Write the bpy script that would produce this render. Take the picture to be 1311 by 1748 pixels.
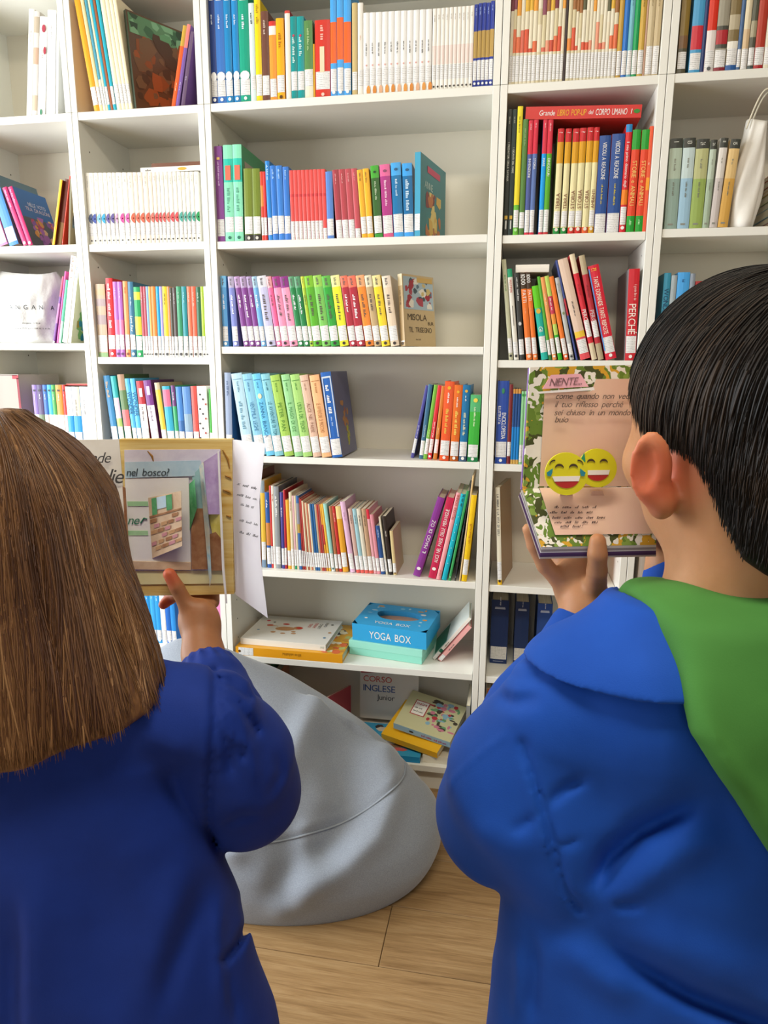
import bpy, bmesh, math, random
import numpy as np
from mathutils import Matrix, Vector

random.seed(7)
rng = np.random.default_rng(7)
for _o in list(bpy.data.objects):
    bpy.data.objects.remove(_o, do_unlink=True)
SC = bpy.context.scene
COL = SC.collection

# ------------------------------------------------------------------ camera
IMW, IMH, FPX = 1311.0, 1748.0, 1175.6
CAMP = np.array([0.8576, -1.9494, 1.3162])
YAW, PITCH, ROLL = 0.1780, -0.2061, 0.0057
_cy, _sy, _cp, _sp, _cr, _sr = math.cos(YAW), math.sin(YAW), math.cos(PITCH), math.sin(PITCH), math.cos(ROLL), math.sin(ROLL)
CF = np.array([-_sy * _cp, _cy * _cp, _sp])
_r0 = np.array([_cy, _sy, 0.0])
_u0 = np.cross(_r0, CF)
CR = _cr * _r0 + _sr * _u0
CU = -_sr * _r0 + _cr * _u0
cam = bpy.data.cameras.new('camera')
cam_o = bpy.data.objects.new('camera', cam)
COL.objects.link(cam_o)
cam.sensor_fit = 'VERTICAL'
cam.sensor_height = 36.0
cam.lens = 36.0 * FPX / IMH
cam.clip_start = 0.02
cam_o.matrix_world = Matrix(((CR[0], CU[0], -CF[0], CAMP[0]), (CR[1], CU[1], -CF[1], CAMP[1]), (CR[2], CU[2], -CF[2], CAMP[2]), (0, 0, 0, 1)))
SC.camera = cam_o

# ------------------------------------------------------------------ light
SC.view_settings.view_transform = 'Standard'
SC.view_settings.look = 'None'
SC.view_settings.gamma = 1.0
SC.view_settings.use_curve_mapping = False
SC.view_settings.exposure = 0.18
WORLD = bpy.data.worlds.new('overcast_sky')
SC.world = WORLD
WORLD.use_nodes = True
_bg = WORLD.node_tree.nodes['Background']
_bg.inputs[0].default_value = (0.80, 0.90, 1.0, 1)
_bg.inputs[1].default_value = 1.0


def area_light(name, loc, target, sx, sy, watts, color):
    l = bpy.data.lights.new(name, 'AREA')
    l.shape = 'RECTANGLE'
    l.size, l.size_y, l.energy, l.color = sx, sy, watts, color
    o = bpy.data.objects.new(name, l)
    COL.objects.link(o)
    o.location = loc
    o.rotation_euler = (Vector(target) - Vector(loc)).to_track_quat('-Z', 'Y').to_euler()
    return o


# daylight entering through the left window; the rear light is an added fill
area_light('window_daylight', (-1.66, -1.15, 1.42), (0.4, -0.80, 1.15), 1.7, 1.9, 88, (0.93, 0.97, 1.0))
area_light('rear_fill_light', (0.6, -6.2, 1.65), (0.6, 0.0, 1.2), 2.6, 1.4, 30, (0.96, 0.98, 1.0))  # added fill for the children's backs, from behind the camera
area_light('ceiling_lamp_light', (0.9, -2.0, 2.90), (0.9, -1.7, 0.0), 1.2, 0.3, 24, (1.0, 0.90, 0.74))


# ------------------------------------------------------------------ helpers
def unproj(px, py, Y):
    d = CF + CR * (px - IMW / 2) / FPX - CU * (py - IMH / 2) / FPX
    return CAMP + d * ((Y - CAMP[1]) / d[1])


def onz(px, py, Z):
    d = CF + CR * (px - IMW / 2) / FPX - CU * (py - IMH / 2) / FPX
    return CAMP + d * ((Z - CAMP[2]) / d[2])


def proj(P):
    d = np.asarray(P, float) - CAMP
    z = d @ CF
    return IMW / 2 + FPX * (d @ CR) / z, IMH / 2 - FPX * (d @ CU) / z


def x_at(px, Y, Z):
    """World X of the image column px along the line at depth Y and height Z."""
    k = (px - IMW / 2) / FPX
    v = CR - k * CF
    return CAMP[0] - (v[1] * (Y - CAMP[1]) + v[2] * (Z - CAMP[2])) / v[0]


def lin(h):
    h = h.lstrip('#')
    if len(h) == 3:
        h = ''.join(c * 2 for c in h)
    o = []
    for i in (0, 2, 4):
        c = int(h[i:i + 2], 16) / 255
        o.append(c / 12.92 if c <= 0.04045 else ((c + 0.055) / 1.055) ** 2.4)
    return tuple(o)


MATS = {}


def mat(hexc, rough=0.45, name=None, spec=0.35):
    key = (hexc, rough, spec)
    if key in MATS:
        return MATS[key]
    m = bpy.data.materials.new(name or 'paint_' + hexc.lstrip('#'))
    m.use_nodes = True
    b = m.node_tree.nodes['Principled BSDF']
    b.inputs['Base Color'].default_value = (*lin(hexc), 1)
    b.inputs['Roughness'].default_value = rough
    b.inputs['Specular IOR Level'].default_value = spec
    MATS[key] = m
    return m


def nmat(name, build, rough=0.5, spec=0.3):
    """A node material; build(nt, bsdf, coord) wires the colour and the bump."""
    if name in MATS:
        return MATS[name]
    m = bpy.data.materials.new(name)
    m.use_nodes = True
    nt = m.node_tree
    b = nt.nodes['Principled BSDF']
    b.inputs['Roughness'].default_value = rough
    b.inputs['Specular IOR Level'].default_value = spec
    tc = nt.nodes.new('ShaderNodeTexCoord')
    build(nt, b, tc)
    MATS[name] = m
    return m


def n_map(nt, src, scale=(1, 1, 1), rot=(0, 0, 0), loc=(0, 0, 0)):
    mp = nt.nodes.new('ShaderNodeMapping')
    mp.inputs['Scale'].default_value = scale
    mp.inputs['Rotation'].default_value = rot
    mp.inputs['Location'].default_value = loc
    nt.links.new(src, mp.inputs[0])
    return mp.outputs[0]


def n_noise(nt, vec, scale, detail=3.0, rough=0.55, dist=0.0):
    n = nt.nodes.new('ShaderNodeTexNoise')
    n.inputs['Scale'].default_value = scale
    n.inputs['Detail'].default_value = detail
    n.inputs['Roughness'].default_value = rough
    n.inputs['Distortion'].default_value = dist
    nt.links.new(vec, n.inputs['Vector'])
    return n.outputs['Fac']


def n_ramp(nt, fac, stops, const=False):
    r = nt.nodes.new('ShaderNodeValToRGB')
    e = r.color_ramp.elements
    if const:
        r.color_ramp.interpolation = 'CONSTANT'
    while len(e) < len(stops):
        e.new(0.5)
    for i, (p, c) in enumerate(stops):
        e[i].position = p
        e[i].color = (*lin(c), 1) if isinstance(c, str) else (*c, 1)
    nt.links.new(fac, r.inputs[0])
    return r.outputs[0]


def n_bump(nt, b, height, strength, dist=0.002):
    bp = nt.nodes.new('ShaderNodeBump')
    bp.inputs['Strength'].default_value = strength
    bp.inputs['Distance'].default_value = dist
    nt.links.new(height, bp.inputs['Height'])
    nt.links.new(bp.outputs[0], b.inputs['Normal'])


class MB:
    """Collects faces for ONE mesh object."""

    def __init__(s):
        s.v, s.f, s.m = [], [], []

    def face(s, pts, mi=0):
        i = len(s.v)
        s.v += [tuple(p) for p in pts]
        s.f.append(tuple(range(i, i + len(pts))))
        s.m.append(mi)

    def box(s, a, b, mi=0, skip=''):
        (x0, y0, z0), (x1, y1, z1) = a, b
        i = len(s.v)
        s.v += [(x0, y0, z0), (x1, y0, z0), (x1, y1, z0), (x0, y1, z0), (x0, y0, z1), (x1, y0, z1), (x1, y1, z1), (x0, y1, z1)]
        fs = {'b': (0, 3, 2, 1), 't': (4, 5, 6, 7), 'f': (0, 1, 5, 4), 'r': (1, 2, 6, 5), 'k': (2, 3, 7, 6), 'l': (3, 0, 4, 7)}
        for k, q in fs.items():
            if k not in skip:
                s.f.append(tuple(i + j for j in q))
                s.m.append(mi)

    def prism(s, poly, ax, c0, c1, mi=0):
        """poly: 2D points; ax: axis index extruded from c0 to c1."""
        n = len(poly)
        i = len(s.v)

        def P(p, c):
            q = list(p)
            q.insert(ax, c)
            return tuple(q)
        s.v += [P(p, c0) for p in poly] + [P(p, c1) for p in poly]
        s.f.append(tuple(i + j for j in range(n)))
        s.f.append(tuple(i + n + j for j in reversed(range(n))))
        for j in range(n):
            k = (j + 1) % n
            s.f.append((i + k, i + j, i + n + j, i + n + k))
        s.m += [mi] * (n + 2)

    def disc(s, c, ax_u, ax_v, ru, rv, n=12, mi=0, a0=0.0, a1=2 * math.pi):
        c, u, v = np.array(c, float), np.array(ax_u, float), np.array(ax_v, float)
        full = abs(a1 - a0 - 2 * math.pi) < 1e-6
        k = n if full else n + 1
        pts = [c + u * ru * math.cos(a0 + (a1 - a0) * j / n) + v * rv * math.sin(a0 + (a1 - a0) * j / n) for j in range(k)]
        s.face(pts, mi)

    def add(s, verts, faces, mi=0):
        i = len(s.v)
        s.v += [tuple(p) for p in verts]
        s.f += [tuple(i + j for j in q) for q in faces]
        s.m += [mi] * len(faces)

    def tube(s, pts, rad, n=6, mi=0, cap=True):
        pts = [np.array(p, float) for p in pts]
        rad = [rad] * len(pts) if np.isscalar(rad) else rad
        i0 = len(s.v)
        ref = None
        for j, p in enumerate(pts):
            t = pts[min(j + 1, len(pts) - 1)] - pts[max(j - 1, 0)]
            t = t / (np.linalg.norm(t) + 1e-12)
            if ref is None:
                ref = np.array([0, 0, 1.0]) if abs(t[2]) < 0.9 else np.array([1.0, 0, 0])
            a = np.cross(t, ref)
            a /= np.linalg.norm(a) + 1e-12
            b = np.cross(a, t)
            ref = b
            for q in range(n):
                th = 2 * math.pi * q / n
                s.v.append(tuple(p + rad[j] * (a * math.cos(th) + b * math.sin(th))))
        for j in range(len(pts) - 1):
            for q in range(n):
                r = (q + 1) % n
                s.f.append((i0 + j * n + q, i0 + (j + 1) * n + q, i0 + (j + 1) * n + r, i0 + j * n + r))
                s.m.append(mi)
        if cap:
            s.f.append(tuple(i0 + q for q in range(n)))
            e = i0 + (len(pts) - 1) * n
            s.f.append(tuple(e + q for q in reversed(range(n))))
            s.m += [mi, mi]

    def build(s, name, mats, parent=None, smooth=False, matrix=None):
        me = bpy.data.meshes.new(name)
        me.from_pydata([tuple(map(float, p)) for p in s.v], [], s.f)
        for m in (mats if isinstance(mats, (list, tuple)) else [mats]):
            me.materials.append(m)
        if any(s.m):
            me.polygons.foreach_set('material_index', s.m)
        if smooth:
            me.polygons.foreach_set('use_smooth', [True] * len(s.f))
        me.update()
        o = bpy.data.objects.new(name, me)
        COL.objects.link(o)
        if parent is not None:
            o.parent = parent
        if matrix is not None:
            o.matrix_basis = matrix
        return o


def tag(o, label=None, cat=None, group=None, kind=None):
    if label:
        o['label'] = label
    if cat:
        o['category'] = cat
    if group:
        o['group'] = group
    if kind:
        o['kind'] = kind
    return o


def empty(name, loc=(0, 0, 0), rot=(0, 0, 0)):
    o = bpy.data.objects.new(name, None)
    o.empty_display_size = 0.05
    COL.objects.link(o)
    o.location = [float(c) for c in loc]
    o.rotation_euler = rot
    return o


def bevel(o, w=0.001, seg=2):
    m = o.modifiers.new('bevel', 'BEVEL')
    m.width, m.segments, m.limit_method = w, seg, 'ANGLE'
    return o


# glyphs of the built-in font, cached as flat polygons
GLY = {}


def glyph(c):
    if c in GLY:
        return GLY[c]
    cu = bpy.data.curves.new('glyph', 'FONT')
    cu.body = c
    cu.resolution_u = 3
    ob = bpy.data.objects.new('glyph', cu)
    COL.objects.link(ob)
    dg = bpy.context.evaluated_depsgraph_get()
    dg.update()
    me = bpy.data.meshes.new_from_object(ob.evaluated_get(dg))
    V = np.array([v.co[:2] for v in me.vertices]) if len(me.vertices) else np.zeros((0, 2))
    F = [tuple(p.vertices) for p in me.polygons]
    bpy.data.objects.remove(ob, do_unlink=True)
    bpy.data.curves.remove(cu)
    bpy.data.meshes.remove(me)
    x0, x1 = (V[:, 0].min(), V[:, 0].max()) if len(V) else (0, 0.25)
    if len(V):
        V = V - np.array([x0, 0])
    GLY[c] = (V, F, x1 - x0)
    return GLY[c]


_allc = "ABCDEFGHIJKLMNOPQRSTUVWXYZabcdefghijklmnopqrstuvwxyz0123456789.,?!'/-\u00c9\u00e8\u00e9\u00e0"
for _c in _allc:
    glyph(_c)


def text2d(s, shear=0.0, sp=0.07, squig=None):
    """(verts Nx2, faces, width) of a line of text, cap height about 0.7."""
    V, F, x = [], [], 0.0
    n = 0
    for c in s:
        if c == ' ':
            x += 0.46
            continue
        if c == '~':          # an unreadable word: short upright strokes
            r = squig or random
            for _ in range(r.randint(3, 6)):
                w, h = r.uniform(.1, .3), r.uniform(.3, .62)
                V.append(np.array([(x, .05), (x + w, .05), (x + w, h), (x, h)]))
                F.append((n, n + 1, n + 2, n + 3))
                n += 4
                x += w + .1
            x += .25
            continue
        v, f, w = glyph(c)
        if len(v):
            V.append(v + np.array([x, 0]))
            F += [tuple(i + n for i in q) for q in f]
            n += len(v)
        x += w + sp
    V = np.concatenate(V) if V else np.zeros((0, 2))
    if shear and len(V):
        V = V.copy()
        V[:, 0] += V[:, 1] * shear
    return V, F, x


def put_text(mb, s, origin, udir, vdir, height, maxlen=None, center=False, mi=0, shear=0.0, sp=0.07, squash=True):
    """Lay a line of text: origin (3), reading direction udir, up direction vdir, cap height in metres."""
    V, F, w = text2d(s, shear, sp)
    if not len(V):
        return
    k = height / 0.72
    ku = k
    if maxlen and w * k > maxlen:
        ku = maxlen / w
        if not squash:
            k = ku
    o, u, v = np.array(origin, float), np.array(udir, float), np.array(vdir, float)
    if center:
        o = o - u * (w * ku / 2)
    P = o + np.outer(V[:, 0] * ku, u) + np.outer(V[:, 1] * k, v)
    mb.add(P, F, mi)

# ================================================================== the room
M_WHITE = nmat('white_melamine', lambda nt, b, tc: b.inputs['Base Color'].default_value.__setitem__(slice(0, 3), lin('#ecebe2')) or n_bump(nt, b, n_noise(nt, tc.outputs['Object'], 160, 2), 0.05, 0.0006), 0.38, 0.35)


def _wall(nt, b, tc):
    f = n_noise(nt, tc.outputs['Object'], 3.0, 4)
    nt.links.new(n_ramp(nt, f, [(0.3, '#e6e2d6'), (0.7, '#edeadf')]), b.inputs['Base Color'])
    n_bump(nt, b, n_noise(nt, tc.outputs['Object'], 220, 2), 0.08, 0.001)


M_WALL = nmat('painted_plaster', _wall, 0.8, 0.2)
M_CEIL = mat('#c9bfa8', 0.85)
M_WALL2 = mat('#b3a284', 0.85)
ROOM = dict(x0=-1.75, x1=5.6, y0=-6.4, y1=0.30, z1=3.0)


def struct(name, mb, mats, parent=None):
    o = mb.build(name, mats, parent)
    if parent is None:
        o['kind'] = 'structure'
    return o


def slab_with_hole(mb, ax, c0, c1, a0, a1, z0, z1, ha0, ha1, hz0, hz1):
    """A wall slab (normal axis ax) spanning a0..a1, z0..z1 with a rectangular hole."""
    def bx(p0, p1, q0, q1):
        if ax == 0:
            mb.box((c0, p0, q0), (c1, p1, q1))
        else:
            mb.box((p0, c0, q0), (p1, c1, q1))
    bx(a0, ha0, z0, z1)
    bx(ha1, a1, z0, z1)
    bx(ha0, ha1, z0, hz0)
    bx(ha0, ha1, hz1, z1)


R_ = ROOM
w = MB(); w.box((R_['x0'], R_['y1'], 0), (R_['x1'], R_['y1'] + .1, R_['z1'])); struct('wall_back', w, M_WALL)
w = MB(); w.box((R_['x1'], R_['y0'], 0), (R_['x1'] + .1, R_['y1'] + .1, R_['z1'])); struct('wall_right', w, M_WALL2)
w = MB(); slab_with_hole(w, 0, R_['x0'] - .12, R_['x0'], R_['y0'], R_['y1'] + .1, 0, R_['z1'], -2.05, -0.25, 0.42, 2.42); struct('wall_left', w, M_WALL2)
w = MB(); slab_with_hole(w, 1, R_['y0'] - .12, R_['y0'], R_['x0'] - .12, R_['x1'] + .1, 0, R_['z1'], -0.75, 1.95, 0.9, 2.4); struct('wall_front', w, M_WALL2)
w = MB(); w.box((R_['x0'] - .12, R_['y0'] - .12, R_['z1']), (R_['x1'] + .1, R_['y1'] + .1, R_['z1'] + .08)); struct('ceiling', w, M_CEIL)
M_FRAME = mat('#f2f1ec', 0.4)
M_PANE = nmat('window_glass', lambda nt, b, tc: (b.inputs['Transmission Weight'].default_value.__class__, setattr(b.inputs['Transmission Weight'], 'default_value', 1.0), setattr(b.inputs['Roughness'], 'default_value', 0.0), setattr(b.inputs['IOR'], 'default_value', 1.01)), 0.0, 0.1)


def window(name, ax, c, a0, a1, z0, z1):
    r = empty(name, (c, (a0 + a1) / 2, z0) if ax == 0 else ((a0 + a1) / 2, c, z0))
    r['kind'] = 'structure'
    half = (a1 - a0) / 2
    H = z1 - z0

    def bar(nm, p0, p1, q0, q1, d=0.03, m=M_FRAME):
        b = MB()
        b.box((-d, p0, q0), (d, p1, q1)) if ax == 0 else b.box((p0, -d, q0), (p1, d, q1))
        return b.build(nm, m, r)
    bar('window_frame', -half, -half + .06, 0, H)
    bar('window_frame', half - .06, half, 0, H)
    bar('window_frame', -half + .06, half - .06, 0, .06)
    bar('window_frame', -half + .06, half - .06, H - .06, H)
    bar('mullion', -.04, .04, .06, H - .06)
    return r


window('window_1', 0, R_['x0'] - .06, -2.05, -0.25, 0.42, 2.42)
window('added_rear_window', 1, R_['y0'] - .06, -0.75, 1.95, 0.9, 2.4)  # unseen rear window, added to go with the fill light

# ceiling lamp: opal panel under the ceiling
r = empty('ceiling_lamp', (0.9, -2.0, 2.94))
tag(r, 'long white opal ceiling lamp above the reading area', 'lamp')
b = MB(); b.box((-.62, -.17, 0), (.62, .17, .06)); b.build('housing', M_FRAME, r)
mo = bpy.data.materials.new('opal_diffuser'); mo.use_nodes = True
_e = mo.node_tree.nodes['Principled BSDF']; _e.inputs['Base Color'].default_value = (.9, .88, .84, 1)
_e.inputs['Emission Color'].default_value = (1, .93, .82, 1); _e.inputs['Emission Strength'].default_value = 4.0
b = MB(); b.box((-.6, -.15, -.012), (.6, .15, -.001)); b.build('diffuser', mo, r)


# floor: laminate planks laid across the room, long joints nearly parallel to the bookcases
def _plank(nt, b, tc):
    oi = nt.nodes.new('ShaderNodeObjectInfo')
    ad = nt.nodes.new('ShaderNodeVectorMath'); ad.operation = 'ADD'
    mu = nt.nodes.new('ShaderNodeVectorMath'); mu.operation = 'SCALE'
    cx = nt.nodes.new('ShaderNodeCombineXYZ')
    for i in range(3):
        nt.links.new(oi.outputs['Random'], cx.inputs[i])
    nt.links.new(cx.outputs[0], mu.inputs[0]); mu.inputs['Scale'].default_value = 9.0
    nt.links.new(tc.outputs['Object'], ad.inputs[0]); nt.links.new(mu.outputs[0], ad.inputs[1])
    v = n_map(nt, ad.outputs[0], (1.3, 16, 1))
    f = n_noise(nt, v, 3.0, 6, 0.62, 0.6)
    v2 = n_map(nt, ad.outputs[0], (3.0, 90, 1))
    f2 = n_noise(nt, v2, 4.0, 3, 0.6)
    c1 = n_ramp(nt, f, [(0.28, '#8a6a44'), (0.5, '#aa895e'), (0.75, '#ba9b70')])
    c2 = n_ramp(nt, f2, [(0.3, '#c9c0b4'), (0.62, '#ffffff')])
    mx = nt.nodes.new('ShaderNodeMix'); mx.data_type = 'RGBA'; mx.blend_type = 'MULTIPLY'; mx.inputs[0].default_value = 0.55
    nt.links.new(c1, mx.inputs[6]); nt.links.new(c2, mx.inputs[7])
    # knots
    vo = nt.nodes.new('ShaderNodeTexVoronoi'); vo.inputs['Scale'].default_value = 2.2
    nt.links.new(n_map(nt, ad.outputs[0], (1.0, 2.6, 1)), vo.inputs['Vector'])
    kn = n_ramp(nt, vo.outputs['Distance'], [(0.0, '#6a4a2c'), (0.045, '#ffffff')])
    m2 = nt.nodes.new('ShaderNodeMix'); m2.data_type = 'RGBA'; m2.blend_type = 'MULTIPLY'; m2.inputs[0].default_value = 0.35
    nt.links.new(mx.outputs[2], m2.inputs[6]); nt.links.new(kn, m2.inputs[7])
    # each plank a little lighter or darker
    vr = n_ramp(nt, oi.outputs['Random'], [(0.0, (.86, .86, .86)), (1.0, (1.0, 1.0, 1.0))])
    m3 = nt.nodes.new('ShaderNodeMix'); m3.data_type = 'RGBA'; m3.blend_type = 'MULTIPLY'; m3.inputs[0].default_value = 1.0
    nt.links.new(m2.outputs[2], m3.inputs[6]); nt.links.new(vr, m3.inputs[7])
    nt.links.new(m3.outputs[2], b.inputs['Base Color'])
    n_bump(nt, b, f2, 0.12, 0.0006)


M_PLANK = nmat('oak_laminate', _plank, 0.42, 0.35)
w = MB(); w.box((R_['x0'] - .12, R_['y0'] - .12, -.08), (R_['x1'] + .1, R_['y1'] + .1, -.009))
FLOOR = struct('floor', w, mat('#4a3622', 0.8))
PW, PL = 0.182, 1.285
pm = MB()
g = 0.0007
pm.prism([(g, g), (PL - g, g), (PL - g, PW - g), (g, PW - g)], 2, -.009, 0.0)
_pl = pm.build('plank', M_PLANK, FLOOR)
bevel(_pl, 0.0012, 1)
_first = True
_j = 0
y = -0.665 - PW * 22
while y < R_['y1']:
    off = (_j * 0.431 + 0.62 - 22 * 0.431 + PL * 20 - (R_['x0'] - PL - 0.05)) % PL
    x = R_['x0'] - PL + off - 0.05
    while x < R_['x1']:
        if _first:
            o = _pl; _first = False
        else:
            o = _pl.copy(); COL.objects.link(o); o.parent = FLOOR
        o.location = (x, y, 0)
        x += PL
    y += PW
    _j += 1

# ================================================================== bookcases
DEP, PT = 0.275, 0.018          # depth of a bookcase, panel thickness
ST = 0.0205                     # shelf thickness
COLX = {'A': (-0.8, -0.4), 'B': (-0.4, 0.0), 'C': (0.0, 0.8), 'D': (0.8, 1.2), 'E': (1.2, 1.6)}
SHELF = {
    'A': {2: 1.668, 3: 1.385, 4: 1.054, 5: .70, 6: .42},
    'B': {2: 1.6664, 3: 1.344, 4: 1.054, 5: .70, 6: .425},
    'C': {2: 1.6647, 3: 1.3748, 4: 1.0568, 5: .7017, 6: .4124},
    'D': {2: 1.6606, 3: 1.3393, 4: 1.0537, 5: .6971, 6: .4093},
    'E': {2: 1.665, 3: 1.345, 4: 1.054, 5: .6971, 6: .41},
}
for c in SHELF:
    SHELF[c][1] = 2.02
    SHELF[c][7] = 0.092
BC_LABEL = {
    'A': 'narrow white bookcase at the left end of the row, plastic bag on a shelf',
    'B': 'narrow white bookcase directly left of the wide one, behind the open pop-up book',
    'C': 'wide white bookcase in the middle, behind the grey beanbag',
    'D': 'narrow white bookcase directly right of the wide one, navy volumes on a low shelf',
    'E': 'narrow white bookcase at the right end, partly hidden behind the dark-haired child',
}
EX_LABEL = {
    'A': 'white top extension unit of the leftmost bookcase, holding a few white books',
    'B': 'white top extension unit of the second bookcase, holding leaning cream magazines',
    'C': 'wide white top extension unit above the wide bookcase, packed with white and blue books',
    'D': 'white top extension unit of the fourth bookcase, packed with cream magazines',
    'E': 'white top extension unit of the rightmost bookcase, red and blue spines',
}
M_HOLE = mat('#5a554a', 0.9)
M_BACK = mat('#e3dcc9', 0.55)
for c, (x0, x1) in COLX.items():
    W = x1 - x0
    g = 0.0008
    r = empty('bookcase', (x0, 0, 0))
    tag(r, BC_LABEL[c], 'bookcase', 'white bookcases along the wall')
    for nm, a in (('side_panel', g), ('side_panel', W - PT - g)):
        b = MB(); b.box((a, 0, 0), (a + PT, DEP, 2.0195)); bevel(b.build(nm, M_WHITE, r), .0008, 1)
    b = MB(); b.box((PT + g, DEP - .006, .03), (W - PT - g, DEP - .002, 2.0)); b.build('back_panel', M_BACK, r)
    b = MB(); b.box((PT + g, .001, 2.02 - ST), (W - PT - g, DEP - .006, 2.02)); bevel(b.build('top_panel', M_WHITE, r), .0008, 1)
    b = MB(); b.box((PT + g, .001, .092 - ST), (W - PT - g, DEP - .006, .092)); bevel(b.build('bottom_panel', M_WHITE, r), .0008, 1)
    b = MB(); b.box((PT + g, .025, 0), (W - PT - g, .037, .092 - ST)); b.build('plinth', M_WHITE, r)
    for k in range(2, 7):
        z = SHELF[c][k]
        b = MB(); b.box((PT + g + .0012, .003, z - ST), (W - PT - g - .0012, DEP - .008, z)); bevel(b.build('shelf', M_WHITE, r), .0012, 2)
    # peg holes down the inner faces of the sides
    b = MB()
    z = .2
    while z < 1.95:
        if min(abs(z - s) for s in SHELF[c].values()) > .03:
            for yy in (.045, .225):
                b.disc((PT + g + .0004, yy, z), (0, 1, 0), (0, 0, 1), .0026, .0026, 8)
                b.disc((W - PT - g - .0004, yy, z), (0, -1, 0), (0, 0, 1), .0026, .0026, 8)
        z += .064
    b.build('peg_hole_strip', M_HOLE, r)
    # the extension unit on top
    r = empty('bookcase_extension', (x0, 0, 2.0205))
    tag(r, EX_LABEL[c], 'bookcase', 'extension units on the bookcases')
    for a in (g, W - PT - g):
        b = MB(); b.box((a, 0, 0), (a + PT, DEP, .35)); bevel(b.build('side_panel', M_WHITE, r), .0008, 1)
    b = MB(); b.box((PT + g, DEP - .006, 0), (W - PT - g, DEP - .002, .35)); b.build('back_panel', M_BACK, r)
    b = MB(); b.box((PT + g, .001, .35 - ST), (W - PT - g, DEP - .006, .35)); b.build('top_panel', M_WHITE, r)

# ================================================================== books
def _stk(nt, b, tc):
    # a printed library sticker: fine grey lines of type on white paper
    v = tc.outputs['Object']
    wv = nt.nodes.new('ShaderNodeTexWave'); wv.bands_direction = 'Z'; wv.inputs['Scale'].default_value = 75.0
    wv.inputs['Distortion'].default_value = 1.5; wv.inputs['Detail'].default_value = 1.0
    nt.links.new(v, wv.inputs['Vector'])
    f = n_noise(nt, n_map(nt, v, (160, 1, 60)), 2.0, 2)
    mt = nt.nodes.new('ShaderNodeMath'); mt.operation = 'MULTIPLY'
    nt.links.new(wv.outputs['Fac'], mt.inputs[0]); nt.links.new(f, mt.inputs[1])
    nt.links.new(n_ramp(nt, mt.outputs[0], [(0.30, '#e9e8e6'), (0.62, '#aeadab')]), b.inputs['Base Color'])


M_STICK = nmat('library_sticker', _stk, 0.4, 0.4)


def _pages(nt, b, tc):
    f = n_noise(nt, n_map(nt, tc.outputs['Object'], (1800, 2, 2)), 1.0, 2)
    nt.links.new(n_ramp(nt, f, [(0.3, '#c9bfa6'), (0.7, '#ebe4d2')]), b.inputs['Base Color'])


M_PAGES = nmat('page_block', _pages, 0.8, 0.1)

NAMED = [('white', 'f4f4f0'), ('cream', 'eae0c4'), ('beige', 'cdbb98'), ('tan', 'b89a6a'), ('brown', '70452e'), ('black', '262626'), ('charcoal', '4a4a46'),
         ('grey', '9a9a98'), ('silver grey', 'c4c6c8'), ('red', 'd8302c'), ('dark red', '96252a'), ('crimson', 'c02c50'), ('rose', 'd8707c'), ('pink', 'f090b4'),
         ('pale pink', 'f0c4cc'), ('magenta', 'c03a86'), ('purple', '8a4a98'), ('lavender', 'bcb0dc'), ('indigo', '4c4a90'), ('navy blue', '243a70'),
         ('blue', '2f6cc0'), ('sky blue', '5cb4ea'), ('pale blue', 'bcd8ea'), ('steel blue', '4a80a0'), ('teal', '1e9696'), ('turquoise', '30bcc8'), ('mint', '90dcb8'),
         ('sage', 'a8bea8'), ('green', '2a9a4c'), ('dark green', '2c6440'), ('light green', '9ad078'), ('lime', 'b4d430'), ('olive', '7a8a34'),
         ('yellow', 'f4d420'), ('amber', 'f0ac20'), ('orange', 'f08030'), ('coral', 'f06c50'), ('peach', 'f4c090'), ('gold', 'd0a840')]
_NL = [(n, np.array(lin(h)) ** (1 / 2.2)) for n, h in NAMED]


def cname(h):
    c = np.array(lin(h)) ** (1 / 2.2)
    return min(_NL, key=lambda q: float(((q[1] - c) ** 2).sum()))[0]


ORD = ['first', 'second', 'third', 'fourth', 'fifth', 'sixth', 'seventh', 'eighth', 'ninth', 'tenth', 'eleventh', 'twelfth', 'thirteenth', 'fourteenth',
       'fifteenth', 'sixteenth', 'seventeenth', 'eighteenth', 'nineteenth', 'twentieth']


def ordinal(i):
    if i < 20:
        return ORD[i]
    tens = {2: 'twenty', 3: 'thirty', 4: 'forty', 5: 'fifty'}
    t, u = divmod(i + 1, 10)
    return {2: 'twentieth', 3: 'thirtieth', 4: 'fortieth', 5: 'fiftieth'}[t] if u == 0 else tens[t] + '-' + ORD[u - 1]


SHN = {1: 'top shelf', 2: 'second shelf', 3: 'third shelf', 4: 'fourth shelf', 5: 'fifth shelf', 6: 'sixth shelf', 7: 'bottom shelf'}
CN = {'A': 'leftmost bookcase', 'B': 'second bookcase', 'C': 'wide bookcase', 'D': 'fourth bookcase', 'E': 'rightmost bookcase'}
COUNT = {}


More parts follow.
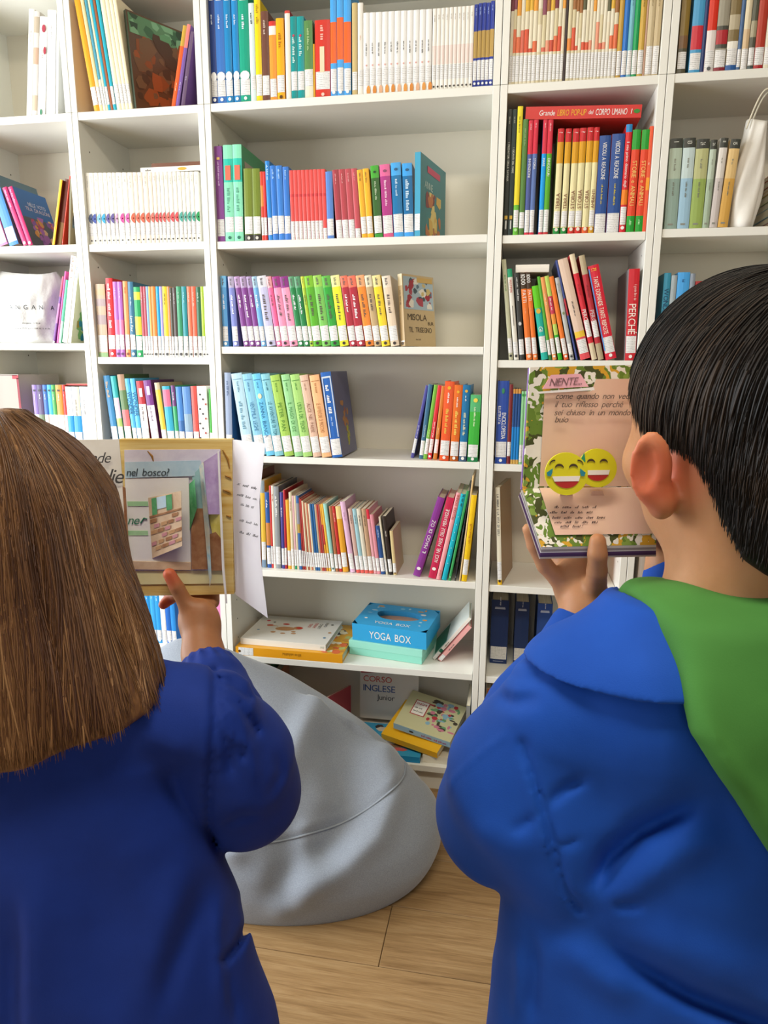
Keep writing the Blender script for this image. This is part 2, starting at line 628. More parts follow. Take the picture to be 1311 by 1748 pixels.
def make_book(t, h, d, hexc, o, kind='book', name='book'):
    """One book, local frame: x thickness, y depth from the spine, z height. o: option dict."""
    r = empty({'hard': 'hardback_book', 'mag': 'booklet', 'book': 'book'}[kind] if name == 'book' else name)
    bt = min(0.0022 if kind == 'hard' else 0.0009, t * .22)
    bul = 0.0 if o.get('flat') else min(0.0016, t * .12)
    mats, idx = [], {}

    def mi(hx, rough=0.38):
        if hx not in idx:
            idx[hx] = len(mats)
            mats.append(mat(hx, rough))
        return idx[hx]
    base = mi(hexc)
    side = mi(o.get('cover', hexc))
    b = MB()
    b.box((0, 0, 0), (bt, d, h), side, 'f')
    b.box((t - bt, 0, 0), (t, d, h), side, 'f')
    b.box((bt, bt * .2, 0), (t - bt, bt, h), base, 'fl')
    zs = {0.0, 1.0}
    bands = o.get('b', ())
    for (z0, z1, _) in bands:
        zs |= {z0, z1}
    zs = sorted(zs)
    xs = [0, t * .2, t * .5, t * .8, t] if bul else [0, t]

    def yf(x):
        return -bul * (1 - (2 * x / t - 1) ** 2)
    for z0, z1 in zip(zs, zs[1:]):
        zm = (z0 + z1) / 2
        c = base
        for (a0, a1, hx) in bands:
            if a0 <= zm <= a1:
                c = mi(hx)
        for xa, xb in zip(xs, xs[1:]):
            b.face([(xa, yf(xa), z0 * h), (xb, yf(xb), z0 * h), (xb, yf(xb), z1 * h), (xa, yf(xa), z1 * h)], c)
    if bul:
        for z, rev in ((0, True), (h, False)):
            p = [(x, yf(x), z) for x in xs] + [(t, bt, z), (0, bt, z)]
            b.face(p[::-1] if rev else p, base)
    cv_ = b.build('cover', mats, r)
    ins = 0.0028 if kind == 'hard' else 0.0006
    p = MB(); p.box((bt, bt, ins), (t - bt, d - (.003 if kind == 'hard' else .0008), h - ins)); p.build('pages', M_PAGES, r)
    s = o.get('s', (0.075, 0.30))
    if s and t > .003:
        q = MB()
        sx = [x for x in ([t * .04, t * .25, t * .5, t * .75, t * .96] if bul else [t * .04, t * .96])]
        e = 0.0005
        for xa, xb in zip(sx, sx[1:]):
            q.face([(xa, yf(xa) - e, s[0] * h), (xb, yf(xb) - e, s[0] * h), (xb, yf(xb) - e, s[1] * h), (xa, yf(xa) - e, s[1] * h)])
        q.build('spine_label', M_STICK, cv_)
    lt = MB()
    lm, li = [], {}

    def ml(hx):
        if hx not in li:
            li[hx] = len(lm)
            lm.append(mat(hx, 0.5))
        return li[hx]
    yz = -bul - 0.0007
    T = o.get('t')
    if T:
        for (s_, z0, z1, tc, *rest) in (T if isinstance(T, list) else [T]):
            fr = rest[0] if rest else 0.62
            xc = rest[1] if len(rest) > 1 else 0.5
            hh = min(t * fr, .03)
            L = abs(z1 - z0) * h
            if z1 < z0:    # reads downwards, letter tops to the right
                put_text(lt, s_, (t * xc - hh / 2, yz, z0 * h), (0, 0, -1), (1, 0, 0), hh, L, mi=ml(tc), shear=o.get('sh', 0))
            else:          # reads upwards
                put_text(lt, s_, (t * xc + hh / 2, yz, z0 * h), (0, 0, 1), (-1, 0, 0), hh, L, mi=ml(tc), shear=o.get('sh', 0))
    n = o.get('n')
    if n:
        rad = min(t * .3, .0045)
        lt.disc((t / 2, yz - .0002, .037 * h + .001), (1, 0, 0), (0, 0, 1), rad, rad, 10, ml(n))
    for (x_, z_, rx, rz, hx, *ar) in o.get('d', ()):   # discs: fractions of t, h; radii in metres
        a = ar if ar else (0, 2 * math.pi)
        lt.disc((t * x_, yz - .0001, h * z_), (1, 0, 0), (0, 0, 1), min(rx, t * (.86 if ar else .48)), rz, 10, ml(hx), *a)
    for (x_0, x_1, z_0, z_1, hx) in o.get('q', ()):    # small printed rectangles on the spine
        lt.face([(t * x_0, yz, h * z_0), (t * x_1, yz, h * z_0), (t * x_1, yz, h * z_1), (t * x_0, yz, h * z_1)], ml(hx))
    for fn in o.get('art', ()):                        # print on the outer face of the right-hand board
        fn(lt, ml, t + .0004, d, h)
    if lt.f:
        lt.build('lettering', lm, cv_)['kind'] = 'stuff'
    return r


def art_blobs(cols, seed, n=40, y0=.05, y1=.95, z0=.05, z1=.95, big=.16):
    """Irregular patches of colour printed on a cover (an unreadable illustration)."""
    def f(lt, ml, x, d, h):
        r = random.Random(seed)
        for i in range(n):
            c = ml(r.choice(cols))
            cy, cz = r.uniform(y0, y1) * d, r.uniform(z0, z1) * h
            k = r.randint(5, 8)
            R0 = r.uniform(.3, 1) * big * min(d, h)
            pts = []
            for j in range(k):
                a = 2 * math.pi * j / k
                q = R0 * r.uniform(.5, 1)
                pts.append((x + i * 1.2e-5, min(max(cy + q * math.cos(a), y0 * d), y1 * d), min(max(cz + q * math.sin(a), z0 * h), z1 * h)))
            lt.face(pts, c)
    return f


def art_rect(y0, y1, z0, z1, col, dx=0.0):
    def f(lt, ml, x, d, h):
        lt.face([(x + dx, y0 * d, z0 * h), (x + dx, y1 * d, z0 * h), (x + dx, y1 * d, z1 * h), (x + dx, y0 * d, z1 * h)], ml(col))
    return f


def art_text(s, y0, z0, hh, col, maxl=None, shear=0.0):
    def f(lt, ml, x, d, h):
        put_text(lt, s, (x + .0006, y0 * d, z0 * h), (0, 1, 0), (0, 0, 1), hh * h, maxl * d if maxl else None, mi=ml(col), shear=shear)
    return f


def art_disc(y0, z0, r0, col, dx=.0002):
    def f(lt, ml, x, d, h):
        lt.disc((x + dx, y0 * d, z0 * h), (0, 1, 0), (0, 0, 1), r0, r0, 20, ml(col))
    return f


def label_book(r, col, k, hexc, o, kind, extra=''):
    key = (col, k)
    i = COUNT.get(key, 0)
    COUNT[key] = i + 1
    cs = [cname(hexc)]
    for (z0, z1, hx) in o.get('b', ()):
        if z1 - z0 > .18 and cname(hx) not in cs:
            cs.append(cname(hx))
    c = ' and '.join(cs[:2])
    noun = o.get('noun', {'hard': 'hardback', 'book': 'book', 'mag': 'booklet'}[kind])
    tag(r, f"{o.get('lead', '')}{c} {noun}, {ordinal(i)} from left, {SHN[k]}, {CN[col]}", 'book', f"books on the {SHN[k]} of the {CN[col]}")


def row(col, k, books, Y=0.012, yb=None, dep=None, kind='book', **dflt):
    """books: (x0, x1, ytop, hex[, options]) in photo pixels along the shelf's front; lean 'l' = top minus bottom px (None: upright)."""
    Z = SHELF[col][k] + 0.0004
    lean = dflt.pop('l', None)
    items = []
    cl, cr = COLX[col][0] + PT + .002, COLX[col][1] - PT - .002
    for bk in books:
        x0, x1, yt, hexc = bk[:4]
        o = dict(dflt)
        if len(bk) > 4:
            o.update(bk[4])
        if 'l' in o:
            lean = o['l']
        Yb = o.get('Y', Y)
        if lean is None:
            if yb is None:
                A0, A1 = x_at(x0, Yb, Z), x_at(x1, Yb, Z)
            else:
                A0, A1 = unproj(x0, yb, Yb)[0], unproj(x1, yb, Yb)[0]
            top = unproj((x0 + x1) / 2, yt, Yb)
            T0, H = A0, top[2] - Z
        else:
            top = unproj(x0 + lean, yt, Yb)
            if yb is None:
                A0, A1 = x_at(x0, Yb, Z), x_at(x1, Yb, Z)
            else:
                p, q = unproj(x0, yb, Yb), unproj(x1, yb, Yb)
                f = (Z - top[2]) / (p[2] - top[2])
                A0 = top[0] + (p[0] - top[0]) * f
                A1 = A0 + (q[0] - p[0])
            T0, H = top[0], top[2] - Z
        items.append([A0, A1 - A0, T0 - A0, H, hexc, o, Yb, kind])
    for i, it in enumerate(items):
        A0, t, dT, H, hexc, o, Yb, kd = it
        kd = o.get('k', kd)
        if i + 1 < len(items) and abs(items[i + 1][6] - Yb) < .1:
            nb = items[i + 1]
            Hm = min(H, nb[3])
            g1 = nb[0] - A0
            g2 = (nb[0] + nb[2] * Hm / nb[3]) - (A0 + dT * Hm / H)
            t = min(t, g1 * .985, g2 * .985)
        a = math.atan2(dT, H)
        t = max(t * math.cos(a), .002)
        Hb = math.hypot(dT, H)
        if abs(a) > 1e-3:
            Hb = Hb - (t * abs(math.sin(a)) * .5)
        d = o.get('d_', dep) or min(.235, max(.10, Hb * .68))
        d = min(d, DEP - .012 - Yb)
        if not a and A0 + t > cr:
            A0 = cr - t
        if not a and A0 < cl:
            A0 = cl
        r = make_book(t, Hb, d, hexc, o, kd)
        label_book(r, col, k, hexc, o, kd)
        if a > 0:
            r.location = (A0 + t * (1 / math.cos(a) - math.cos(a)), Yb, Z + t * math.sin(a))
        else:
            r.location = (A0, Yb, Z)
        r.rotation_euler = (0, a, o.get('yaw', 0))
W_, K_ = '#f2f1ec', '#222222'
S0 = None


def q(t, tc=W_, z0=.9, z1=.36, fr=.5):
    return dict(t=(t, z0, z1, tc, fr))


# ---- wide bookcase, top shelf
arc = dict(s=(.07, .22), n=W_, t=('~~', .80, .45, '#d8e4f0', .35), d=[(.5, .25, .02, .012, '#ecebe8')], q=[(.2, .8, .925, .945, W_)], k='hard')
row('C', 1, [
    (360.6, 370.4, -14, '#2a4486', arc), (372.6, 387, -14, '#3f78c4', arc), (387.3, 399, -14, '#1d84be', arc), (400.5, 411, -14, '#2289c8', arc), (411.5, 428.6, -14, '#1aa182', arc),
    (429, 438, 5, '#d8eaea', dict(t=('~~', .9, .55, K_, .4), s=(.13, .27))), (438.5, 448.7, -1, '#f3d21d', dict(s=(.06, .27), t=('~ ~', .95, .35, '#b08a18', .5), d_=.23)),
    (449.2, 461.4, 19, '#6f4638', dict(s=(.07, .29), t=('~~', .9, .33, '#cdb7a8', .4))),
    (462, 473.5, 36, '#f59a3a', dict(b=[(.94, 1, '#d43a34'), (.83, .94, '#f3ece4')], s=(.05, .28))), (474, 487, 31, '#f4b019', dict(t=('~~', .82, .33, '#b06a14', .45), s=(.1, .31), n='#5a3a10')),
    (489, 497.6, 18, '#efe9da', dict(b=[(.97, 1, '#d04a40')], s=S0, cover='#b02a2c')),
    (498, 508.6, 28, '#12908f', dict(t=('~~~', .75, .36, '#c6e6e0', .5), s=(.11, .34), d=[(.5, .77, .003, .003, '#c8405a')])), (509, 520.6, 28, '#12989a', dict(t=('~~~', .75, .36, '#c6e6e0', .5), s=(.11, .34), d=[(.5, .77, .003, .003, '#c8405a')])),
    (521, 535, 35, '#5a8a4e', dict(b=[(0, .38, '#ece4cc')], s=(.16, .37), t=('~~~', .9, .45, '#a8c48c', .35))), (535.5, 538.4, 75, '#d8a020', dict(s=S0)),
    (539, 564.3, 34, '#d63a2e', dict(t=[('~~', .93, .7, '#f0b8a8', .3)], q=[(.32, .62, .33, .66, '#e8d8b4')], s=(.11, .34), n='#f0c8b8', k='hard')),
    (565, 575.4, -30, '#4aa6ec', dict(b=[(.3, .66, '#f0672c')], s=(.05, .25), n=W_)), (576, 587, -30, '#4aa6ec', dict(b=[(.33, .70, '#f0672c')], s=(.05, .26), n=W_)), (587.5, 599.6, -30, '#4aa6ec', dict(b=[(.3, .66, '#f0672c')], s=(.05, .25), n=W_)),
    (601.5, 610.4, 5, '#cdb57c', dict(s=(.06, .26))), (611, 620, 5, '#f0ece2', dict(s=(.1, .28), t=('~', .65, .4, '#d8b8a8', .3)))]
    + [(620.4 + 10.5 * i, 630.7 + 10.5 * i, 22 - .6 * i, '#efeeea', dict(t=('~~~', .63, .45, '#5c5a58', .28), s=(.12, .32), d=[(.85, .05, .005, .012, ['#e09a4a', '#d88a3a', '#e2b08a'][i % 3]), (.5, .36, .0022, .0022, '#e0a8a0')])) for i in range(11)]
    + [(736.8 + 6.95 * i, 743.4 + 6.95 * i, 15 - .55 * i, '#f1ede3', dict(b=[(.32, .55, '#eedbd2')], t=('~~', .92, .68, '#bdb9b2', .35), s=(.13, .31), d=[(.5, .045, .0025, .0025, '#3c3a38')], k='mag')) for i in range(10)]
    + [(806.4 + 6.8 * i, 812.9 + 6.8 * i, [8, 6, 5, 5, 2][i], '#2b3c94', dict(b=[(.36, .68, '#b3924e')], t=[('~~', .95, .75, '#9fb2e4', .4)], s=(.09, .33), d=[(.5, .05, .003, .003, W_)])) for i in range(5)])

# ---- wide bookcase, second shelf
mint = dict(b=[(.62, .86, '#30c0a8')], q=[(.2, .8, .64, .79, '#d87058')], t=[('~~~', .56, .27, '#5a9c84', .4)], s=(.1, .26), n='#2a6a5a', k='hard')
blu = dict(t=('~~', .95, .75, '#a4c8ee', .4), s=(.09, .33), l=-6)
red = dict(s=(.0, .28), l=-4.2, b=[(.62, .66, '#d23c40')])
row('C', 2, [
    (372.6, 384.8, 250, '#8c4f96', dict(l=-7, t=('~~~~', .84, .28, '#d8b4dc', .3), s=(.06, .24), q=[(.3, .7, .86, .885, '#e0b860')])), (385.3, 400.4, 248, '#8adcb6', dict(mint, l=-5)), (401, 416, 247, '#8adcb6', dict(mint, l=-4.6, cover='#58a878', d_=.2, art=[art_rect(.1, .9, .35, .85, '#b9ae9c', .0002), art_rect(.3, .7, .55, .7, '#c89a8a', .0005)])),
    (418.5, 432.4, 288, '#76862f', dict(l=-3, s=(.1, .34), b=[(0, .09, '#38322a')], n='#cfcac0')), (433, 447, 288, '#76862f', dict(s=(.1, .34), b=[(0, .09, '#38322a')], n='#cfcac0')),
    (447.6, 452.2, 293, '#e0442c', dict(l=-4, s=(.08, .34), b=[(.5, .8, '#f08a3c')])), (452.4, 457.6, 293, '#cf3030', dict(s=(.08, .34))),
    (458.8, 466, 275, '#2a86d8', dict(l=-6.5, s=(.07, .29), t=('~~~', .95, .5, '#bcdcf4', .5), d_=.19)), (466.6, 476, 283, '#2e74ca', blu), (476.5, 486.8, 283, '#3a7ed0', blu), (487.2, 497.2, 285, '#3a78cc', dict(blu, l=-5))]
    + [(497.8 + 6.85 * i, 504.3 + 6.85 * i, 291 - .25 * i, '#e8504c', dict(red, s=(0, .27 if i < 8 else .16))) for i in range(9)]
    + [(559.4, 573.8, 293, '#5a86cc', dict(l=-4, s=(.05, .30), cover='#3c2630'))]
    + [(575 + 10.8 * i, 585.4 + 10.8 * i, 290 - .7 * i, ['#a8404a', '#b4464e', '#bc4e56', '#c2525a'][i], dict(l=-8, s=(0, .27 if i < 3 else .14), t=('~~~', .94, .42, '#e0a8a8', .25))) for i in range(4)]
    + [(618, 627.4, 290, '#f0b02c', dict(l=-9, s=(.06, .31), t=('~~', .95, .5, '#8c6a3a', .35))), (627.8, 638, 288, '#f2b52e', dict(s=(.06, .31), t=('~~', .95, .5, '#8c6a3a', .35))),
       (640, 653.6, 283, '#39652f', dict(l=-8, b=[(.83, 1, '#4aa838'), (0, .05, '#3a9838')], s=(.06, .3), d=[(.5, .91, .004, .003, '#2a4a28')], t=('~~~', .78, .33, '#b8c8a8', .3), k='hard')), (655, 672, 281, '#b03c84', dict(l=-7.4, b=[(.84, 1, '#e26a9c'), (0, .05, '#d85c8c')], s=(.05, .3), d=[(.5, .91, .005, .0035, '#8a4a6a')], t=('~~~', .78, .33, '#f0c8dc', .3), k='hard')),
       (672.8, 689.4, 278, '#1e74aa', dict(l=-6, b=[(.83, 1, '#4aa8ea'), (0, .06, '#48a4e8')], s=(.06, .31), d=[(.5, .91, .005, .0035, '#2c5a80')], t=('~~~', .78, .33, '#c8e0f0', .3), k='hard')), (690.3, 706.6, 279, '#1d6ea4', dict(l=-4, b=[(.83, 1, '#42a4ec'), (0, .06, '#42a0e8')], s=(.06, .31), d=[(.5, .91, .005, .0035, '#2c5a80')], t=('~~~', .78, .33, '#c8e0f0', .5), k='hard')),
       (707.4, 717.4, 260, '#459cbc', dict(l=1, Y=.008, s=(.07, .27), cover='#3f7f84', d_=.215, flat=1, yaw=-.22, art=[art_blobs(['#d8b060', '#c07a50', '#e0c880', '#8a4a4a'], 3, 24, .2, .8, .05, .6), art_text('ANNE', .15, .62, .09, '#c8d8d0', .7), art_rect(.25, .75, .82, .9, '#c8506a', .0003)]))], )

# ---- wide bookcase, third shelf: a series in rainbow order
c3 = [(381.4, 390.6, 471, '#5ea2d8', -5.4, '#7ec4f0'), (398.2, 408, 472, '#7d86c8', -9.6, '#b4a8c4'), (416.5, 426, 472, '#7c3a88', -17.6, '#b490bc'), (426.4, 436.6, 472, '#7c3a88', -17.6, '#a890b4'), (437, 446, 472, '#7e3c8a', -17, '#a48cb4'),
      (446.4, 455.4, 472, '#6aa6da', -17, '#9cc0dc'), (455.8, 471.4, 471, '#c2c0de', -17.8, '#dcdce4'), (473, 481.4, 472, '#f46a9c', -19, '#f0a8ac'), (482, 494.4, 472, '#ea94b4', -18, '#a03484'), (495, 508.8, 472, '#f09cba', -18, '#8c3484'),
      (509.6, 519.4, 472, '#1f7e42', -18, '#5a9a70'), (519.6, 529.4, 472, '#1f7e42', -18, '#5a9a70'), (529.8, 535.4, 472, '#a8c832', -17, '#c4d838'), (535.8, 550, 471, '#5cae28', -17, '#84c430'), (550.6, 565, 470, '#7cc45c', -17, '#9cd058'),
      (565.6, 579.8, 471, '#34a038', -17, '#62b848'), (580.8, 595.6, 470, '#ecea32', -17, '#f0eea0'), (597.4, 609.4, 471, '#b02e3c', -17.5, '#f07a60'), (609.8, 623.6, 471, '#b02e3c', -17.5, '#f0785e'), (624.8, 638.6, 470, '#f28c32', -18, '#f0b07c'),
      (639.6, 651.4, 470, '#c0a478', -18, '#e4dcbc'), (652.2, 665.8, 470, '#f4d432', -17.5, '#f2e29a'), (667.4, 681.6, 471, '#e4cfb4', -16, '#ecdcc8')]
row('C', 3, [(x0, x1, yt, hx, dict(l=l, b=[(.84, 1, top)], s=(.08, .29), n='#3a3432' if i in (6, 8, 9, 12, 13, 14, 15, 16, 19, 20, 21, 22) else W_,
      t=[('~~~', .74, .35, '#f0eef0' if i in (0, 1, 2, 3, 4, 5, 10, 11, 17, 18) else '#5a5048', .42), ('~~', .97, .86, '#6a6460', .4)], sh=.2, d_=.13, cover=hx if i not in (16,) else '#d8d0b0')) for i, (x0, x1, yt, hx, l, top) in enumerate(c3)])
r = make_book(.016, .196, .13, '#b79c70', dict(b=[(.84, 1, '#d8c8a0')], s=(.06, .08), t=[('~~~', .78, .42, '#6a5840', .4)], n='#5a4a38', cover='#c2a87c', flat=1,
    art=[art_rect(.03, .97, .52, .97, '#a3b4bc', .0001), art_blobs(['#46545a', '#9c3038', '#46545a', '#a8404a', '#c8b070', '#e0d8c8', '#5a6a78'], 11, 46, .08, .92, .54, .96, .13), art_rect(.45, .95, .9, .97, '#c8a460', .0012),
         art_text('MISOLA', .12, .37, .09, '#4a3c2c', .62), art_text('BUR', .76, .31, .05, '#4a3c2c', .2), art_text('TIL TRISEGNO', .14, .2, .075, '#4a3c2c', .74), art_text('~~', .35, .09, .025, '#6a5840', .3)]))
label_book(r, 'C', 3, '#b79c70', dict(lead='outward-turned ', noun='paperback with pirate cover'), 'book')
r.location = (x_at(684.5, .02, SHELF['C'][3]), .02, SHELF['C'][3] + .0006)
r.rotation_euler = (0, -.085, -.62)

# ---- wide bookcase, fourth shelf
dz = dict(s=(.055, .25), d_=.15, k='hard')


def cl(t, hx, tc, l, z1=.3):
    return dict(dz, l=l, t=[('~~', .9, .76, tc, .22), (t, .66, z1, tc, .42)], q=[(.1, .9, .925, .932, tc)])


row('C', 4, [
    (387, 398, 636, '#98a8c4', dict(dz, l=-4, t=('~~~', .9, .4, '#5a6a8a', .4), cover='#2c5a8c')),
    (417, 437.6, 637, '#b6d8e6', cl('~~~~', 0, '#6a94a8', -23, .3)), (438.4, 454.8, 638, '#8ac4de', cl('VENTIMILA LEGHE', 0, '#4a84a8', -25.6)), (455.2, 469.4, 638, '#6cc4ec', dict(cl('ZANNA BIANCA', 0, '#2a6a94', -25.6, .22), d=[(.5, .73, .006, .008, '#e4dcb8')])),
    (469.8, 485.4, 638, '#84c4d0', cl('LE AVVENTURE DI TOM', 0, '#2c6a7c', -25, .25)), (486.2, 502, 640, '#a2c858', cl('PETER PAN', 0, '#5a8a30', -25.7)), (503.6, 517.6, 639, '#96d08e', cl('IL MAGO DI OZ', 0, '#4a8a4a', -24.2)),
    (518, 534, 639, '#a4d074', cl("L'ISOLA DEL TESORO", 0, '#4a8a3a', -23.4)), (535, 549, 640, '#ddb8a0', cl('ALICE NEL PAESE', 0, '#9a705c', -24)), (550, 566.4, 640, '#f2b884', cl('LE AVVENTURE DI PINOCCHIO', 0, '#b07844', -22.4)),
    (567.6, 585, 635, '#2a64b4', dict(dz, l=-21, s=(.03, .22), t=[('~ ~ ~', .85, .5, W_, .45), ('~~', .48, .26, '#a8c4e8', .2)], q=[(.06, .16, .24, .93, '#c8d4e0'), (.84, .94, .24, .93, '#c8d4e0'), (.06, .94, .93, .95, '#c8d4e0')], cover='#6a6c8c', d_=.2,
        art=[art_blobs(['#b86a48', '#c89050', '#8a5a5a'], 5, 16, .3, .75, .25, .65, .12), art_blobs(['#c8c830', '#b0b028'], 8, 8, .4, .75, .1, .35, .1)]))], Y=.004)
nin = dict(s=(.07, .26), n=W_, k='hard')
row('C', 4, [
    (700.7, 709.6, 658, '#4d4a92', dict(l=26, Y=.05, s=(.07, .27), t=('~~~~', .28, .86, '#d0cce8', .45), d_=.15)), (715, 722, 656, '#3c6c8c', dict(l=16.5, Y=.035, s=(.05, .25), t=('~~~', .3, .75, '#b8d0dc', .4), d_=.15)),
    (722.2, 729, 657, '#74b43c', dict(l=19, Y=.032, s=(.07, .28), t=('~~~', .3, .75, '#d0e8a8', .4), d_=.15)), (729.6, 737.4, 658, '#d03038', dict(l=18, Y=.03, s=(.09, .28), t=('~~~~', .3, .8, '#f4d0d0', .45), n=W_, d_=.15)),
    (739, 747.4, 659, '#c07c30', dict(l=15, Y=.028, s=(.09, .28), t=('~~', .35, .6, '#e8c890', .3), d_=.15)),
    (749.6, 766.6, 651, '#ea5c2c', dict(nin, l=10.4, t=[('~~', .86, .72, W_, .25), ('~~~~', .66, .33, '#e8c050', .45)], d=[(.5, .92, .005, .005, '#e8b030')], d_=.17)), (767.4, 781.8, 657, '#e06c24', dict(nin, l=8.6, t=[('~~', .84, .7, W_, .25), ('~~~~', .66, .33, '#f0d060', .45)], d=[(.5, .91, .004, .004, '#e8b030')], b=[(.0, .1, '#b85c1c')], d_=.17)),
    (783, 795.6, 657, '#2070a0', dict(nin, l=7.6, t=[('~~', .86, .72, W_, .25), ('~~~~', .64, .33, '#d8d8b0', .45)], d=[(.5, .92, .004, .004, '#e0b040')], b=[(0, .09, '#44607c')], d_=.17)),
    (797.4, 815, 674, '#3fae3c', dict(nin, l=6.2, t=('~~~~', .82, .36, '#e0f0c8', .22), d=[(.5, .92, .006, .006, '#e8d050')], b=[(0, .1, '#27824c'), (.75, 1, '#54b070')], d_=.16))], Y=.006)

# ---- wide bookcase, fifth shelf
t5 = dict(s=(.05, .27), d_=.14)
row('C', 5, [
    (430, 447, 805, '#8a5a44', dict(t5, l=-9, d_=.16, s=S0)),
    (447.6, 456.6, 820, '#e2b63c', dict(t5, l=-4, b=[(.86, 1, '#8a98a0'), (0, .09, '#7890a8')], s=(.09, .3), d_=.16)), (456.8, 463.8, 840, '#2858a0', dict(t5, l=-5, b=[(.3, .6, '#c88040')], t=('~~', .9, .7, W_, .5))), (464, 467.4, 829, '#c83a34', dict(t5, l=-5)),
    (467.6, 471.6, 829, '#e0dccc', dict(t5, l=-5, t=('~~~', .9, .4, '#b04a40', .5))), (471.8, 480, 830, '#8e9294', dict(t5, l=-5, t=('~~~~', .88, .3, W_, .5), d_=.19, k='hard', cover='#707478')),
    (481.8, 486.8, 840, '#46418c', dict(t5, l=-4.4, t=('~~~~', .8, .3, W_, .5))), (487, 491.4, 836, '#b02430', dict(t5, l=-4, d_=.19)), (492.2, 498, 853, '#e0a42c', dict(t5, l=-5)), (498.3, 503.8, 840, '#d8ccac', dict(t5, l=-5.6, t=('~~~', .88, .3, '#b05a4a', .5), d_=.17)),
    (504, 507.6, 846, '#d8a8ac', dict(t5, l=-6, b=[(0, .17, '#1e8c58')])), (507.8, 511, 846, '#d6c8a8', dict(t5, l=-6.4)), (511.4, 516.6, 846, '#35629c', dict(t5, l=-6.6, b=[(.62, .9, '#8a8a94'), (.5, .62, '#b09048')])),
    (517, 520, 850, '#a0322c', dict(t5, l=-7)), (520.2, 523.4, 852, '#b43c34', dict(t5, l=-8)), (523.6, 526.6, 855, '#ddd0b0', dict(t5, l=-9)), (526.8, 529.6, 857, '#a85c40', dict(t5, l=-9.5)), (529.8, 532.4, 858, '#d8c8a4', dict(t5, l=-10)),
    (532.6, 535.4, 859, '#b86a4c', dict(t5, l=-10)), (535.6, 538.6, 860, '#e0d4b8', dict(t5, l=-10.4)), (539, 543.4, 860, '#24588c', dict(t5, l=-11)), (543.6, 547, 860, '#2a6094', dict(t5, l=-11)),
    (547.2, 550.4, 861, '#c0a888', dict(t5, l=-11)), (550.6, 554, 861, '#b43830', dict(t5, l=-11.4)), (554.2, 557.6, 861, '#9c4a44', dict(t5, l=-11.8)), (557.8, 561.6, 861, '#e0a030', dict(t5, l=-12.6, b=[(.4, .7, '#c03c38')])), (561.8, 565.6, 860, '#e2b040', dict(t5, l=-14)),
    (566.4, 572.4, 859.6, '#96ccc0', dict(t5, l=-15, s=(.0, .27), n='#3a6a64')), (573.2, 579, 864, '#a86a44', dict(t5, l=-12)), (579.6, 584.6, 864, '#c0342e', dict(t5, l=-13, t=('~~~', .9, .35, '#e8b0a0', .4))),
    (585.6, 597.2, 864, '#dc9e2e', dict(t5, l=-13.4, b=[(.81, 1, '#e4c884')], s=(.08, .30))), (598.4, 606.6, 856, '#dcb4d0', dict(t5, l=-18, t=('~~~', .85, .35, '#b888ac', .3))),
    (608.6, 615.4, 868, '#caa89c', dict(t5, l=-15, t=('~~~', .9, .35, '#5a4a44', .35), b=[(0, .05, '#d85a50')])), (616, 622.6, 868, '#9cc4cc', dict(t5, l=-15, t=('~~~', .9, .35, '#4a5a5c', .35), b=[(0, .05, '#d85a50')])), (623.2, 630, 868, '#d8d0bc', dict(t5, l=-15, t=('~~~', .9, .35, '#5a4a44', .35), b=[(0, .05, '#d85a50')])),
    (630.6, 638, 868, '#b89474', dict(t5, l=-14, t=('~~~', .9, .35, '#5a4634', .35), b=[(0, .05, '#d85a50')])), (638.6, 643.4, 869, '#e0a0a8', dict(t5, l=-14, b=[(.85, 1, '#d03040')])), (644, 650, 878, '#d88c98', dict(t5, l=-13)),
    (650.8, 658.8, 897, '#2c5088', dict(t5, l=-10, s=(.06, .34), t=('~~~', .92, .4, '#b8cce4', .3))), (659.2, 662.4, 882, '#d4ccb4', dict(t5, l=-13)), (664.6, 671, 881, '#352a24', dict(t5, l=-12.4, t=('~~', .75, .4, '#e0d8c8', .35), b=[(0, .06, '#2a2220')])), (672, 677.4, 906, '#d6c08c', dict(t5, l=-7, n='#7a5a20'))],
    Y=.03)
row('C', 5, [
    (704, 716.6, 849, '#87398f', dict(l=43, Y=.024, t=[('IL MAGO DI OZ', .30, .72, W_, .5)], d=[(.5, .1, .006, .005, W_)], s=S0, d_=.15, k='hard')), (730.6, 743.4, 849, '#c22a50', dict(l=32, Y=.014, t=[('ALICE NEL PAESE DELLE MERAVIGLIE', .2, .86, W_, .5)], d=[(.5, .12, .006, .005, W_)], s=S0, d_=.15, k='hard')),
    (744.2, 753, 841, '#f2a6aa', dict(l=35, t=[('PICCOLE DONNE', .7, 1.0, '#b0503c', .55), ('~~', .05, .16, '#b0605c', .3)], s=S0, d_=.17)), (753.8, 762.8, 843, '#1cb4c8', dict(l=33, t=[('~ ~ ~', .86, 1.0, '#2c5a64', .5)], d=[(.5, .2 + .09 * i, .0015, .0015, '#b8e8ec') for i in range(7)], s=S0, d_=.17)),
    (765, 772, 838, '#3fa45c', dict(l=31.6, s=S0, d_=.2, n='#b0d8b8')), (776, 783, 820, '#35383c', dict(l=28, t=[('~~~~', .5, .85, '#3c9cc8', .45), ('~~', .33, .45, '#d0b040', .4)], s=S0, n=W_, d_=.2)), (783.6, 786, 812, '#e8c890', dict(l=23, s=S0, d_=.2)), (787.4, 796.4, 845, '#f0c41c', dict(l=17.5, s=(.08, .26), t=('~~~', .45, .72, '#c08018', .5), d_=.16))],
    Y=.006)

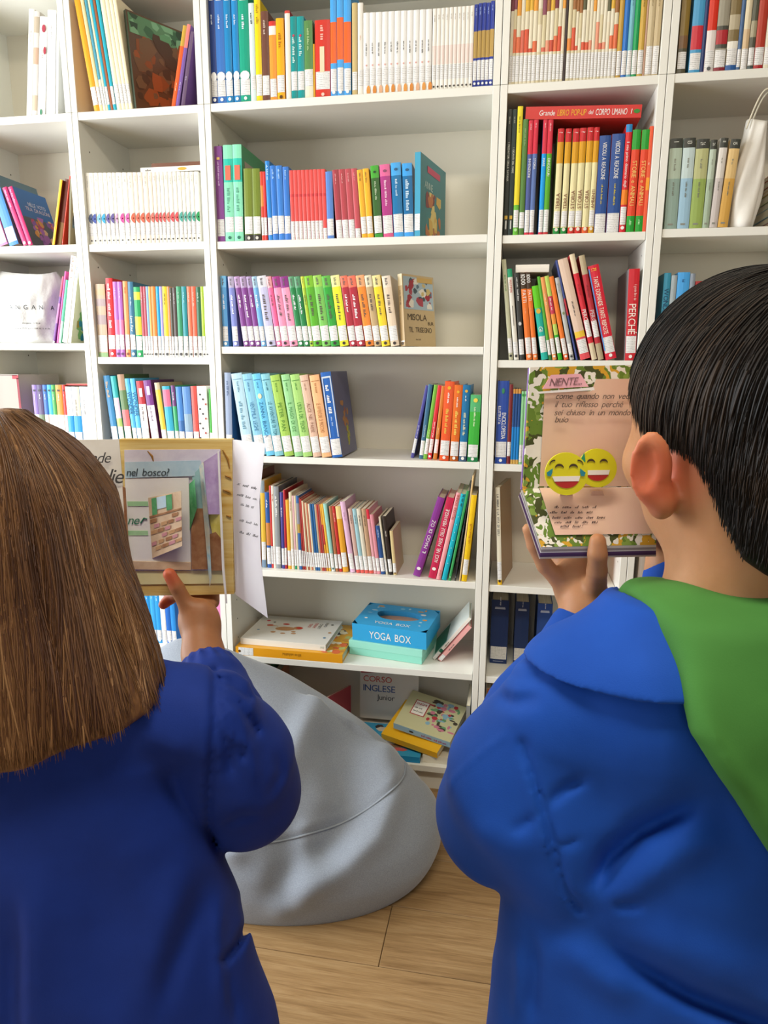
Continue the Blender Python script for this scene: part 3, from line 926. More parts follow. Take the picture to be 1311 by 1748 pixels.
# ---- second bookcase
tl = dict(l=-36, s=(.055, .215), kind='mag')
row('B', 1, [
    (161.5, 170.6, -6, '#eda52c', dict(l=-36, s=(.055, .215), d_=.2)), (171, 176.6, -6, '#ead9a2', dict(l=-35, d_=.2, s=(.055, .215), b=[(.3, .95, '#d8cf9c')])), (177, 181.4, -6, '#4d98ac', dict(l=-34, d_=.2, s=(.055, .215), b=[(0, .28, '#e4e4cc')])), (181.8, 185, -6, '#e8e0b8', dict(l=-33.4, d_=.2, s=(.055, .215))),
    (185.4, 189.6, -6, '#2aa4bc', dict(l=-33, d_=.2, s=(.055, .215))), (190, 194, -6, '#9c5a38', dict(l=-32.6, d_=.2, s=S0)), (194.4, 199.6, -6, '#2aa8ba', dict(l=-32, d_=.2, s=(.055, .215))),
    (200.4, 208, -8, '#efe6c4', dict(l=-31, d_=.2, s=(.055, .23))), (208.4, 214.4, -8, '#efe6c4', dict(l=-30.4, d_=.2, s=(.055, .23))), (214.8, 220.6, -8, '#efe6c4', dict(l=-30, d_=.2, s=(.055, .23))), (221, 226.6, -8, '#efe6c4', dict(l=-29.6, d_=.2, s=(.055, .23)))], Y=.008)
r = make_book(.012, .255, .225, '#3a4436', dict(s=S0, cover='#5c4632', flat=1, art=[art_rect(.02, .98, .78, .98, '#5a8a64', .0001), art_blobs(['#6a4a30', '#86502c', '#94552e', '#4c3a2a', '#70583e'], 21, 60, .03, .97, .03, .85, .16), art_blobs(['#3f6a4c', '#5f9a6e', '#7ab088', '#35503c'], 23, 26, .03, .97, .78, .98, .13)]), 'hard')
label_book(r, 'B', 1, '#5c4632', dict(lead='large ', noun='picture book showing its cover'), 'hard')
r.location = (x_at(229.4, .012, 2.0205), .012, 2.0212)
r.rotation_euler = (0, -.10, -.55)
row('B', 1, [(292.5, 299.4, 44, '#e8602c', dict(l=20, s=S0, b=[(.75, 1, '#c8a040')], t=('~~~', .2, .7, '#f4c8a0', .3), d_=.16)), (299.6, 308, 42, '#7a5aa0', dict(l=20, s=S0, b=[(.72, 1, '#f08078')], t=('~~~', .2, .65, '#c8b8e0', .35), d_=.16)), (308.6, 315, 54, '#6a5470', dict(l=16, Y=.012, s=S0, cover='#6a4a84', d_=.16, t=('~~', .35, .75, '#cabfd4', .3)))], Y=.01)

e2 = [78, 128, 180, 228, 277, 322, 372, 408, 475, 530, 590, 637, 690, 745, 790, 833, 870, 912, 955, 1003, 1048, 1095, 1135, 1180, 1225, 1276]
k2 = ['#4c5878', '#3c4c96', '#7cb4d4', '#2a98c0', '#5c4a8c', '#564884', '#cc98b8', '#e0448c', '#e4569c', '#e85a3c', '#ea6048', '#ea5c40', '#ea5a44', '#e86a5c', '#e44a48', '#e04a4c', '#e25450', '#ec6a5c', '#e24a50', '#e0484c', '#4a9c8c', '#58a494', '#4a9c88', '#4a9c88', '#1a8a4c']
row('B', 2, [(140 + e2[i] / 6.243, 140 + e2[i + 1] / 6.243 - .75, 295 - .1 * i, '#f0ede2' if not 9 <= i <= 14 else '#f1e6d6', dict(s=(.12, .30), t=('~~' if i % 3 else '~~~', .95, .62, '#b4b0a8', .3), d=[(.99, .365, .012, .0135, k2[i], math.pi / 2, math.pi * 1.5), (.75, .36, .002, .002, '#d8d4d4'), (.5, .055, .0025, .0025, '#4a4846')], d_=.15, k='mag')) for i in range(25)])

b3 = [(58, 160, 485, '#cdb69c', dict(b=[(.7, .8, '#b8a4a4'), (.45, .58, '#b4a0a0'), (.85, .93, '#d4b890'), (0, .06, '#98bc84')], s=(.07, .3), k='hard', cover='#8c2a2a')), (172, 245, 475, '#cf2a30', dict(t=('~~ ~~ ~', .93, .35, '#f0d4d4', .55), s=(.1, .28), n=W_, k='hard')),
      (250, 297, 481, '#b26cc0', dict(b=[(.3, .5, '#e07ca4')], t=('~~~', .92, .4, '#dcb4dc', .35), n='#5a3a5a')), (298, 345, 481, '#b26cc0', dict(b=[(.3, .5, '#e07ca4')], t=('~~~', .92, .4, '#dcb4dc', .35), n='#5a3a5a')), (357, 405, 480, '#f49a5c', dict(t=('~~', .92, .55, '#b0602c', .35), n='#7a4420')), (411, 468, 481, '#38718e', dict(t=[('~~', .8, .68, '#b8d0dc', .3), ('Love Four', .55, .32, W_, .45)], n=W_, sh=.2)),
      (474, 541, 490, '#27a05c', dict(b=[(.82, .93, '#d8d038'), (.32, .58, '#f0c840')], s=(.1, .3), n=W_)), (545, 574, 489, '#b8505c', dict(t=('~~ ~~', .92, .33, '#e4b4b8', .4))), (576, 604, 489, '#bc5660', dict(t=('~~ ~~', .92, .33, '#e4b4b8', .4))), (606, 630, 489, '#88b4e4', dict()), (632, 657, 489, '#e8a858', dict()),
      (661, 708, 489, '#f0883c', dict()), (713, 748, 489, '#1f9ed4', dict(t=('~~~', .9, .4, '#8cd0ec', .3))), (750, 780, 489, '#a89cd8', dict()), (783, 832, 489, '#ecd030', dict(t=('~~~', .9, .35, '#5a5420', .35))), (834, 857, 489, '#ee9468', dict()), (860, 889, 491, '#4e4a3c', dict(t=('~~ ~', .92, .35, '#c8c4b4', .35))), (892, 930, 491, '#544844', dict(t=('~~ ~', .92, .35, '#ccc4c4', .35))),
      (933, 985, 489, '#3c9468', dict(t=('~~ ~', .92, .35, '#a4d0b8', .35))), (990, 1042, 489, '#2f9098', dict(t=('~~ ~', .92, .35, '#a0d0d4', .35))), (1048, 1090, 489, '#ee7856', dict(t=('~~ ~', .92, .35, '#f4c4b0', .35))), (1095, 1142, 489, '#ea6a4c', dict(t=('~~ ~', .92, .35, '#f4c4b0', .35))), (1146, 1192, 490, '#34684c', dict(t=('~~ ~', .92, .35, '#c0d4c8', .35))), (1195, 1228, 489, '#a8c43c', dict(t=('~~', .92, .35, '#dce4a0', .35))), (1230, 1262, 489, '#e8e8dc', dict())]
row('B', 3, [(160 + a / 6.395, 160 + b / 6.395, y, h, dict(dict(s=(.1, .3), d_=.14, l=-7 + 2.0 * i / 24, **({} if i < 7 else dict(b=[(0, .1, '#ecebe6')], n='#4a4846'))), **o)) for i, (a, b, y, h, o) in enumerate(b3)])

b4 = [(170, 236, 70, 641, '#3a84b4', dict(t=('~~', .92, .62, '#c8a880', .5))), (245, 302, 148, 642, '#2fa4a4', dict(b=[(.45, .72, '#d4c4d4'), (.15, .45, '#a8c468')])), (313, 386, 222, 639, '#5c7848', dict(b=[(.8, 1, '#a88468'), (.28, .55, '#e07070')], k='hard')), (398, 446, 305, 646, '#58b8e8', dict(t=('WONDER', .82, .42, '#1e4a7c', .8), k='hard')), (447, 497, 362, 646, '#5abcec', dict(t=('WONDER', .82, .42, '#1e4a7c', .8), k='hard')),
      (502, 586, 428, 650, '#b42c34', dict(b=[(0, .68, '#f0e8e0')], t=('~~~', .64, .3, '#5a4a4a', .3), q=[(.3, .75, .78, .9, '#e8c8c4')], cover='#8c2228')), (600, 680, 506, 649, '#7a3c84', dict(b=[(0, .66, '#ece4ec')], t=('~~~', .64, .3, '#6a5a6a', .3), q=[(.3, .75, .8, .92, '#d8bcdc')], cover='#5e2c68')), (714, 772, 628, 653, '#e8c440', dict(cover='#c8b088', b=[(.9, 1, '#c8b898')])),
      (775, 853, 712, 659, '#38a8c4', dict(b=[(.7, .95, '#d4708c')])), (860, 902, 808, 658, '#3aa468', dict(b=[(.7, 1, '#6c3a74')], t=('~~~', .9, .3, '#d0e8d8', .35))), (905, 966, 860, 660, '#4884cc', dict(b=[(.3, .5, '#3c6ca8')])), (972, 1056, 930, 660, '#5e8cc8', dict(b=[(.35, .6, '#8aa4b8')])),
      (1062, 1122, 1025, 659, '#e05a50', dict(b=[(0, .02, '#eee')])), (1128, 1234, 1092, 659, '#ece8e4', dict(d=[((i * 37 % 10) / 10 * .9 + .05, .25 + .07 * i, .003, .003, ['#3a3a3a', '#b0504a', '#4a4a4a'][i % 3]) for i in range(10)])), (1238, 1266, 1222, 664, '#3f9c34', dict())]
row('B', 4, [(165 + a / 6.395, 165 + b / 6.395, y, h, dict(dict(s=(.1, .34), d_=.15, l=(tl_ - a) / 6.395), **o)) for (a, b, tl_, y, h, o) in b4], yb=745)
# books on the sixth shelf, seen under the open pop-up book
row('B', 6, [(236 + 8.4 * i, 244 + 8.4 * i, 985, ['#2a9ae0', '#2fa0e4', '#2a94dc', '#3aa4e6', '#2c98e0', '#efefec', '#2468c0', '#2a8ad8'][i], dict(s=(.05, .2), l=-9, n=W_, t=('~~~', .8, .3, '#bcdcf0', .3), d_=.15)) for i in range(8)]
    + [(370, 379.5, 990, '#e48ab8', dict(l=-5, s=(.06, .2), d_=.16, b=[(0, .05, '#2a7a4c'), (.7, 1, '#c8a090')]))], Y=.02)

# ---- leftmost bookcase
row('A', 1, [(45.5, 54.6, 16, '#ecebe4', dict(l=4, s=S0, t=('~~~', .8, .2, '#c4c0b8', .3))), (55, 63.6, 20, '#d9d4cc', dict(s=S0, b=[(.5, .66, '#c8a890'), (.05, .2, '#c4b49c'), (.8, .95, '#bcae98')])), (64.4, 78.4, 29, '#efeee8', dict(s=S0, t=('~~~', .7, .25, '#b4aca4', .25), d=[(.6, .88, .006, .01, '#b04050'), (.8, .66, .004, .01, '#b03a4a'), (.5, .03, .004, .008, '#4a8a6a')])), (79.4, 93.6, 18, '#ecece8', dict(s=S0, l=2, t=('~~~', .85, .2, '#c4c4c4', .25))),
     (95, 99, 22, '#dcdcd8', dict(s=S0, flat=1, d_=.2, cover='#dedfdc', art=[art_disc(.55, .17, .048, '#c02430'), art_disc(.3, .38, .014, '#2a7ac8')]))], Y=.01)
row('A', 2, [(-1, 15, 305, '#e080b4', dict(l=-40, s=(.03, .3), d_=.15)), (17, 33.4, 300, '#3c82c4', dict(l=-40, s=(.05, .26), d_=.18, cover='#5a7480')), (40.5, 48.4, 320, '#c42868', dict(l=-37, s=S0, t=('~~~', .95, .35, '#f0a8c8', .45), n=W_, d_=.15)),
     (49.2, 57, 319, '#c42868', dict(l=-36, s=S0, t=('~~~', .95, .35, '#f0a8c8', .45), n=W_, d_=.15, cover='#2d66a4', art=[art_rect(.0, 1, .0, .5, '#5a5e66', .0001), art_blobs(['#c87838', '#d89850', '#8a5aa4', '#a86cb4', '#b84a70', '#e0b890'], 31, 44, .2, .97, .03, .55, .14), art_text('NELLE VOTO', .3, .72, .07, '#e0e0e8', .55), art_text('TRA DRAGONI', .18, .63, .07, '#e0d0d8', .75)]))], Y=.012)
row('A', 2, [(89, 96.4, 307, '#f0bc28', dict(l=13.4, s=S0, t=('~~~', .25, .7, '#b08a20', .35), cover='#5a2a20', d_=.16)), (97, 104.6, 306, '#6a3424', dict(l=14, Y=.02, s=S0, b=[(0, .35, '#8a6a3c')], d_=.15)), (105.6, 115.4, 300, '#e8503c', dict(l=13, s=S0, n=W_, d_=.18, t=('~~~', .25, .7, '#f0a088', .25))), (116.4, 119.4, 305, '#7c7456', dict(l=3, s=S0, d_=.17, cover='#8a7a5c', flat=1, art=[art_blobs(['#4a4a4c', '#a8905c', '#c8b88c', '#5a6a70'], 41, 26)]))], Y=.01)
row('A', 3, [(90, 96.2, 472, '#7a4a94', dict(l=16, s=(.0, .03), b=[(.3, .6, '#c07ab0'), (.7, 1, '#b8506a')], d_=.17)), (96.6, 99.4, 463, '#dc5ca0', dict(l=14, s=S0, d_=.17)), (99.8, 105.8, 478, '#5cbc94', dict(l=12.6, s=S0, b=[(.0, .35, '#a8d4c0')], d_=.17)), (106.2, 115, 437, '#ebe8dc', dict(l=15, s=S0, t=[('~~~ ~', .98, .7, '#a88878', .45)], d_=.2)),
     (116, 121, 441, '#f3f2ee', dict(l=14.5, Y=.012, s=S0, d_=.2, t=('~~~', .9, .6, '#5a7a9c', .5), cover='#c4c4a4', flat=1, art=[art_blobs(['#8a7a34', '#2a7a8c', '#6a9a5c', '#a89a4c'], 43, 22, .1, .9, .02, .4)]))], Y=.012)
b4a = [(465, 525, '#8a74b4', W_), (526, 600, '#50406a', '#6a7a5c'), (601, 660, '#2c64ac', '#c8bcb4'), (661, 712, '#48b8dc', '#f0eee8'), (713, 766, '#4a9c4c', '#f0eee8'), (769, 850, '#ee8c34', '#f0e8dc'), (855, 894, '#d03c38', '#eee4e0'), (896, 972, '#2a94d4', '#f0eeea'), (976, 1076, '#2a90d0', '#dcd0b8'), (1082, 1190, '#f0eee8', '#f0eee8')]
row('A', 4, [(a / 7.71, b / 7.71, 657 if i < 7 else 660, h, dict(s=(.06, .3), b=[(0, .55, h2)] if i < 7 else ([(.55, 1, h2)] if i < 9 else []), q=[(.3, .7, .9, .93, '#3a3a3a')] if i < 7 else [], t=('~~', .86, .6, '#d8d8d8', .25) if i < 7 else ('~~~', .8, .3, '#7a7a7a', .25), d_=.14)) for i, (a, b, h, h2) in enumerate(b4a)], yb=720)

# ---- fourth bookcase, top shelf: magazines whose spines make one picture
R1 = random.Random(5)
d1 = []
xs1 = [867.5, 873, 878.4, 885.6, 892, 899.4, 906, 913.6, 921, 928, 934.6, 941.4, 948, 954.4, 959.8, 964.6, 971.6, 978, 983, 988.6, 995, 1001, 1006.4, 1012, 1018, 1024, 1030, 1036, 1042.4, 1049.6]
for i in range(len(xs1) - 1):
    bs = [(.33, .33 + R1.uniform(.04, .30), R1.choice(['#d8583c', '#e07048', '#e88a3c', '#d86a54', '#e89a7c', '#e8dcc0', '#c8503c']))]
    if R1.random() < .75:
        z = R1.uniform(.70, .78)
        bs.append((z, .98, R1.choice(['#7a3440', '#8a4a5c', '#e0b040', '#e8a040', '#5a5a40', '#a06a3c', '#e6ddc4', '#6a4a6a'])))
    d1.append((xs1[i], xs1[i + 1] - .3, -22, '#3a2c2c' if i == 14 else R1.choice(['#e0d6b8', '#e6dcc0', '#d8cba4', '#e8e0c8']), dict(b=[] if i == 14 else bs, s=S0 if i == 14 else (.03, .30), d_=.2, k='mag')))
row('D', 1, d1 + [(1050, 1058, -22, '#c8a048', dict(s=(.03, .3), d_=.2)), (1058.6, 1067.4, -22, '#2a74c8', dict(s=(.03, .3), d_=.2)), (1067.8, 1076, -22, '#74b8c8', dict(s=(.03, .3), d_=.2, t=('~~~', .9, .4, '#4a8a9c', .3))), (1076.4, 1085.4, -22, '#16a058', dict(s=(.03, .3), d_=.2)), (1085.8, 1095.6, -22, '#cfa94c', dict(s=(.03, .3), d_=.2, t=('~~~', .9, .4, '#9a7c34', .3))),
    (1096, 1099, -22, '#c8a08a', dict(s=S0)), (1099.4, 1110.6, -22, '#cdbb94', dict(s=(.02, .34), t=('~~~', .9, .4, '#a08c64', .3), d_=.2)), (1111, 1121.6, -22, '#c8b48c', dict(s=(.02, .34), t=('~~~', .9, .4, '#a08c64', .3), d_=.2))], Y=.008)
# second shelf
eco = dict(s=(.02, .20), d_=.17)
terra = dict(b=[(.87, 1, '#c8242c'), (.69, .87, '#d89c1c'), (0, .06, '#c8302c')], s=(.07, .22), n='#e8e0d0', d_=.16)


def enc(t, z1=.45, bot='#1e8a3c'):
    return dict(terra, b=[(.875, 1, '#c8242c'), (.675, .875, '#d89c1c'), (0, .06, bot)], t=[('?', .965, .9, W_, .55), (t, .24, z1, '#7a3a28', .6)])


dom = dict(d_=.18, s=(.02, .22))
row('D', 2, [
    (858.6, 866.6, 187, '#30342f', dict(t=[('~~', .94, .84, '#b8b8a8', .3), ('I PREDATORI DELLA SAVANA', .74, .27, '#d8d8c8', .4)], s=S0, q=[(.2, .8, .13, .16, '#c8a030'), (.35, .65, .05, .12, '#c8c8c0')], d_=.2)), (867, 874.6, 187, '#2c3a36', dict(t=[('~~', .94, .84, '#b8b8a8', .3), ('I GIGANTI DEL MARE', .70, .34, '#d8d8c8', .4)], s=S0, q=[(.2, .8, .13, .16, '#c8a030'), (.35, .65, .05, .12, '#c8c8c0')], d_=.2)),
    (875, 883.8, 182, '#ecd930', dict(b=[(0, .24, '#6cbc3c')], t=('~~~~~', .92, .3, '#8a8a2c', .35), s=(.06, .2), n='#b8e8a0', d_=.2)), (885, 893.6, 204, '#57803e', dict(t=('~~ ~~', .92, .5, '#9cb480', .3), s=(.06, .2), d_=.2)),
    (894.4, 902.6, 206, '#4e5c98', dict(dom, b=[(.71, 1, '#d42e44'), (0, .02, '#d42e44')], t=[('~~', .97, .74, '#f0c0c4', .3), ('INVENZIONI', .67, .43, W_, .5)])), (903, 910.6, 205, '#5c74ac', dict(dom, b=[(.71, 1, '#d42e44'), (0, .02, '#d42e44')], t=[('~~', .97, .74, '#f0c0c4', .3), ('STORIA', .67, .5, W_, .5)])), (918.4, 926, 205, '#169ce4', dict(dom, b=[(.71, 1, '#d42e44'), (0, .02, '#d42e44')], t=[('~~', .97, .74, '#f0c0c4', .3), ('MARE', .67, .55, W_, .5)])), (926.6, 935, 205, '#5aa82a', dict(dom, b=[(.71, 1, '#d42e44'), (0, .02, '#c83a3c')], t=[('~~', .97, .74, '#f0c0c4', .3), ('DINOSAURI', .67, .45, W_, .5)])),
    (943.6, 954, 220, '#e6dca8', enc('TERRA')), (956.4, 966.4, 220, '#e6dca8', enc('TERRA')), (968.7, 979.4, 220, '#e6dca8', enc('STORIA', .46, '#d0342c')), (980.2, 991.2, 219, '#e6dca8', enc('STORIA', .46, '#d0342c')), (992.4, 1003, 218, '#e6dca8', dict(enc('STORIA', .46, '#e06030'), s=S0)), (1003.7, 1012.6, 218, '#e6dca8', enc('AMBIENTI', .5, '#d89c1c')),
    (1013.4, 1032.4, 232, '#2a4f92', dict(t=[('VEICOLI A REAZIONE', .93, .55, W_, .35), ('~~~~', .5, .27, '#c8b838', .2)], s=(.0, .2), d_=.17, cover='#e06a3c')), (1034, 1055.4, 229, '#2a4f92', dict(t=[('VEICOLI A REAZIONE', .93, .55, W_, .35), ('~~~~', .5, .27, '#c8b838', .2)], s=(.0, .2), d_=.17, cover='#e06a3c')),
    (1056.4, 1066.6, 213, '#d42e34', dict(b=[(.26, .40, '#ec8424'), (.93, 1, '#2a8ac8')], t=('Il mio primo dizionario degli', .84, .42, W_, .45), s=(.07, .24), n=W_, d_=.18)), (1068, 1081.6, 222, '#e2482c', dict(b=[(.81, 1, '#2a9c34'), (0, .16, '#2a9c34')], t=[('STORIE e ANIMALI', .7, .26, '#f0c870', .55), ('~', .12, .04, '#a8e0a0', .4)], s=S0, d_=.2)), (1083.4, 1096.4, 222, '#e2482c', dict(b=[(.81, 1, '#2a9c34'), (0, .16, '#2a9c34')], t=[('STORIE e ANIMALI', .7, .26, '#f0c870', .55), ('~', .12, .04, '#a8e0a0', .4)], s=S0, d_=.2)),
    (1099, 1105, 216, '#e05a38', dict(b=[(.4, .52, '#e89a2c')], s=S0, t=('~', .66, .54, '#f4dcd0', .4), d_=.19))], Y=.008)
# third shelf
row('D', 3, [
    (868.8, 876, 443, '#c0c0a0', dict(l=-12.4, t=('~~~ ~~', .85, .4, '#5a8a4a', .4), s=(.07, .22), n='#2a2a2a', d_=.17)), (877.6, 885.6, 459, '#e4e0d4', dict(l=-12, b=[(.91, 1, '#2a9a6c')], t=('PESTIFERI', .88, .66, '#c0483c', .5), q=[(.45, .55, .38, .6, '#3a3a3a')], s=(.06, .2), n='#3a3a3a', d_=.16)), (887.2, 895.6, 466, '#3a3936', dict(l=-9.4, t=('~~ ~~', .95, .6, '#c8c8c4', .4), d=[(.5, .42, .004, .005, '#c8c8c8')], s=(.06, .24), d_=.16)),
    (898.6, 908.6, 466, '#e8762c', dict(l=-11.4, b=[(.82, 1, '#453424')], t=[('1000', .98, .84, W_, .75), ('FATTI', .80, .66, W_, .6), ('~~', .6, .3, '#f0b07c', .25)], s=(.07, .26), n='#f4d0b0', d_=.16)), (910, 920.8, 466, '#e8762c', dict(l=-12.6, b=[(.82, 1, '#453424')], t=[('1000', .98, .84, W_, .75), ('FATTI', .80, .66, W_, .6), ('~~', .6, .3, '#f0b07c', .25)], s=(.07, .26), n='#f4d0b0', d_=.16)),
    (924.4, 936, 488, '#24b0a0', dict(l=-17, b=[(.7, 1, '#62c41c')], d=[(.5, .66, .006, .007, '#d8b040')], t=('Gli', .45, .33, W_, .6), s=(.1, .32), d_=.16)), (937, 942.8, 472, '#5aa834', dict(l=-20, s=(.06, .24), d_=.16, b=[(0, .06, '#3a7a3c')])), (943.4, 950.8, 473, '#e89a58', dict(l=-21, s=(.07, .26), t=('~~ ~', .8, .35, '#f4dcc0', .35), n=W_, d_=.16)),
    (953, 961.8, 471, '#b8d060', dict(l=-23.6, b=[(.55, .76, '#c83c54'), (.43, .55, '#e8963c'), (0, .30, '#38b02c')], t=('~~ ~', .74, .45, W_, .4), s=(.08, .27), d_=.16)), (963, 970.8, 472, '#ec7a2c', dict(l=-26, s=(.07, .26), n=W_, b=[(0, .06, '#e0602c')], d_=.16)), (973, 982, 474, '#b8bab8', dict(l=-26, t=('SPAZIO', .93, .76, '#8a8c8c', .5), s=(.07, .2), n='#3a3a3a', d=[(.5, .57, .003, .004, '#7a8a5a')], d_=.17)),
    (983.4, 990.4, 444, '#43508c', dict(l=-35, b=[(.45, .62, '#b83440')], s=S0, d_=.2)), (991.2, 1008.4, 442, '#dfc3ae', dict(l=-40, b=[(.0, .22, '#e05058'), (.22, .28, '#ecc43c')], t=('~~~~', .58, .32, '#4a4444', .2), s=(.06, .2), d_=.2, k='hard')), (1010.4, 1019.6, 434, '#d02c38', dict(l=-39, b=[(.82, 1, '#e0d0b0'), (0, .16, '#d8c8a8')], t=[('~~~', .72, .52, '#a8242c', .35), ('PERC', .48, .36, W_, .7)], s=(.22, .38), d_=.17)),
    (1021, 1031, 436, '#b8303a', dict(l=-33.4, b=[(.82, 1, '#b8a888'), (0, .16, '#b4a484')], t=[('~~~', .72, .52, '#8a242c', .35), ('PERC', .48, .36, '#d8c8c8', .7)], s=(.22, .38), d_=.17)), (1034.4, 1053.2, 453, '#d6263a', dict(l=-31.6, b=[(0, .001, '#d6263a')], t=[('?!', .97, .91, '#f0c040', .5), ('TANTE DOMANDE TANTE RISPOSTE', .88, .27, '#f4ecd8', .42)], q=[(.0, .1, .1, .97, '#2a98e0')], s=(.07, .24), n=W_, k='hard', d_=.18))], Y=.008)
row('D', 3, [(1066.4, 1084.6, 459, '#c92630', dict(l=7.4, t=[('il grande libro dei', .83, .66, '#f0d0c8', .26, .7), ('PERCH\u00c9', .62, .28, '#f4e8dc', .68)], s=(.08, .27), n=W_, cover='#8c8a8c', k='hard', d_=.19))], Y=.006)
# fourth shelf
row('D', 4, [(844.6, 863.6, 650, '#2f4ea4', dict(t=[('ENCICLOPEDIA', .62, .3, W_, .38, .66), ('ILLUSTRATA', .7, .48, W_, .24, .25)], s=(.08, .27), n=W_, b=[(0, .02, '#2f4ea4')], d=[(.5, .88, .004, .008, '#3a8a5c')], k='hard', cover='#8c2430')), (864.6, 870.4, 656, '#7a2a2c', dict(s=(.1, .28)))]
    + [(871.2 + 4.5 * i, 875.4 + 4.5 * i, 664, '#234a84', dict(s=S0, b=[(0, .5, '#1a7cc4'), (.94, 1, '#c88a3c'), (0, .06, '#c8a050')])) for i in range(3)] + [(885.2 + 5.2 * i, 890 + 5.2 * i, 668, ['#8cc890', '#90cc94', '#a894c8'][i], dict(s=(.03, .27), d=[(.5, .95, .003, .004, '#2a9a3c')])) for i in range(3)], Y=.008)
row('D', 5, [(849.5, 857, 832, '#e9e2cc', dict(l=-4, yaw=-.16, t=('LA BIBBIA E LA VITA DI GES\u00da'.replace('\u00da', 'U'), .93, .42, '#4a4a4c', .5), b=[(0, .05, '#e8b824')], s=(.06, .24), n='#3a3020', cover='#a0845c', d_=.19)),
             (981, 987, 928, '#d8402c', dict(l=2, Y=.06, s=(.0, .3), d_=.15)), (988, 994, 930, '#3a2a28', dict(l=2, Y=.06, s=S0, d_=.15)), (995, 1003, 926, '#e0642c', dict(l=2, Y=.06, s=(.0, .3), d_=.15))], Y=.01)
big = dict(t=[('~~', .91, .91, W_, .1)], s=S0, d_=.19, k='hard', flat=0)
row('D', 6, [(835.4, 864.6, 1024, '#1f3566', dict(lead='thick ', s=(.07, .27), t=[('~~', .92, .92, '#c8ccd8', .1)], q=[(.22, .78, .885, .895, '#b8c0d4'), (.2, .8, .862, .882, '#b8c0d4'), (.2, .8, .035, .042, '#b8c0d4')], k='hard', d_=.155)), (875.6, 899, 1027, '#213868', dict(lead='thick ', s=(.07, .27), t=[('~~', .92, .92, '#c8ccd8', .1)], q=[(.22, .78, .885, .895, '#b8c0d4'), (.2, .8, .862, .882, '#b8c0d4'), (.2, .8, .035, .042, '#b8c0d4')], k='hard', d_=.155)), (912.6, 937.6, 1030, '#2a4a8c', dict(lead='thick ', s=(.07, .27), t=[('~~', .92, .92, '#c8ccd8', .1)], q=[(.22, .78, .885, .895, '#b8c0d4'), (.2, .8, .862, .882, '#b8c0d4'), (.2, .8, .035, .042, '#b8c0d4')], k='hard', d_=.155))], Y=.105)
row('D', 7, [(826, 833, 1175, '#a86a44', dict(s=S0)), (834, 846, 1178, '#8a4a34', dict(s=S0)), (848, 862, 1180, '#c8a070', dict(s=(.1, .3)))], Y=.02)

# ---- rightmost bookcase
row('E', 1, [(1154.4, 1169, -20, '#8a7030', dict(b=[(.0, .3, '#54503c'), (.3, .45, '#7c5a38')], s=(.06, .26), d_=.17)), (1174.6, 1193.6, -20, '#4a9ecc', dict(b=[(.28, .56, '#cc2f3e')], s=(.04, .24), d_=.17)), (1194, 1200, -20, '#2c3c6c', dict(s=S0, d_=.15)), (1200.8, 1216.4, -20, '#d8321f', dict(b=[(0, .50, '#e6ddd8')], s=(.05, .26), n='#5a5a5a', d_=.17)), (1217, 1236, -20, '#9c9684', dict(b=[(.28, .55, '#4c4c44'), (.33, .5, '#b02c34'), (0, .05, '#8c2a38')], s=(.05, .26), d_=.17)),
    (1237, 1255, -20, '#82704a', dict(b=[(.27, .36, '#ece8dc'), (.5, .68, '#b8ac90'), (0, .08, '#2c5c9c')], s=(.07, .27), d_=.17)), (1255.6, 1262, -20, '#4a6a94', dict(s=(.04, .26), d_=.17)), (1262.8, 1273.6, -20, '#ddd0b0', dict(b=[(.26, .5, '#d4b890')], s=(.0, .26), d_=.17)), (1274.4, 1284.6, -20, '#5a5a4c', dict(b=[(.4, .6, '#a8a084'), (0, .04, '#4a5a5c')], s=(.05, .27), d_=.17)), (1285.2, 1301, -20, '#b43c2c', dict(b=[(0, .04, '#b02c34')], s=(.05, .27), d_=.17)), (1301.8, 1316, -20, '#ddd8c0', dict(s=(.05, .27), d_=.17))], Y=.008)
e2b = [(1133.6, 1154.4, 237, '#b4c4b0', '#93ab9f', 11), (1155.4, 1175.2, 236, '#c4d6d4', '#9cc0d4', 12.6), (1176, 1197.6, 238, '#b8ba84', '#97ae5c', 13.6), (1198.4, 1209.4, 239, '#b8c6b4', '#a4b69f', 15.4), (1210.4, 1223.6, 236, '#ded8d0', '#c8bfba', 20), (1224.4, 1241.6, 238, '#dcbc80', '#d2a350', 23)]
row('E', 2, [(x0, x1, y, top, dict(l=l, b=[(.895, 1, '#40423c'), (0, .56, bot)], t=[(['1', '13', '24', '26', '11', '15'][i], .965, .93, '#d8d8cc', .4), ('~~', .78, .6, '#8c8c7c', .2), ('~~~', .52, .25, '#7c7c6c', .2)], s=S0, lead='numbered ', q=[(.25, .65, .04, .06, '#8c8c80')], d_=.15)) for i, (x0, x1, y, top, bot, l) in enumerate(e2b)], Y=.008)
row('E', 3, [(1126.4, 1138, 466, '#3f93b0', dict(t=('WONDER', .82, .42, '#1e3c5c', .7), s=(.07, .28), k='hard')), (1139, 1148.6, 470, '#a4b0b4', dict(b=[(.2, .4, '#b0a83c')], s=(.07, .28))), (1149.4, 1169.6, 465, '#4ba2e2', dict(t=('~', .92, .88, '#2a5a8c', .3), s=(.07, .28), k='hard')), (1170.4, 1179, 467, '#8a94a0', dict(s=(.07, .28))), (1180, 1194, 480, '#9c2a28', dict(d=[(.55, .93, .005, .006, W_)], s=(.07, .28))), (1195, 1199.4, 486, '#a83430', dict(s=S0)), (1200, 1216.6, 485, '#ece8e0', dict(s=(.07, .28)))], Y=.01, yb=560)
row('E', 5, [(1086, 1097, 905, '#c8beb4', dict(s=S0, b=[(0, .1, '#b02c30')])), (1098, 1110, 900, '#7a8a9c', dict(s=(.1, .3)))], Y=.01)

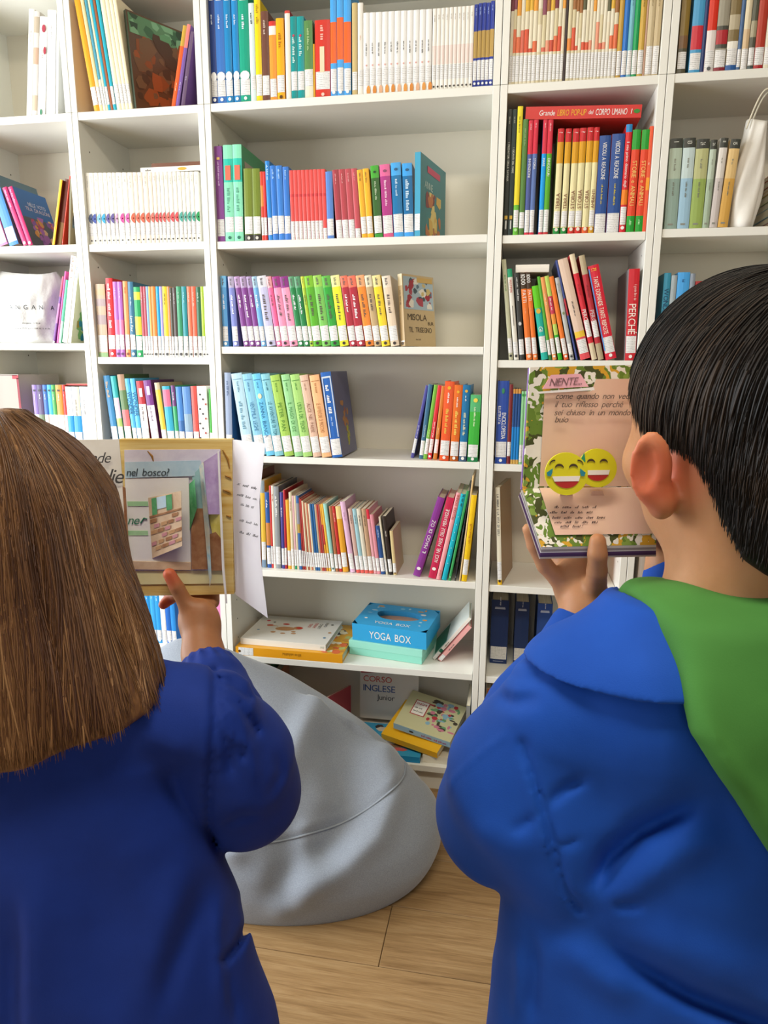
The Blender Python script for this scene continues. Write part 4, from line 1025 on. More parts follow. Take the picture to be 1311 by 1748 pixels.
# ================================================================== things lying on the shelves
def flat_book(px0, px1, py_bot, py_top, Y, hexc, o, label, Zb=None, d=.15, yaw=0.0, kind='book', tilt=0.0, grp='books lying flat'):
    """A book lying with its spine to the front, between two photo columns."""
    if Zb is None:
        Zb = unproj((px0 + px1) / 2, py_bot, Y)[2]
    t = unproj((px0 + px1) / 2, py_top, Y)[2] - Zb
    xa, xb = x_at(px0, Y, Zb), x_at(px1, Y, Zb)
    r = make_book(t, xb - xa, d, hexc, o, kind)
    tag(r, label, 'book', grp)
    r.rotation_mode = 'XYZ'
    r.matrix_basis = Matrix.Translation((xb, Y, Zb + .0006)) @ Matrix.Rotation(yaw, 4, 'Z') @ Matrix.Rotation(tilt, 4, 'Y') @ Matrix.Rotation(-math.pi / 2, 4, 'Y')
    return Zb + t


zt = flat_book(240, 342, 293.6, 284.6, .014, '#eeeae0', dict(s=S0, t=('~', .92, .8, '#8a8680', .5), d=[(.5, .3, .004, .014, '#e0a83c')], flat=1), 'white slim book lying flat across the row of white booklets', Zb=None, d=.14)
flat_book(259, 342, 284, 277.5, .05, '#7a5240', dict(s=S0, cover='#8a5a44', flat=1), 'brown slim book lying topmost above the row of white booklets', Zb=zt + .0012, d=.15)
flat_book(896, 1094, 206.5, 184.5, .010, '#d02a24', dict(s=S0, flat=1, cover='#c8302c', t=[('Grande', .88, .74, W_, .42), ('LIBRO POP-UP', .72, .47, '#f0b428', .5), ('del', .45, .41, W_, .35), ('CORPO UMANO', .39, .12, W_, .5), ('1', .09, .08, W_, .4)], sh=.15, d=[(.5, .04, .005, .008, '#3a8a34')]),
          'thick red pop-up book lying flat on the tops of the upright books', d=.2, kind='hard', tilt=.035)
flat_book(880, 937, 465, 452, .014, '#ece6da', dict(s=S0, cover='#e8e2d4'), 'cream book lying flat on two brown and orange spines', d=.14, kind='hard')
flat_book(113, 149, 658.4, 655.4, .02, '#b03c34', dict(s=S0, cover='#c8b49c', flat=1), 'thin dark red booklet lying flat on white and blue paperbacks', d=.14)

# a stack of small books lying flat behind the tote bag
Zs = SHELF['E'][2] + .0004
_stackc = [('#b8302c', 378.5), ('#a4a0ac', 368), ('#3f9cc0', 352), ('#8c3a84', 340), ('#8cb03c', 326), ('#d0952c', 319), ('#8c2a2c', 312), ('#c86a5c', 300), ('#c84a40', 292)]
zb = Zs
for i, (c_, py_) in enumerate(_stackc):
    zt_ = unproj(1300, py_, .03)[2]
    t = max(zt_ - zb - .0006, .006)
    r = make_book(t, .10, .15, c_, dict(s=S0, t=('~~', .8, .4, '#e8e0d8', .4)), 'book')
    tag(r, f'{cname(c_)} small book, {ordinal(i)} from the bottom of the flat stack, rightmost bookcase', 'book', 'flat stack on the second shelf of the rightmost bookcase')
    r.matrix_basis = Matrix.Translation((1.499 + .1 - .018 - .001 * (i % 3), .035 + .004 * (i % 2), zb)) @ Matrix.Rotation(-math.pi / 2, 4, 'Y')
    zb += t + .0004

# thick pale volume standing against the left side of the leftmost bookcase
Zs = SHELF['A'][4] + .0005
h_ = unproj(20, 639, .02)[2] - Zs
_xr = x_at(31, .02, Zs + h_)
r = make_book(_xr + .778, h_, .2, '#9f978b', dict(s=S0, flat=1, cover='#b4aca0', q=[(.0, .96, .985, .992, '#6a4a44'), (.8, 1, .94, .992, '#a82a36'), (.93, 1, .55, .95, '#8c2a34')]), 'hard')
tag(r, 'thick pale grey volume with a red corner at the far left, leftmost bookcase', 'book')
r.location = (-.778, .02, Zs)

# ---- sixth shelf of the wide bookcase
Z6 = SHELF['C'][6] + .0006
r = make_book(.028, .352, .25, '#e8a01c', dict(s=(.03, .17), t=('~~ ~~~~', .62, .44, '#a87410', .45), n='#5a3a10', cover='#e0a42c', flat=1,
    art=[art_blobs(['#d86a3c', '#7a9a5c', '#3a3a3a', '#c8485c', '#ece0c0', '#5a8aa4'], 61, 40, .05, .95, .02, .98, .2)]), 'hard')
tag(r, 'orange-yellow picture book lying flat at the bottom of the left pile', 'book', 'books lying flat')
r.matrix_basis = Matrix.Translation((.025, .004, Z6 + .028)) @ Matrix.Rotation(math.pi / 2, 4, 'Y')
# cover art up: mirror copy of the print on the upper face is provided by a printed sheet
pr = MB()
_r = random.Random(62)
for i in range(60):
    cx, cy = _r.uniform(.215, .345), _r.uniform(.01, .24)
    k = _r.randint(5, 7); R0 = _r.uniform(.006, .022)
    pr.face([(-.0004 - i * 4e-6, min(max(cy + R0 * _r.uniform(.5, 1) * math.sin(6.28 * j / k), .004), .246), min(max(cx + R0 * _r.uniform(.5, 1) * math.cos(6.28 * j / k), .2), .35)) for j in range(k)], _r.randint(0, 5))
pr.build('cover_print', [mat(c) for c in ('#d86a3c', '#b8bc6c', '#3a3438', '#e8d8a8', '#ece0c0', '#c88a34')], r)

r = make_book(.0205, .285, .212, '#eae6da', dict(s=S0, cover='#dcdad2', flat=1, t=('~', .98, .93, '#c8d0c4', .5)), 'hard')
tag(r, 'white picture book with a small animal on its cover, lying on the orange book', 'book', 'books lying flat')
r.matrix_basis = Matrix.Translation((.034, .026, Z6 + .0288 + .0205)) @ Matrix.Rotation(-.02, 4, 'Z') @ Matrix.Rotation(math.pi / 2, 4, 'Y')
pr = MB()
_e = -.0004


def pdisc(cx, cy, rx, ry, mi, n=12, rot=0.0):
    c, s = math.cos(rot), math.sin(rot)
    pr.disc((_e - len(pr.f) * 1e-5, cy, cx), (0, s, c), (0, c, -s), rx, ry, n, mi)


pdisc(.115, .105, .034, .018, 0, 14, .1); pdisc(.155, .118, .016, .014, 0); pdisc(.15, .085, .008, .006, 0); pdisc(.085, .07, .009, .007, 0); pdisc(.12, .065, .009, .006, 0); pdisc(.155, .07, .009, .006, 0)
pdisc(.16, .12, .012, .009, 1); pdisc(.055, .125, .012, .008, 1); pdisc(.105, .145, .012, .007, 1); pdisc(.035, .165, .007, .006, 2); pdisc(.03, .08, .005, .004, 3); pdisc(.06, .155, .005, .005, 4); pdisc(.26, .17, .005, .005, 4); pdisc(.27, .1, .006, .006, 0); pdisc(.265, .055, .005, .005, 3)
pr.tube([(_e, .12, .085), (_e, .125, .065), (_e, .12, .05)], .0012, 4, 0)
for i, (s_, cc, yy) in enumerate([('SONO', 4, .06), ('QUELLI', 4, .075), ('GIORNI', 1, .07), ('GRIGI', 1, .08)]):
    put_text(pr, s_, (_e - .0006, .165 - yy + .08, .245 - .017 * i), (0, -1, 0), (0, 0, -1), .0105, .075, mi=cc)
_q = pr.build('cover_print', [mat(c) for c in ('#b98a5c', '#c0392c', '#c83a44', '#4a7a9c', '#4a4a44', '#5a9a6c')], r); _q['kind'] = 'stuff'

# boxes
M_MINT = mat('#8fd8c4', .45)
M_YB = mat('#35a4dc', .4)
bx_yaw = math.atan2(.045 - .084, .622 - .382)
r = empty('box', (.382, .080, Z6), (0, 0, bx_yaw))
tag(r, 'mint green cardboard box under the blue yoga box', 'box')
b = MB(); b.box((0, 0, 0), (.243, .17, .040)); bevel(b.build('tray', M_MINT, r), .001, 1)
b = MB(); b.box((-.0015, -.0015, .024), (.2445, .1715, .0485)); bevel(b.build('lid', mat('#9adfcc', .45), r), .001, 1)
r = empty('yoga_box', (.392, .083, Z6 + .0492), (.09, 0, bx_yaw))
tag(r, 'bright blue printed box with white lettering, on the mint box', 'box')
BWd, BDp, BHt = .246, .165, .058
b = MB()
b.box((0, 0, 0), (BWd, BDp, BHt), 0, 't')
# top with an oval window
n_ = 28
ring_o, ring_i = [], []
for j in range(n_):
    a = 2 * math.pi * j / n_
    cxx, syy = math.cos(a), math.sin(a)
    k = min((BWd / 2) / max(abs(cxx), 1e-6), (BDp / 2) / max(abs(syy), 1e-6))
    ring_o.append((BWd / 2 + cxx * k, BDp / 2 + syy * k, BHt))
    ring_i.append((BWd * .52 + cxx * .075 * (1 + .05 * math.sin(3 * a)), BDp * .56 + syy * .038 * (1 + .12 * math.sin(2 * a + 1)), BHt))
for j in range(n_):
    k = (j + 1) % n_
    b.face([ring_o[j], ring_o[k], ring_i[k], ring_i[j]], 0)
    b.face([ring_i[j], ring_i[k], (ring_i[k][0], ring_i[k][1], BHt - .02), (ring_i[j][0], ring_i[j][1], BHt - .02)], 1)
b.face([(p[0], p[1], BHt - .018) for p in ring_i], 2)
b.build('carton', [M_YB, mat('#2a86b8'), mat('#c89a80', .5)], r)
b = MB()
put_text(b, 'YOGA BOX', (.128, -.0006, .013), (1, 0, 0), (0, 0, 1), .026, .14, center=True, mi=0)
put_text(b, 'YOGA BOX', (.126, .02, BHt + .0006), (1, 0, 0), (0, 1, 0), .016, .15, center=True, mi=0, squash=True)
_r = random.Random(9)
for i in range(26):
    x_, y_ = _r.uniform(.01, BWd - .01), _r.uniform(.01, BDp - .01)
    if math.hypot((x_ - BWd * .52) / .085, (y_ - BDp * .56) / .048) < 1 or (y_ < .05 and .04 < x_ < .21):
        continue
    b.disc((x_, y_, BHt + .0004), (1, 0, 0), (0, 1, 0), _r.uniform(.004, .012), _r.uniform(.003, .008), 7, _r.choice([0, 1, 2, 3, 4]))
b.build('lettering', [mat(c) for c in ('#f4f2ea', '#e09a4a', '#d8544c', '#8cc8e4', '#b4d8ec')], r)

# two books leaning at the right of the boxes
for (X0, Y0, t, h, d, a, c_, cov, lab) in ((.650, .085, .010, .180, .15, .66, '#e6e2d8', '#dfe4dd', 'white picture book with green foot leaning against the bookcase side, above the other'),
                                          (.668, .075, .013, .150, .16, .66, '#e2a4a0', '#c87a78', 'pink checked book leaning against the bookcase side, under the white one')):
    r = make_book(t, h, d, c_, dict(s=(.02, .16), t=('~~~', .3, .8, '#5a5a58', .4), cover=cov, flat=1, b=[(.17, .24, '#1f6a4c')] if c_ == '#e6e2d8' else []), 'hard')
    tag(r, lab, 'book', 'books leaning beside the boxes')
    r.location = (X0, Y0, Z6 + t * math.sin(a))
    r.rotation_euler = (0, a, .05)
    if c_ == '#e6e2d8':
        pr = MB(); pr.face([(-.0004, .01, .01), (-.0004, .01, .07), (-.0004, .14, .085), (-.0004, .14, .01)][::-1]); pr.build('cover_print', mat('#2f6a54'), r)

# ---- bottom shelf of the wide bookcase: a loose pile
Z7 = SHELF['C'][7] + .0006


def loose_book(t, h, d, hexc, cov, label, M, up='x0', prints=None, kind='book', o=None):
    r = make_book(t, h, d, hexc, dict(dict(s=S0, cover=cov, flat=1), **(o or {})), kind)
    tag(r, label, 'book', 'loose pile on the bottom shelf of the wide bookcase')
    r.matrix_basis = M
    if prints:
        pr = MB()
        mats = prints(pr)
        pr.build('cover_print', [mat(c) for c in mats], r)['kind'] = 'stuff'
    return r


def ptxt(pr, s, z0, y0, hh, L, mi):      # on the x=0 face: reading along +z(h), letter tops to -y
    put_text(pr, s, (-.0008, y0, z0), (0, 0, 1), (0, 1, 0), hh, L, mi=mi)


T_ = Matrix.Translation
RX = lambda a: Matrix.Rotation(a, 4, 'X')
RY = lambda a: Matrix.Rotation(a, 4, 'Y')
RZ = lambda a: Matrix.Rotation(a, 4, 'Z')


def p_sky(pr):
    _r = random.Random(3)
    for i in range(22):
        pr.disc((-.0004 - i * 1e-5, _r.uniform(.03, .17), _r.uniform(.04, .22)), (0, 0, 1), (0, 1, 0), _r.uniform(.01, .03), _r.uniform(.008, .02), 6, _r.randint(0, 4))
    return ['#d8d0c0', '#243a78', '#3a2c28', '#8a6a4c', '#c8605c']


# base books lying flat
loose_book(.02, .25, .19, '#2a92c8', '#3aa0cc', 'blue picture book lying lowest in the bottom pile', T_((.375, .006, Z7 + .02)) @ RZ(.02) @ RY(math.pi / 2), prints=p_sky)
loose_book(.024, .125, .2, '#e8e2d0', '#e4dcc8', 'cream book lying flat at the right of the bottom pile', T_((.632, .02, Z7 + .024)) @ RY(math.pi / 2))


def p_enig(pr):
    ptxt(pr, 'ENIGMISTICA', .02, .085, .028, .17, 0)
    ptxt(pr, 'TUTTI', .05, .05, .022, .1, 0)
    for k in range(7):
        a = k * 0.9
        pr.face([(-.0006, .15 + .02 * math.cos(a + q_), .03 + .02 * math.sin(a + q_)) if i else (-.0006, .15, .03) for i, q_ in enumerate((0, -.2, .2))], 1)
    return ['#d8402c', '#3a9a3c']


loose_book(.022, .20, .19, '#ecb01c', '#eeb524', 'orange-yellow puzzle book lying tilted under the top book of the bottom pile', T_((.490, .066, Z7 + .058)) @ RZ(-.34) @ RX(.26) @ RY(math.pi / 2 + .06), prints=p_enig)


def p_top(pr):
    pr.face([(-.0004, .012, .01), (-.0004, .012, .19), (-.0004, .15, .19), (-.0004, .15, .01)], 0)
    _r = random.Random(14)
    for i in range(60):
        pr.disc((-.0005 - i * 1e-5, _r.uniform(.03, .145), _r.uniform(.085, .185)), (0, 0, 1), (0, 1, 0), _r.uniform(.004, .014), _r.uniform(.003, .01), 6, _r.choice([1, 2, 3, 4, 5]))
    pr.face([(-.0014, .06, .03), (-.0014, .06, .08), (-.0014, .125, .08), (-.0014, .125, .03)], 2)
    pr.face([(-.0016, .063, .033), (-.0016, .063, .077), (-.0016, .122, .077), (-.0016, .122, .033)], 6)
    put_text(pr, 'ENIGMI', (-.0022, .105, .037), (0, 0, 1), (0, 1, 0), .01, .036, mi=2)
    put_text(pr, '~~', (-.0022, .088, .037), (0, 0, 1), (0, 1, 0), .008, .036, mi=1)
    put_text(pr, '~~', (-.0022, .073, .037), (0, 0, 1), (0, 1, 0), .008, .036, mi=1)
    return ['#c8c498', '#4a4438', '#b83c44', '#6a9a6c', '#c87a8c', '#8ab0c0', '#f0ece0']


loose_book(.024, .195, .16, '#9cc4dc', '#c8c498', 'busy illustrated book lying topmost on the bottom pile', T_((.530, .066, Z7 + .100)) @ RZ(-.28) @ RX(.30) @ RY(math.pi / 2 + .12), prints=p_top, o=dict(t=[('~~ ~~~', .5, .95, '#a84a8c', .5)], d=[(.5, .32, .004, .008, '#2a2a30')]))


def p_corso(pr):
    put_text(pr, 'CORSO', (-.0006, .012, .165), (0, 1, 0), (0, 0, 1), .022, .13, mi=0)
    put_text(pr, 'INGLESE', (-.0006, .012, .13), (0, 1, 0), (0, 0, 1), .024, .17, mi=1)
    put_text(pr, 'Junior', (-.0006, .06, .1), (0, 1, 0), (0, 0, 1), .02, .1, mi=2)
    pr.face([(-.0005, .003, .195), (-.0005, .15, .208), (-.0005, .003, .212)], 3)
    return ['#d04a3c', '#2c5a9c', '#3a3a3a', '#c83434']


loose_book(.012, .185, .205, '#c83a34', '#eae6dc', 'white language course book standing face-out behind the bottom pile', T_((.385, .236, Z7 + .021)) @ RX(-.02) @ RZ(-math.pi / 2) @ Matrix.Scale(1, 4), prints=None)
_cb = bpy.data.objects[[o.name for o in COL.objects if o.get('label', '').startswith('white language')][0]]
pr = MB()
put_text(pr, 'CORSO', (.0126, .012, .138), (0, 1, 0), (0, 0, 1), .022, .13, mi=0)
put_text(pr, 'INGLESE', (.0126, .012, .103), (0, 1, 0), (0, 0, 1), .024, .17, mi=1)
put_text(pr, 'Junior', (.0126, .06, .073), (0, 1, 0), (0, 0, 1), .02, .1, mi=2)
pr.face([(.0125, .003, .168), (.0125, .15, .180), (.0125, .003, .183)], 3)
pr.build('cover_print', [mat(c) for c in ('#d04a3c', '#2c5a9c', '#3a3a3a', '#c83434')], _cb)
loose_book(.006, .14, .12, '#c8424c', '#c8525c', 'red booklet standing open behind the beanbag, bottom shelf', T_((.29, .12, Z7)) @ RZ(-.5))
loose_book(.012, .21, .15, '#e4cc2c', '#8a8c88', 'yellow and grey thin book upright in the right corner, bottom shelf', T_((.765, .015, Z7)), o=dict(b=[(.62, 1, '#8a8a86')], t=('~~', .55, .3, '#5a5020', .5)))
loose_book(.03, .24, .2, '#7a5a50', '#6a4a44', 'dark brown book leaning behind the beanbag, bottom shelf left', T_((.05, .02, Z7)) @ RY(.0), o=dict(b=[(.5, .8, '#2a7a4c')]))
loose_book(.022, .25, .2, '#2f7a4c', '#2a6a44', 'green book standing behind the beanbag, bottom shelf left', T_((.085, .02, Z7)))
loose_book(.02, .22, .2, '#c07a5c', '#a86a50', 'terracotta book standing behind the beanbag, bottom shelf left', T_((.112, .02, Z7)))


# ---- white tote bag and its handles (rightmost bookcase), plastic bag (leftmost bookcase)
def loft(rings, closed_top=False):
    b = MB()
    n = len(rings[0])
    for rg in rings:
        b.v += [tuple(p) for p in rg]
    for i in range(len(rings) - 1):
        for j in range(n):
            k = (j + 1) % n
            b.f.append((i * n + j, i * n + k, (i + 1) * n + k, (i + 1) * n + j)); b.m.append(0)
    if closed_top:
        e = (len(rings) - 1) * n
        b.f.append(tuple(e + j for j in range(n))); b.m.append(0)
    b.f.append(tuple(reversed(range(n)))); b.m.append(0)
    return b


def _cotton(nt, b, tc):
    b.inputs['Base Color'].default_value = (*lin('#efece4'), 1)
    n_bump(nt, b, n_noise(nt, tc.outputs['Object'], 30, 4), 0.25, .004)


M_COTTON = nmat('white_cotton', _cotton, 0.8, 0.1)
Zs = SHELF['E'][2] + .0004
xb0, xb1 = x_at(1244.5, .02, Zs), x_at(1289, .02, Zs)
tb = unproj(1278, 205, .03)
H_ = tb[2] - Zs
r = empty('tote_bag', ((xb0 + xb1) / 2, .06, Zs))
tag(r, 'white cotton tote bag slumped upright beside the numbered volumes', 'bag')
rings = []
for i in range(15):
    f = i / 14
    cx = (tb[0] + .025 - (xb0 + xb1) / 2) * f
    hw = (xb1 - xb0) / 2 * (1 - .04 * f) + .008 * math.sin(f * 5)
    hd = .05 - .015 * f
    rg = []
    for j in range(36):
        a = 2 * math.pi * j / 36
        sx = math.copysign(abs(math.cos(a)) ** .6, math.cos(a)); sy_ = math.copysign(abs(math.sin(a)) ** .7, math.sin(a))
        w_ = 1 + .10 * math.sin(3 * a + 4 * f) * (1 - f * .4) + .06 * math.sin(7 * a - 9 * f)
        rg.append((cx + hw * sx * w_, hd * sy_ * w_, H_ * f + .006 * math.sin(2 * a + 1) * f))
    rings.append(rg)
b = loft(rings, True)
b.build('bag_body', M_COTTON, r, smooth=True)
for s_ in (-1, 1):
    b = MB()
    ctr = (tb[0] - (xb0 + xb1) / 2) * 1.0
    pts = []
    for i in range(13):
        f = i / 12
        pts.append((ctr - .004 + .045 * f + (.012 if s_ > 0 else 0), -.02 + .012 * s_, H_ - .02 + .07 * math.sin(f * math.pi * .62) + .02 * f))
    b.tube(pts, .0022, 6)
    b.build('handle', mat('#d9d2bd', .8), r, smooth=True)


def _poly(nt, b, tc):
    b.inputs['Base Color'].default_value = (*lin('#e3e3df'), 1)
    n_bump(nt, b, n_noise(nt, tc.outputs['Object'], 9, 5, .6, .4), 0.6, .012)


M_POLY = nmat('white_polythene', _poly, 0.25, 0.5)
Zs = SHELF['A'][3] + .0004
bx0, bx1 = -.778, x_at(90, .02, Zs)
topz = unproj(30, 462, .03)[2] - Zs
r = empty('plastic_bag', ((bx0 + bx1) / 2, .10, Zs))
tag(r, 'white printed plastic carrier bag bulging on the shelf of the leftmost bookcase', 'bag')
rings = []
for i in range(20):
    f = i / 19
    prof = (1 - .10 * f - .9 * max(0, f - .8) ** 1.2)
    hw = (bx1 - bx0) / 2 * prof
    hd = .088 * (math.sin(min(1, f * 1.6 + .55) * math.pi / 2)) * (1 - max(0, f - .62) * 1.7)
    rg = []
    for j in range(60):
        a = 2 * math.pi * j / 60
        sx = math.copysign(abs(math.cos(a)) ** .7, math.cos(a)); sy_ = math.copysign(abs(math.sin(a)) ** .8, math.sin(a))
        w_ = 1 + .05 * math.sin(4 * a + 6 * f) + .04 * math.sin(9 * a - 11 * f + 1) + .02 * math.sin(17 * a + 5 * f)
        rg.append((hw * sx * (1 + (w_ - 1) * .35), hd * sy_ * w_, topz * f * (1 + .03 * math.sin(2 * a + .6))))
    rings.append(rg)
b = loft(rings, True)
b.build('bag_body', M_POLY, r, smooth=True)
from mathutils.bvhtree import BVHTree
_bv = BVHTree.FromPolygons([Vector(p) for p in b.v], [f for f in b.f])
b = MB()
cxb = (bx0 + bx1) / 2


def bag_hit(x, z):
    h = _bv.ray_cast(Vector((x, -.5, z)), Vector((0, 1, 0)))
    return np.array(h[0]) if h[0] is not None else None


def bag_text(s_, px_, py_, hh, L):
    """Printed letters laid one by one on the curved front of the bag."""
    P = unproj(px_, py_, -.005)
    x, z = P[0] - cxb, P[2] - Zs
    V_, F_, w_ = text2d(s_, 0, .3 if L > .1 else .07)
    k = L / w_
    for ch, cx_ in zip([c for c in s_], np.cumsum([glyph(c)[2] + (.3 if L > .1 else .07) if c != ' ' else .46 for c in s_])):
        if ch == ' ':
            continue
        xx = x - L / 2 + (cx_ - glyph(ch)[2] / 2) * k
        h0, h1 = bag_hit(xx - .004, z + hh / 2), bag_hit(xx + .004, z + hh / 2)
        if h0 is None or h1 is None:
            continue
        u_ = h1 - h0; u_ /= np.linalg.norm(u_)
        ho = min(bag_hit(xx, z)[1], bag_hit(xx, z + hh)[1])
        put_text(b, ch, (xx, ho - .0015, z), u_, (0, 0, 1), hh, center=True)


bag_text('ANGANAR', 45, 527, .0135, .150)
bag_text('shopping on line', 45, 552, .0055, .05)
bag_text('www.manganocase.com', 44, 561, .006, .096)
b.build('lettering', mat('#34383b', .5), r)['kind'] = 'stuff'

# ================================================================== beanbag
def vnoise(P, seed, freq):
    """smooth value noise on Nx3 points"""
    P = P * freq
    i = np.floor(P).astype(np.int64)
    f = P - i
    f = f * f * (3 - 2 * f)

    def hsh(a):
        n = (a[:, 0] * 73856093) ^ (a[:, 1] * 19349663) ^ (a[:, 2] * 83492791) ^ (seed * 2654435761)
        n = (n ^ (n >> 13)) * 1274126177
        return ((n & 0xffff) / 65535.0) * 2 - 1
    o = np.zeros(len(P))
    for dx in (0, 1):
        for dy in (0, 1):
            for dz in (0, 1):
                w = (f[:, 0] if dx else 1 - f[:, 0]) * (f[:, 1] if dy else 1 - f[:, 1]) * (f[:, 2] if dz else 1 - f[:, 2])
                o += w * hsh(i + np.array([dx, dy, dz]))
    return o


def _felt(nt, b, tc):
    f = n_noise(nt, tc.outputs['Object'], 420, 2)
    nt.links.new(n_ramp(nt, f, [(0.3, '#868e9a'), (0.7, '#99a2af')]), b.inputs['Base Color'])
    b.inputs['Sheen Weight'].default_value = 0.35
    n_bump(nt, b, f, 0.2, .0008)


M_FELT = nmat('grey_woven_fabric', _felt, 0.85, 0.15)
BB = np.array([.265, -.322])
TIP = np.array([-.045, -.20])
BTOP = .55


def bb_point(f, a):
    """f 0..1 from floor to tip, a angle"""
    if f < .16:
        g = f / .16
        z = .13 * g ** 1.15
        rr = .91 + .09 * math.sin(g * math.pi / 2)
    else:
        g = (f - .16) / .84
        z = .13 + (BTOP - .13) * g ** .92
        rr = (1 - g ** 1.45) ** .74
    cx = BB + (TIP - BB) * (max(0, f - .1) / .9) ** 1.15
    rx, ry = .465 * rr, .312 * rr
    return np.array([cx[0] + rx * math.cos(a), cx[1] + ry * math.sin(a), z])


NF, NA = 90, 200
pts = np.array([bb_point(i / (NF - 1) * .992, 2 * math.pi * j / NA) for i in range(NF) for j in range(NA)])
G = pts.reshape(NF, NA, 3)
du = np.roll(G, -1, 1) - np.roll(G, 1, 1)
dv = np.gradient(G, axis=0)
N = np.cross(du, dv)
N /= np.linalg.norm(N, axis=2, keepdims=True) + 1e-9
ctr = np.array([BB[0], BB[1], .2])
N *= np.sign((N * (G - ctr)).sum(2, keepdims=True))
pxs = [proj(p) for p in pts]
PX = np.array(pxs).reshape(NF, NA, 2)
disp = vnoise(pts, 3, 4.5) * .010 + vnoise(pts, 5, 9.0) * .003


def seg_dist(P2, poly):
    d = np.full(len(P2), 1e9)
    for (x0, y0), (x1, y1) in zip(poly, poly[1:]):
        ab = np.array([x1 - x0, y1 - y0], float)
        t = np.clip(((P2 - (x0, y0)) @ ab) / (ab @ ab), 0, 1)
        q_ = P2 - (np.array([x0, y0]) + t[:, None] * ab)
        d = np.minimum(d, np.hypot(q_[:, 0], q_[:, 1]))
    return d


P2 = PX.reshape(-1, 2)
front = (G[:, :, 1] < BB[1] + .1).reshape(-1)
for poly, wd, am in (
        ([(545, 1190), (500, 1290), (450, 1380), (400, 1450)], 26, .020), ([(655, 1290), (668, 1360), (640, 1430), (560, 1495), (480, 1545)], 24, .022),
        ([(575, 1270), (605, 1370), (560, 1450)], 36, -.042), ([(480, 1410), (492, 1470), (480, 1530)], 26, -.030), ([(620, 1230), (600, 1300)], 30, -.010),
        ([(740, 1320), (735, 1390)], 30, .006), ([(420, 1200), (470, 1230)], 40, -.008)):
    dd = seg_dist(P2, poly)
    disp += np.where(front, am * np.exp(-(dd / wd) ** 2), 0)
# seam groove around the bag between the side panel and the base panel
fidx = np.repeat(np.linspace(0, .992, NF), NA)
aidx = np.tile(np.linspace(0, 2 * math.pi, NA, endpoint=False), NF)
seamf = .30 + .035 * np.cos(aidx - .2) + .03 * np.cos(2 * aidx + .9)
disp += -.006 * np.exp(-((fidx - seamf) / .012) ** 2) + .004 * np.exp(-((fidx - seamf - .02) / .02) ** 2)
fade = np.clip((pts[:, 2] - .0) / .05, 0, 1)
NP = pts + N.reshape(-1, 3) * (disp * fade)[:, None]
NP[:, 2] = np.maximum(NP[:, 2], 0.0005)
NP[:, 1] = np.minimum(NP[:, 1], -.004)
b = MB()
b.v = [tuple(p) for p in NP - np.array([BB[0], BB[1], 0])]
for i in range(NF - 1):
    for j in range(NA):
        k = (j + 1) % NA
        b.f.append((i * NA + j, i * NA + k, (i + 1) * NA + k, (i + 1) * NA + j))
b.f.append(tuple((NF - 1) * NA + j for j in range(NA)))
b.f.append(tuple(reversed(range(NA))))
b.m = [0] * len(b.f)
r = empty('beanbag', (BB[0], BB[1], 0))
tag(r, 'large light grey fabric beanbag slumped on the floor before the wide bookcase', 'beanbag')
b.build('bag_body', M_FELT, r, smooth=True)
sm = MB()
gi = [int(round((.30 + .035 * math.cos(2 * math.pi * j / NA - .2) + .03 * math.cos(4 * math.pi * j / NA + .9)) / .992 * (NF - 1))) for j in range(NA)]
fl = [(.30 + .035 * math.cos(2 * math.pi * j / NA - .2) + .03 * math.cos(4 * math.pi * j / NA + .9)) / .992 * (NF - 1) for j in range(NA)]
NG = NP.reshape(NF, NA, 3)
sp_ = []
for j in range(NA):
    i0 = int(fl[j]); f = fl[j] - i0
    sp_.append(NG[i0, j] * (1 - f) + NG[i0 + 1, j] * f + N[i0, j] * .0015 - np.array([BB[0], BB[1], 0]))
sm.tube(sp_ + [sp_[0]], .0026, 6, cap=False)
sm.build('piping', mat('#9aa3ae', .8), r, smooth=True)

# ================================================================== implicit surfaces (for the children)
FR = np.array([_cy, _sy, 0.0])            # viewing frame on the floor: u to the right, v away from the camera
FV = np.array([-_sy, _cy, 0.0])


def f2w(P):
    P = np.asarray(P, float)
    return np.outer(P[:, 0], FR) + np.outer(P[:, 1], FV) + np.outer(P[:, 2], [0, 0, 1]) + np.array([CAMP[0], CAMP[1], 0])


def pt(px, py, v):
    d = CF + CR * (px - IMW / 2) / FPX - CU * (py - IMH / 2) / FPX
    t = v / (d @ FV)
    return np.array([(d @ FR) * t, v, CAMP[2] + d[2] * t])


_A = np.stack([np.array([FR @ CR, FV @ CR, CR[2]]), np.array([FR @ CU, FV @ CU, CU[2]]), np.array([FR @ CF, FV @ CF, CF[2]])])


def f2px(P):
    q_ = (P - np.array([0, 0, CAMP[2]])) @ _A.T
    z = np.maximum(q_[:, 2], .05)
    return np.stack([IMW / 2 + FPX * q_[:, 0] / z, IMH / 2 - FPX * q_[:, 1] / z], 1)


def cone(P, a, b, ra, rb):
    a, b = np.asarray(a, float), np.asarray(b, float)
    ab = b - a
    t = np.clip((P - a) @ ab / (ab @ ab), 0, 1)
    return np.linalg.norm(P - a - t[:, None] * ab, axis=1) - (ra + (rb - ra) * t)


def chain(P, pts, rad, k=.01):
    d = None
    for i in range(len(pts) - 1):
        c = cone(P, pts[i], pts[i + 1], rad[i], rad[i + 1])
        d = c if d is None else smin(d, c, k)
    return d


def rotm(rx=0, ry=0, rz=0):
    return np.array((Matrix.Rotation(rz, 3, 'Z') @ Matrix.Rotation(ry, 3, 'Y') @ Matrix.Rotation(rx, 3, 'X')))


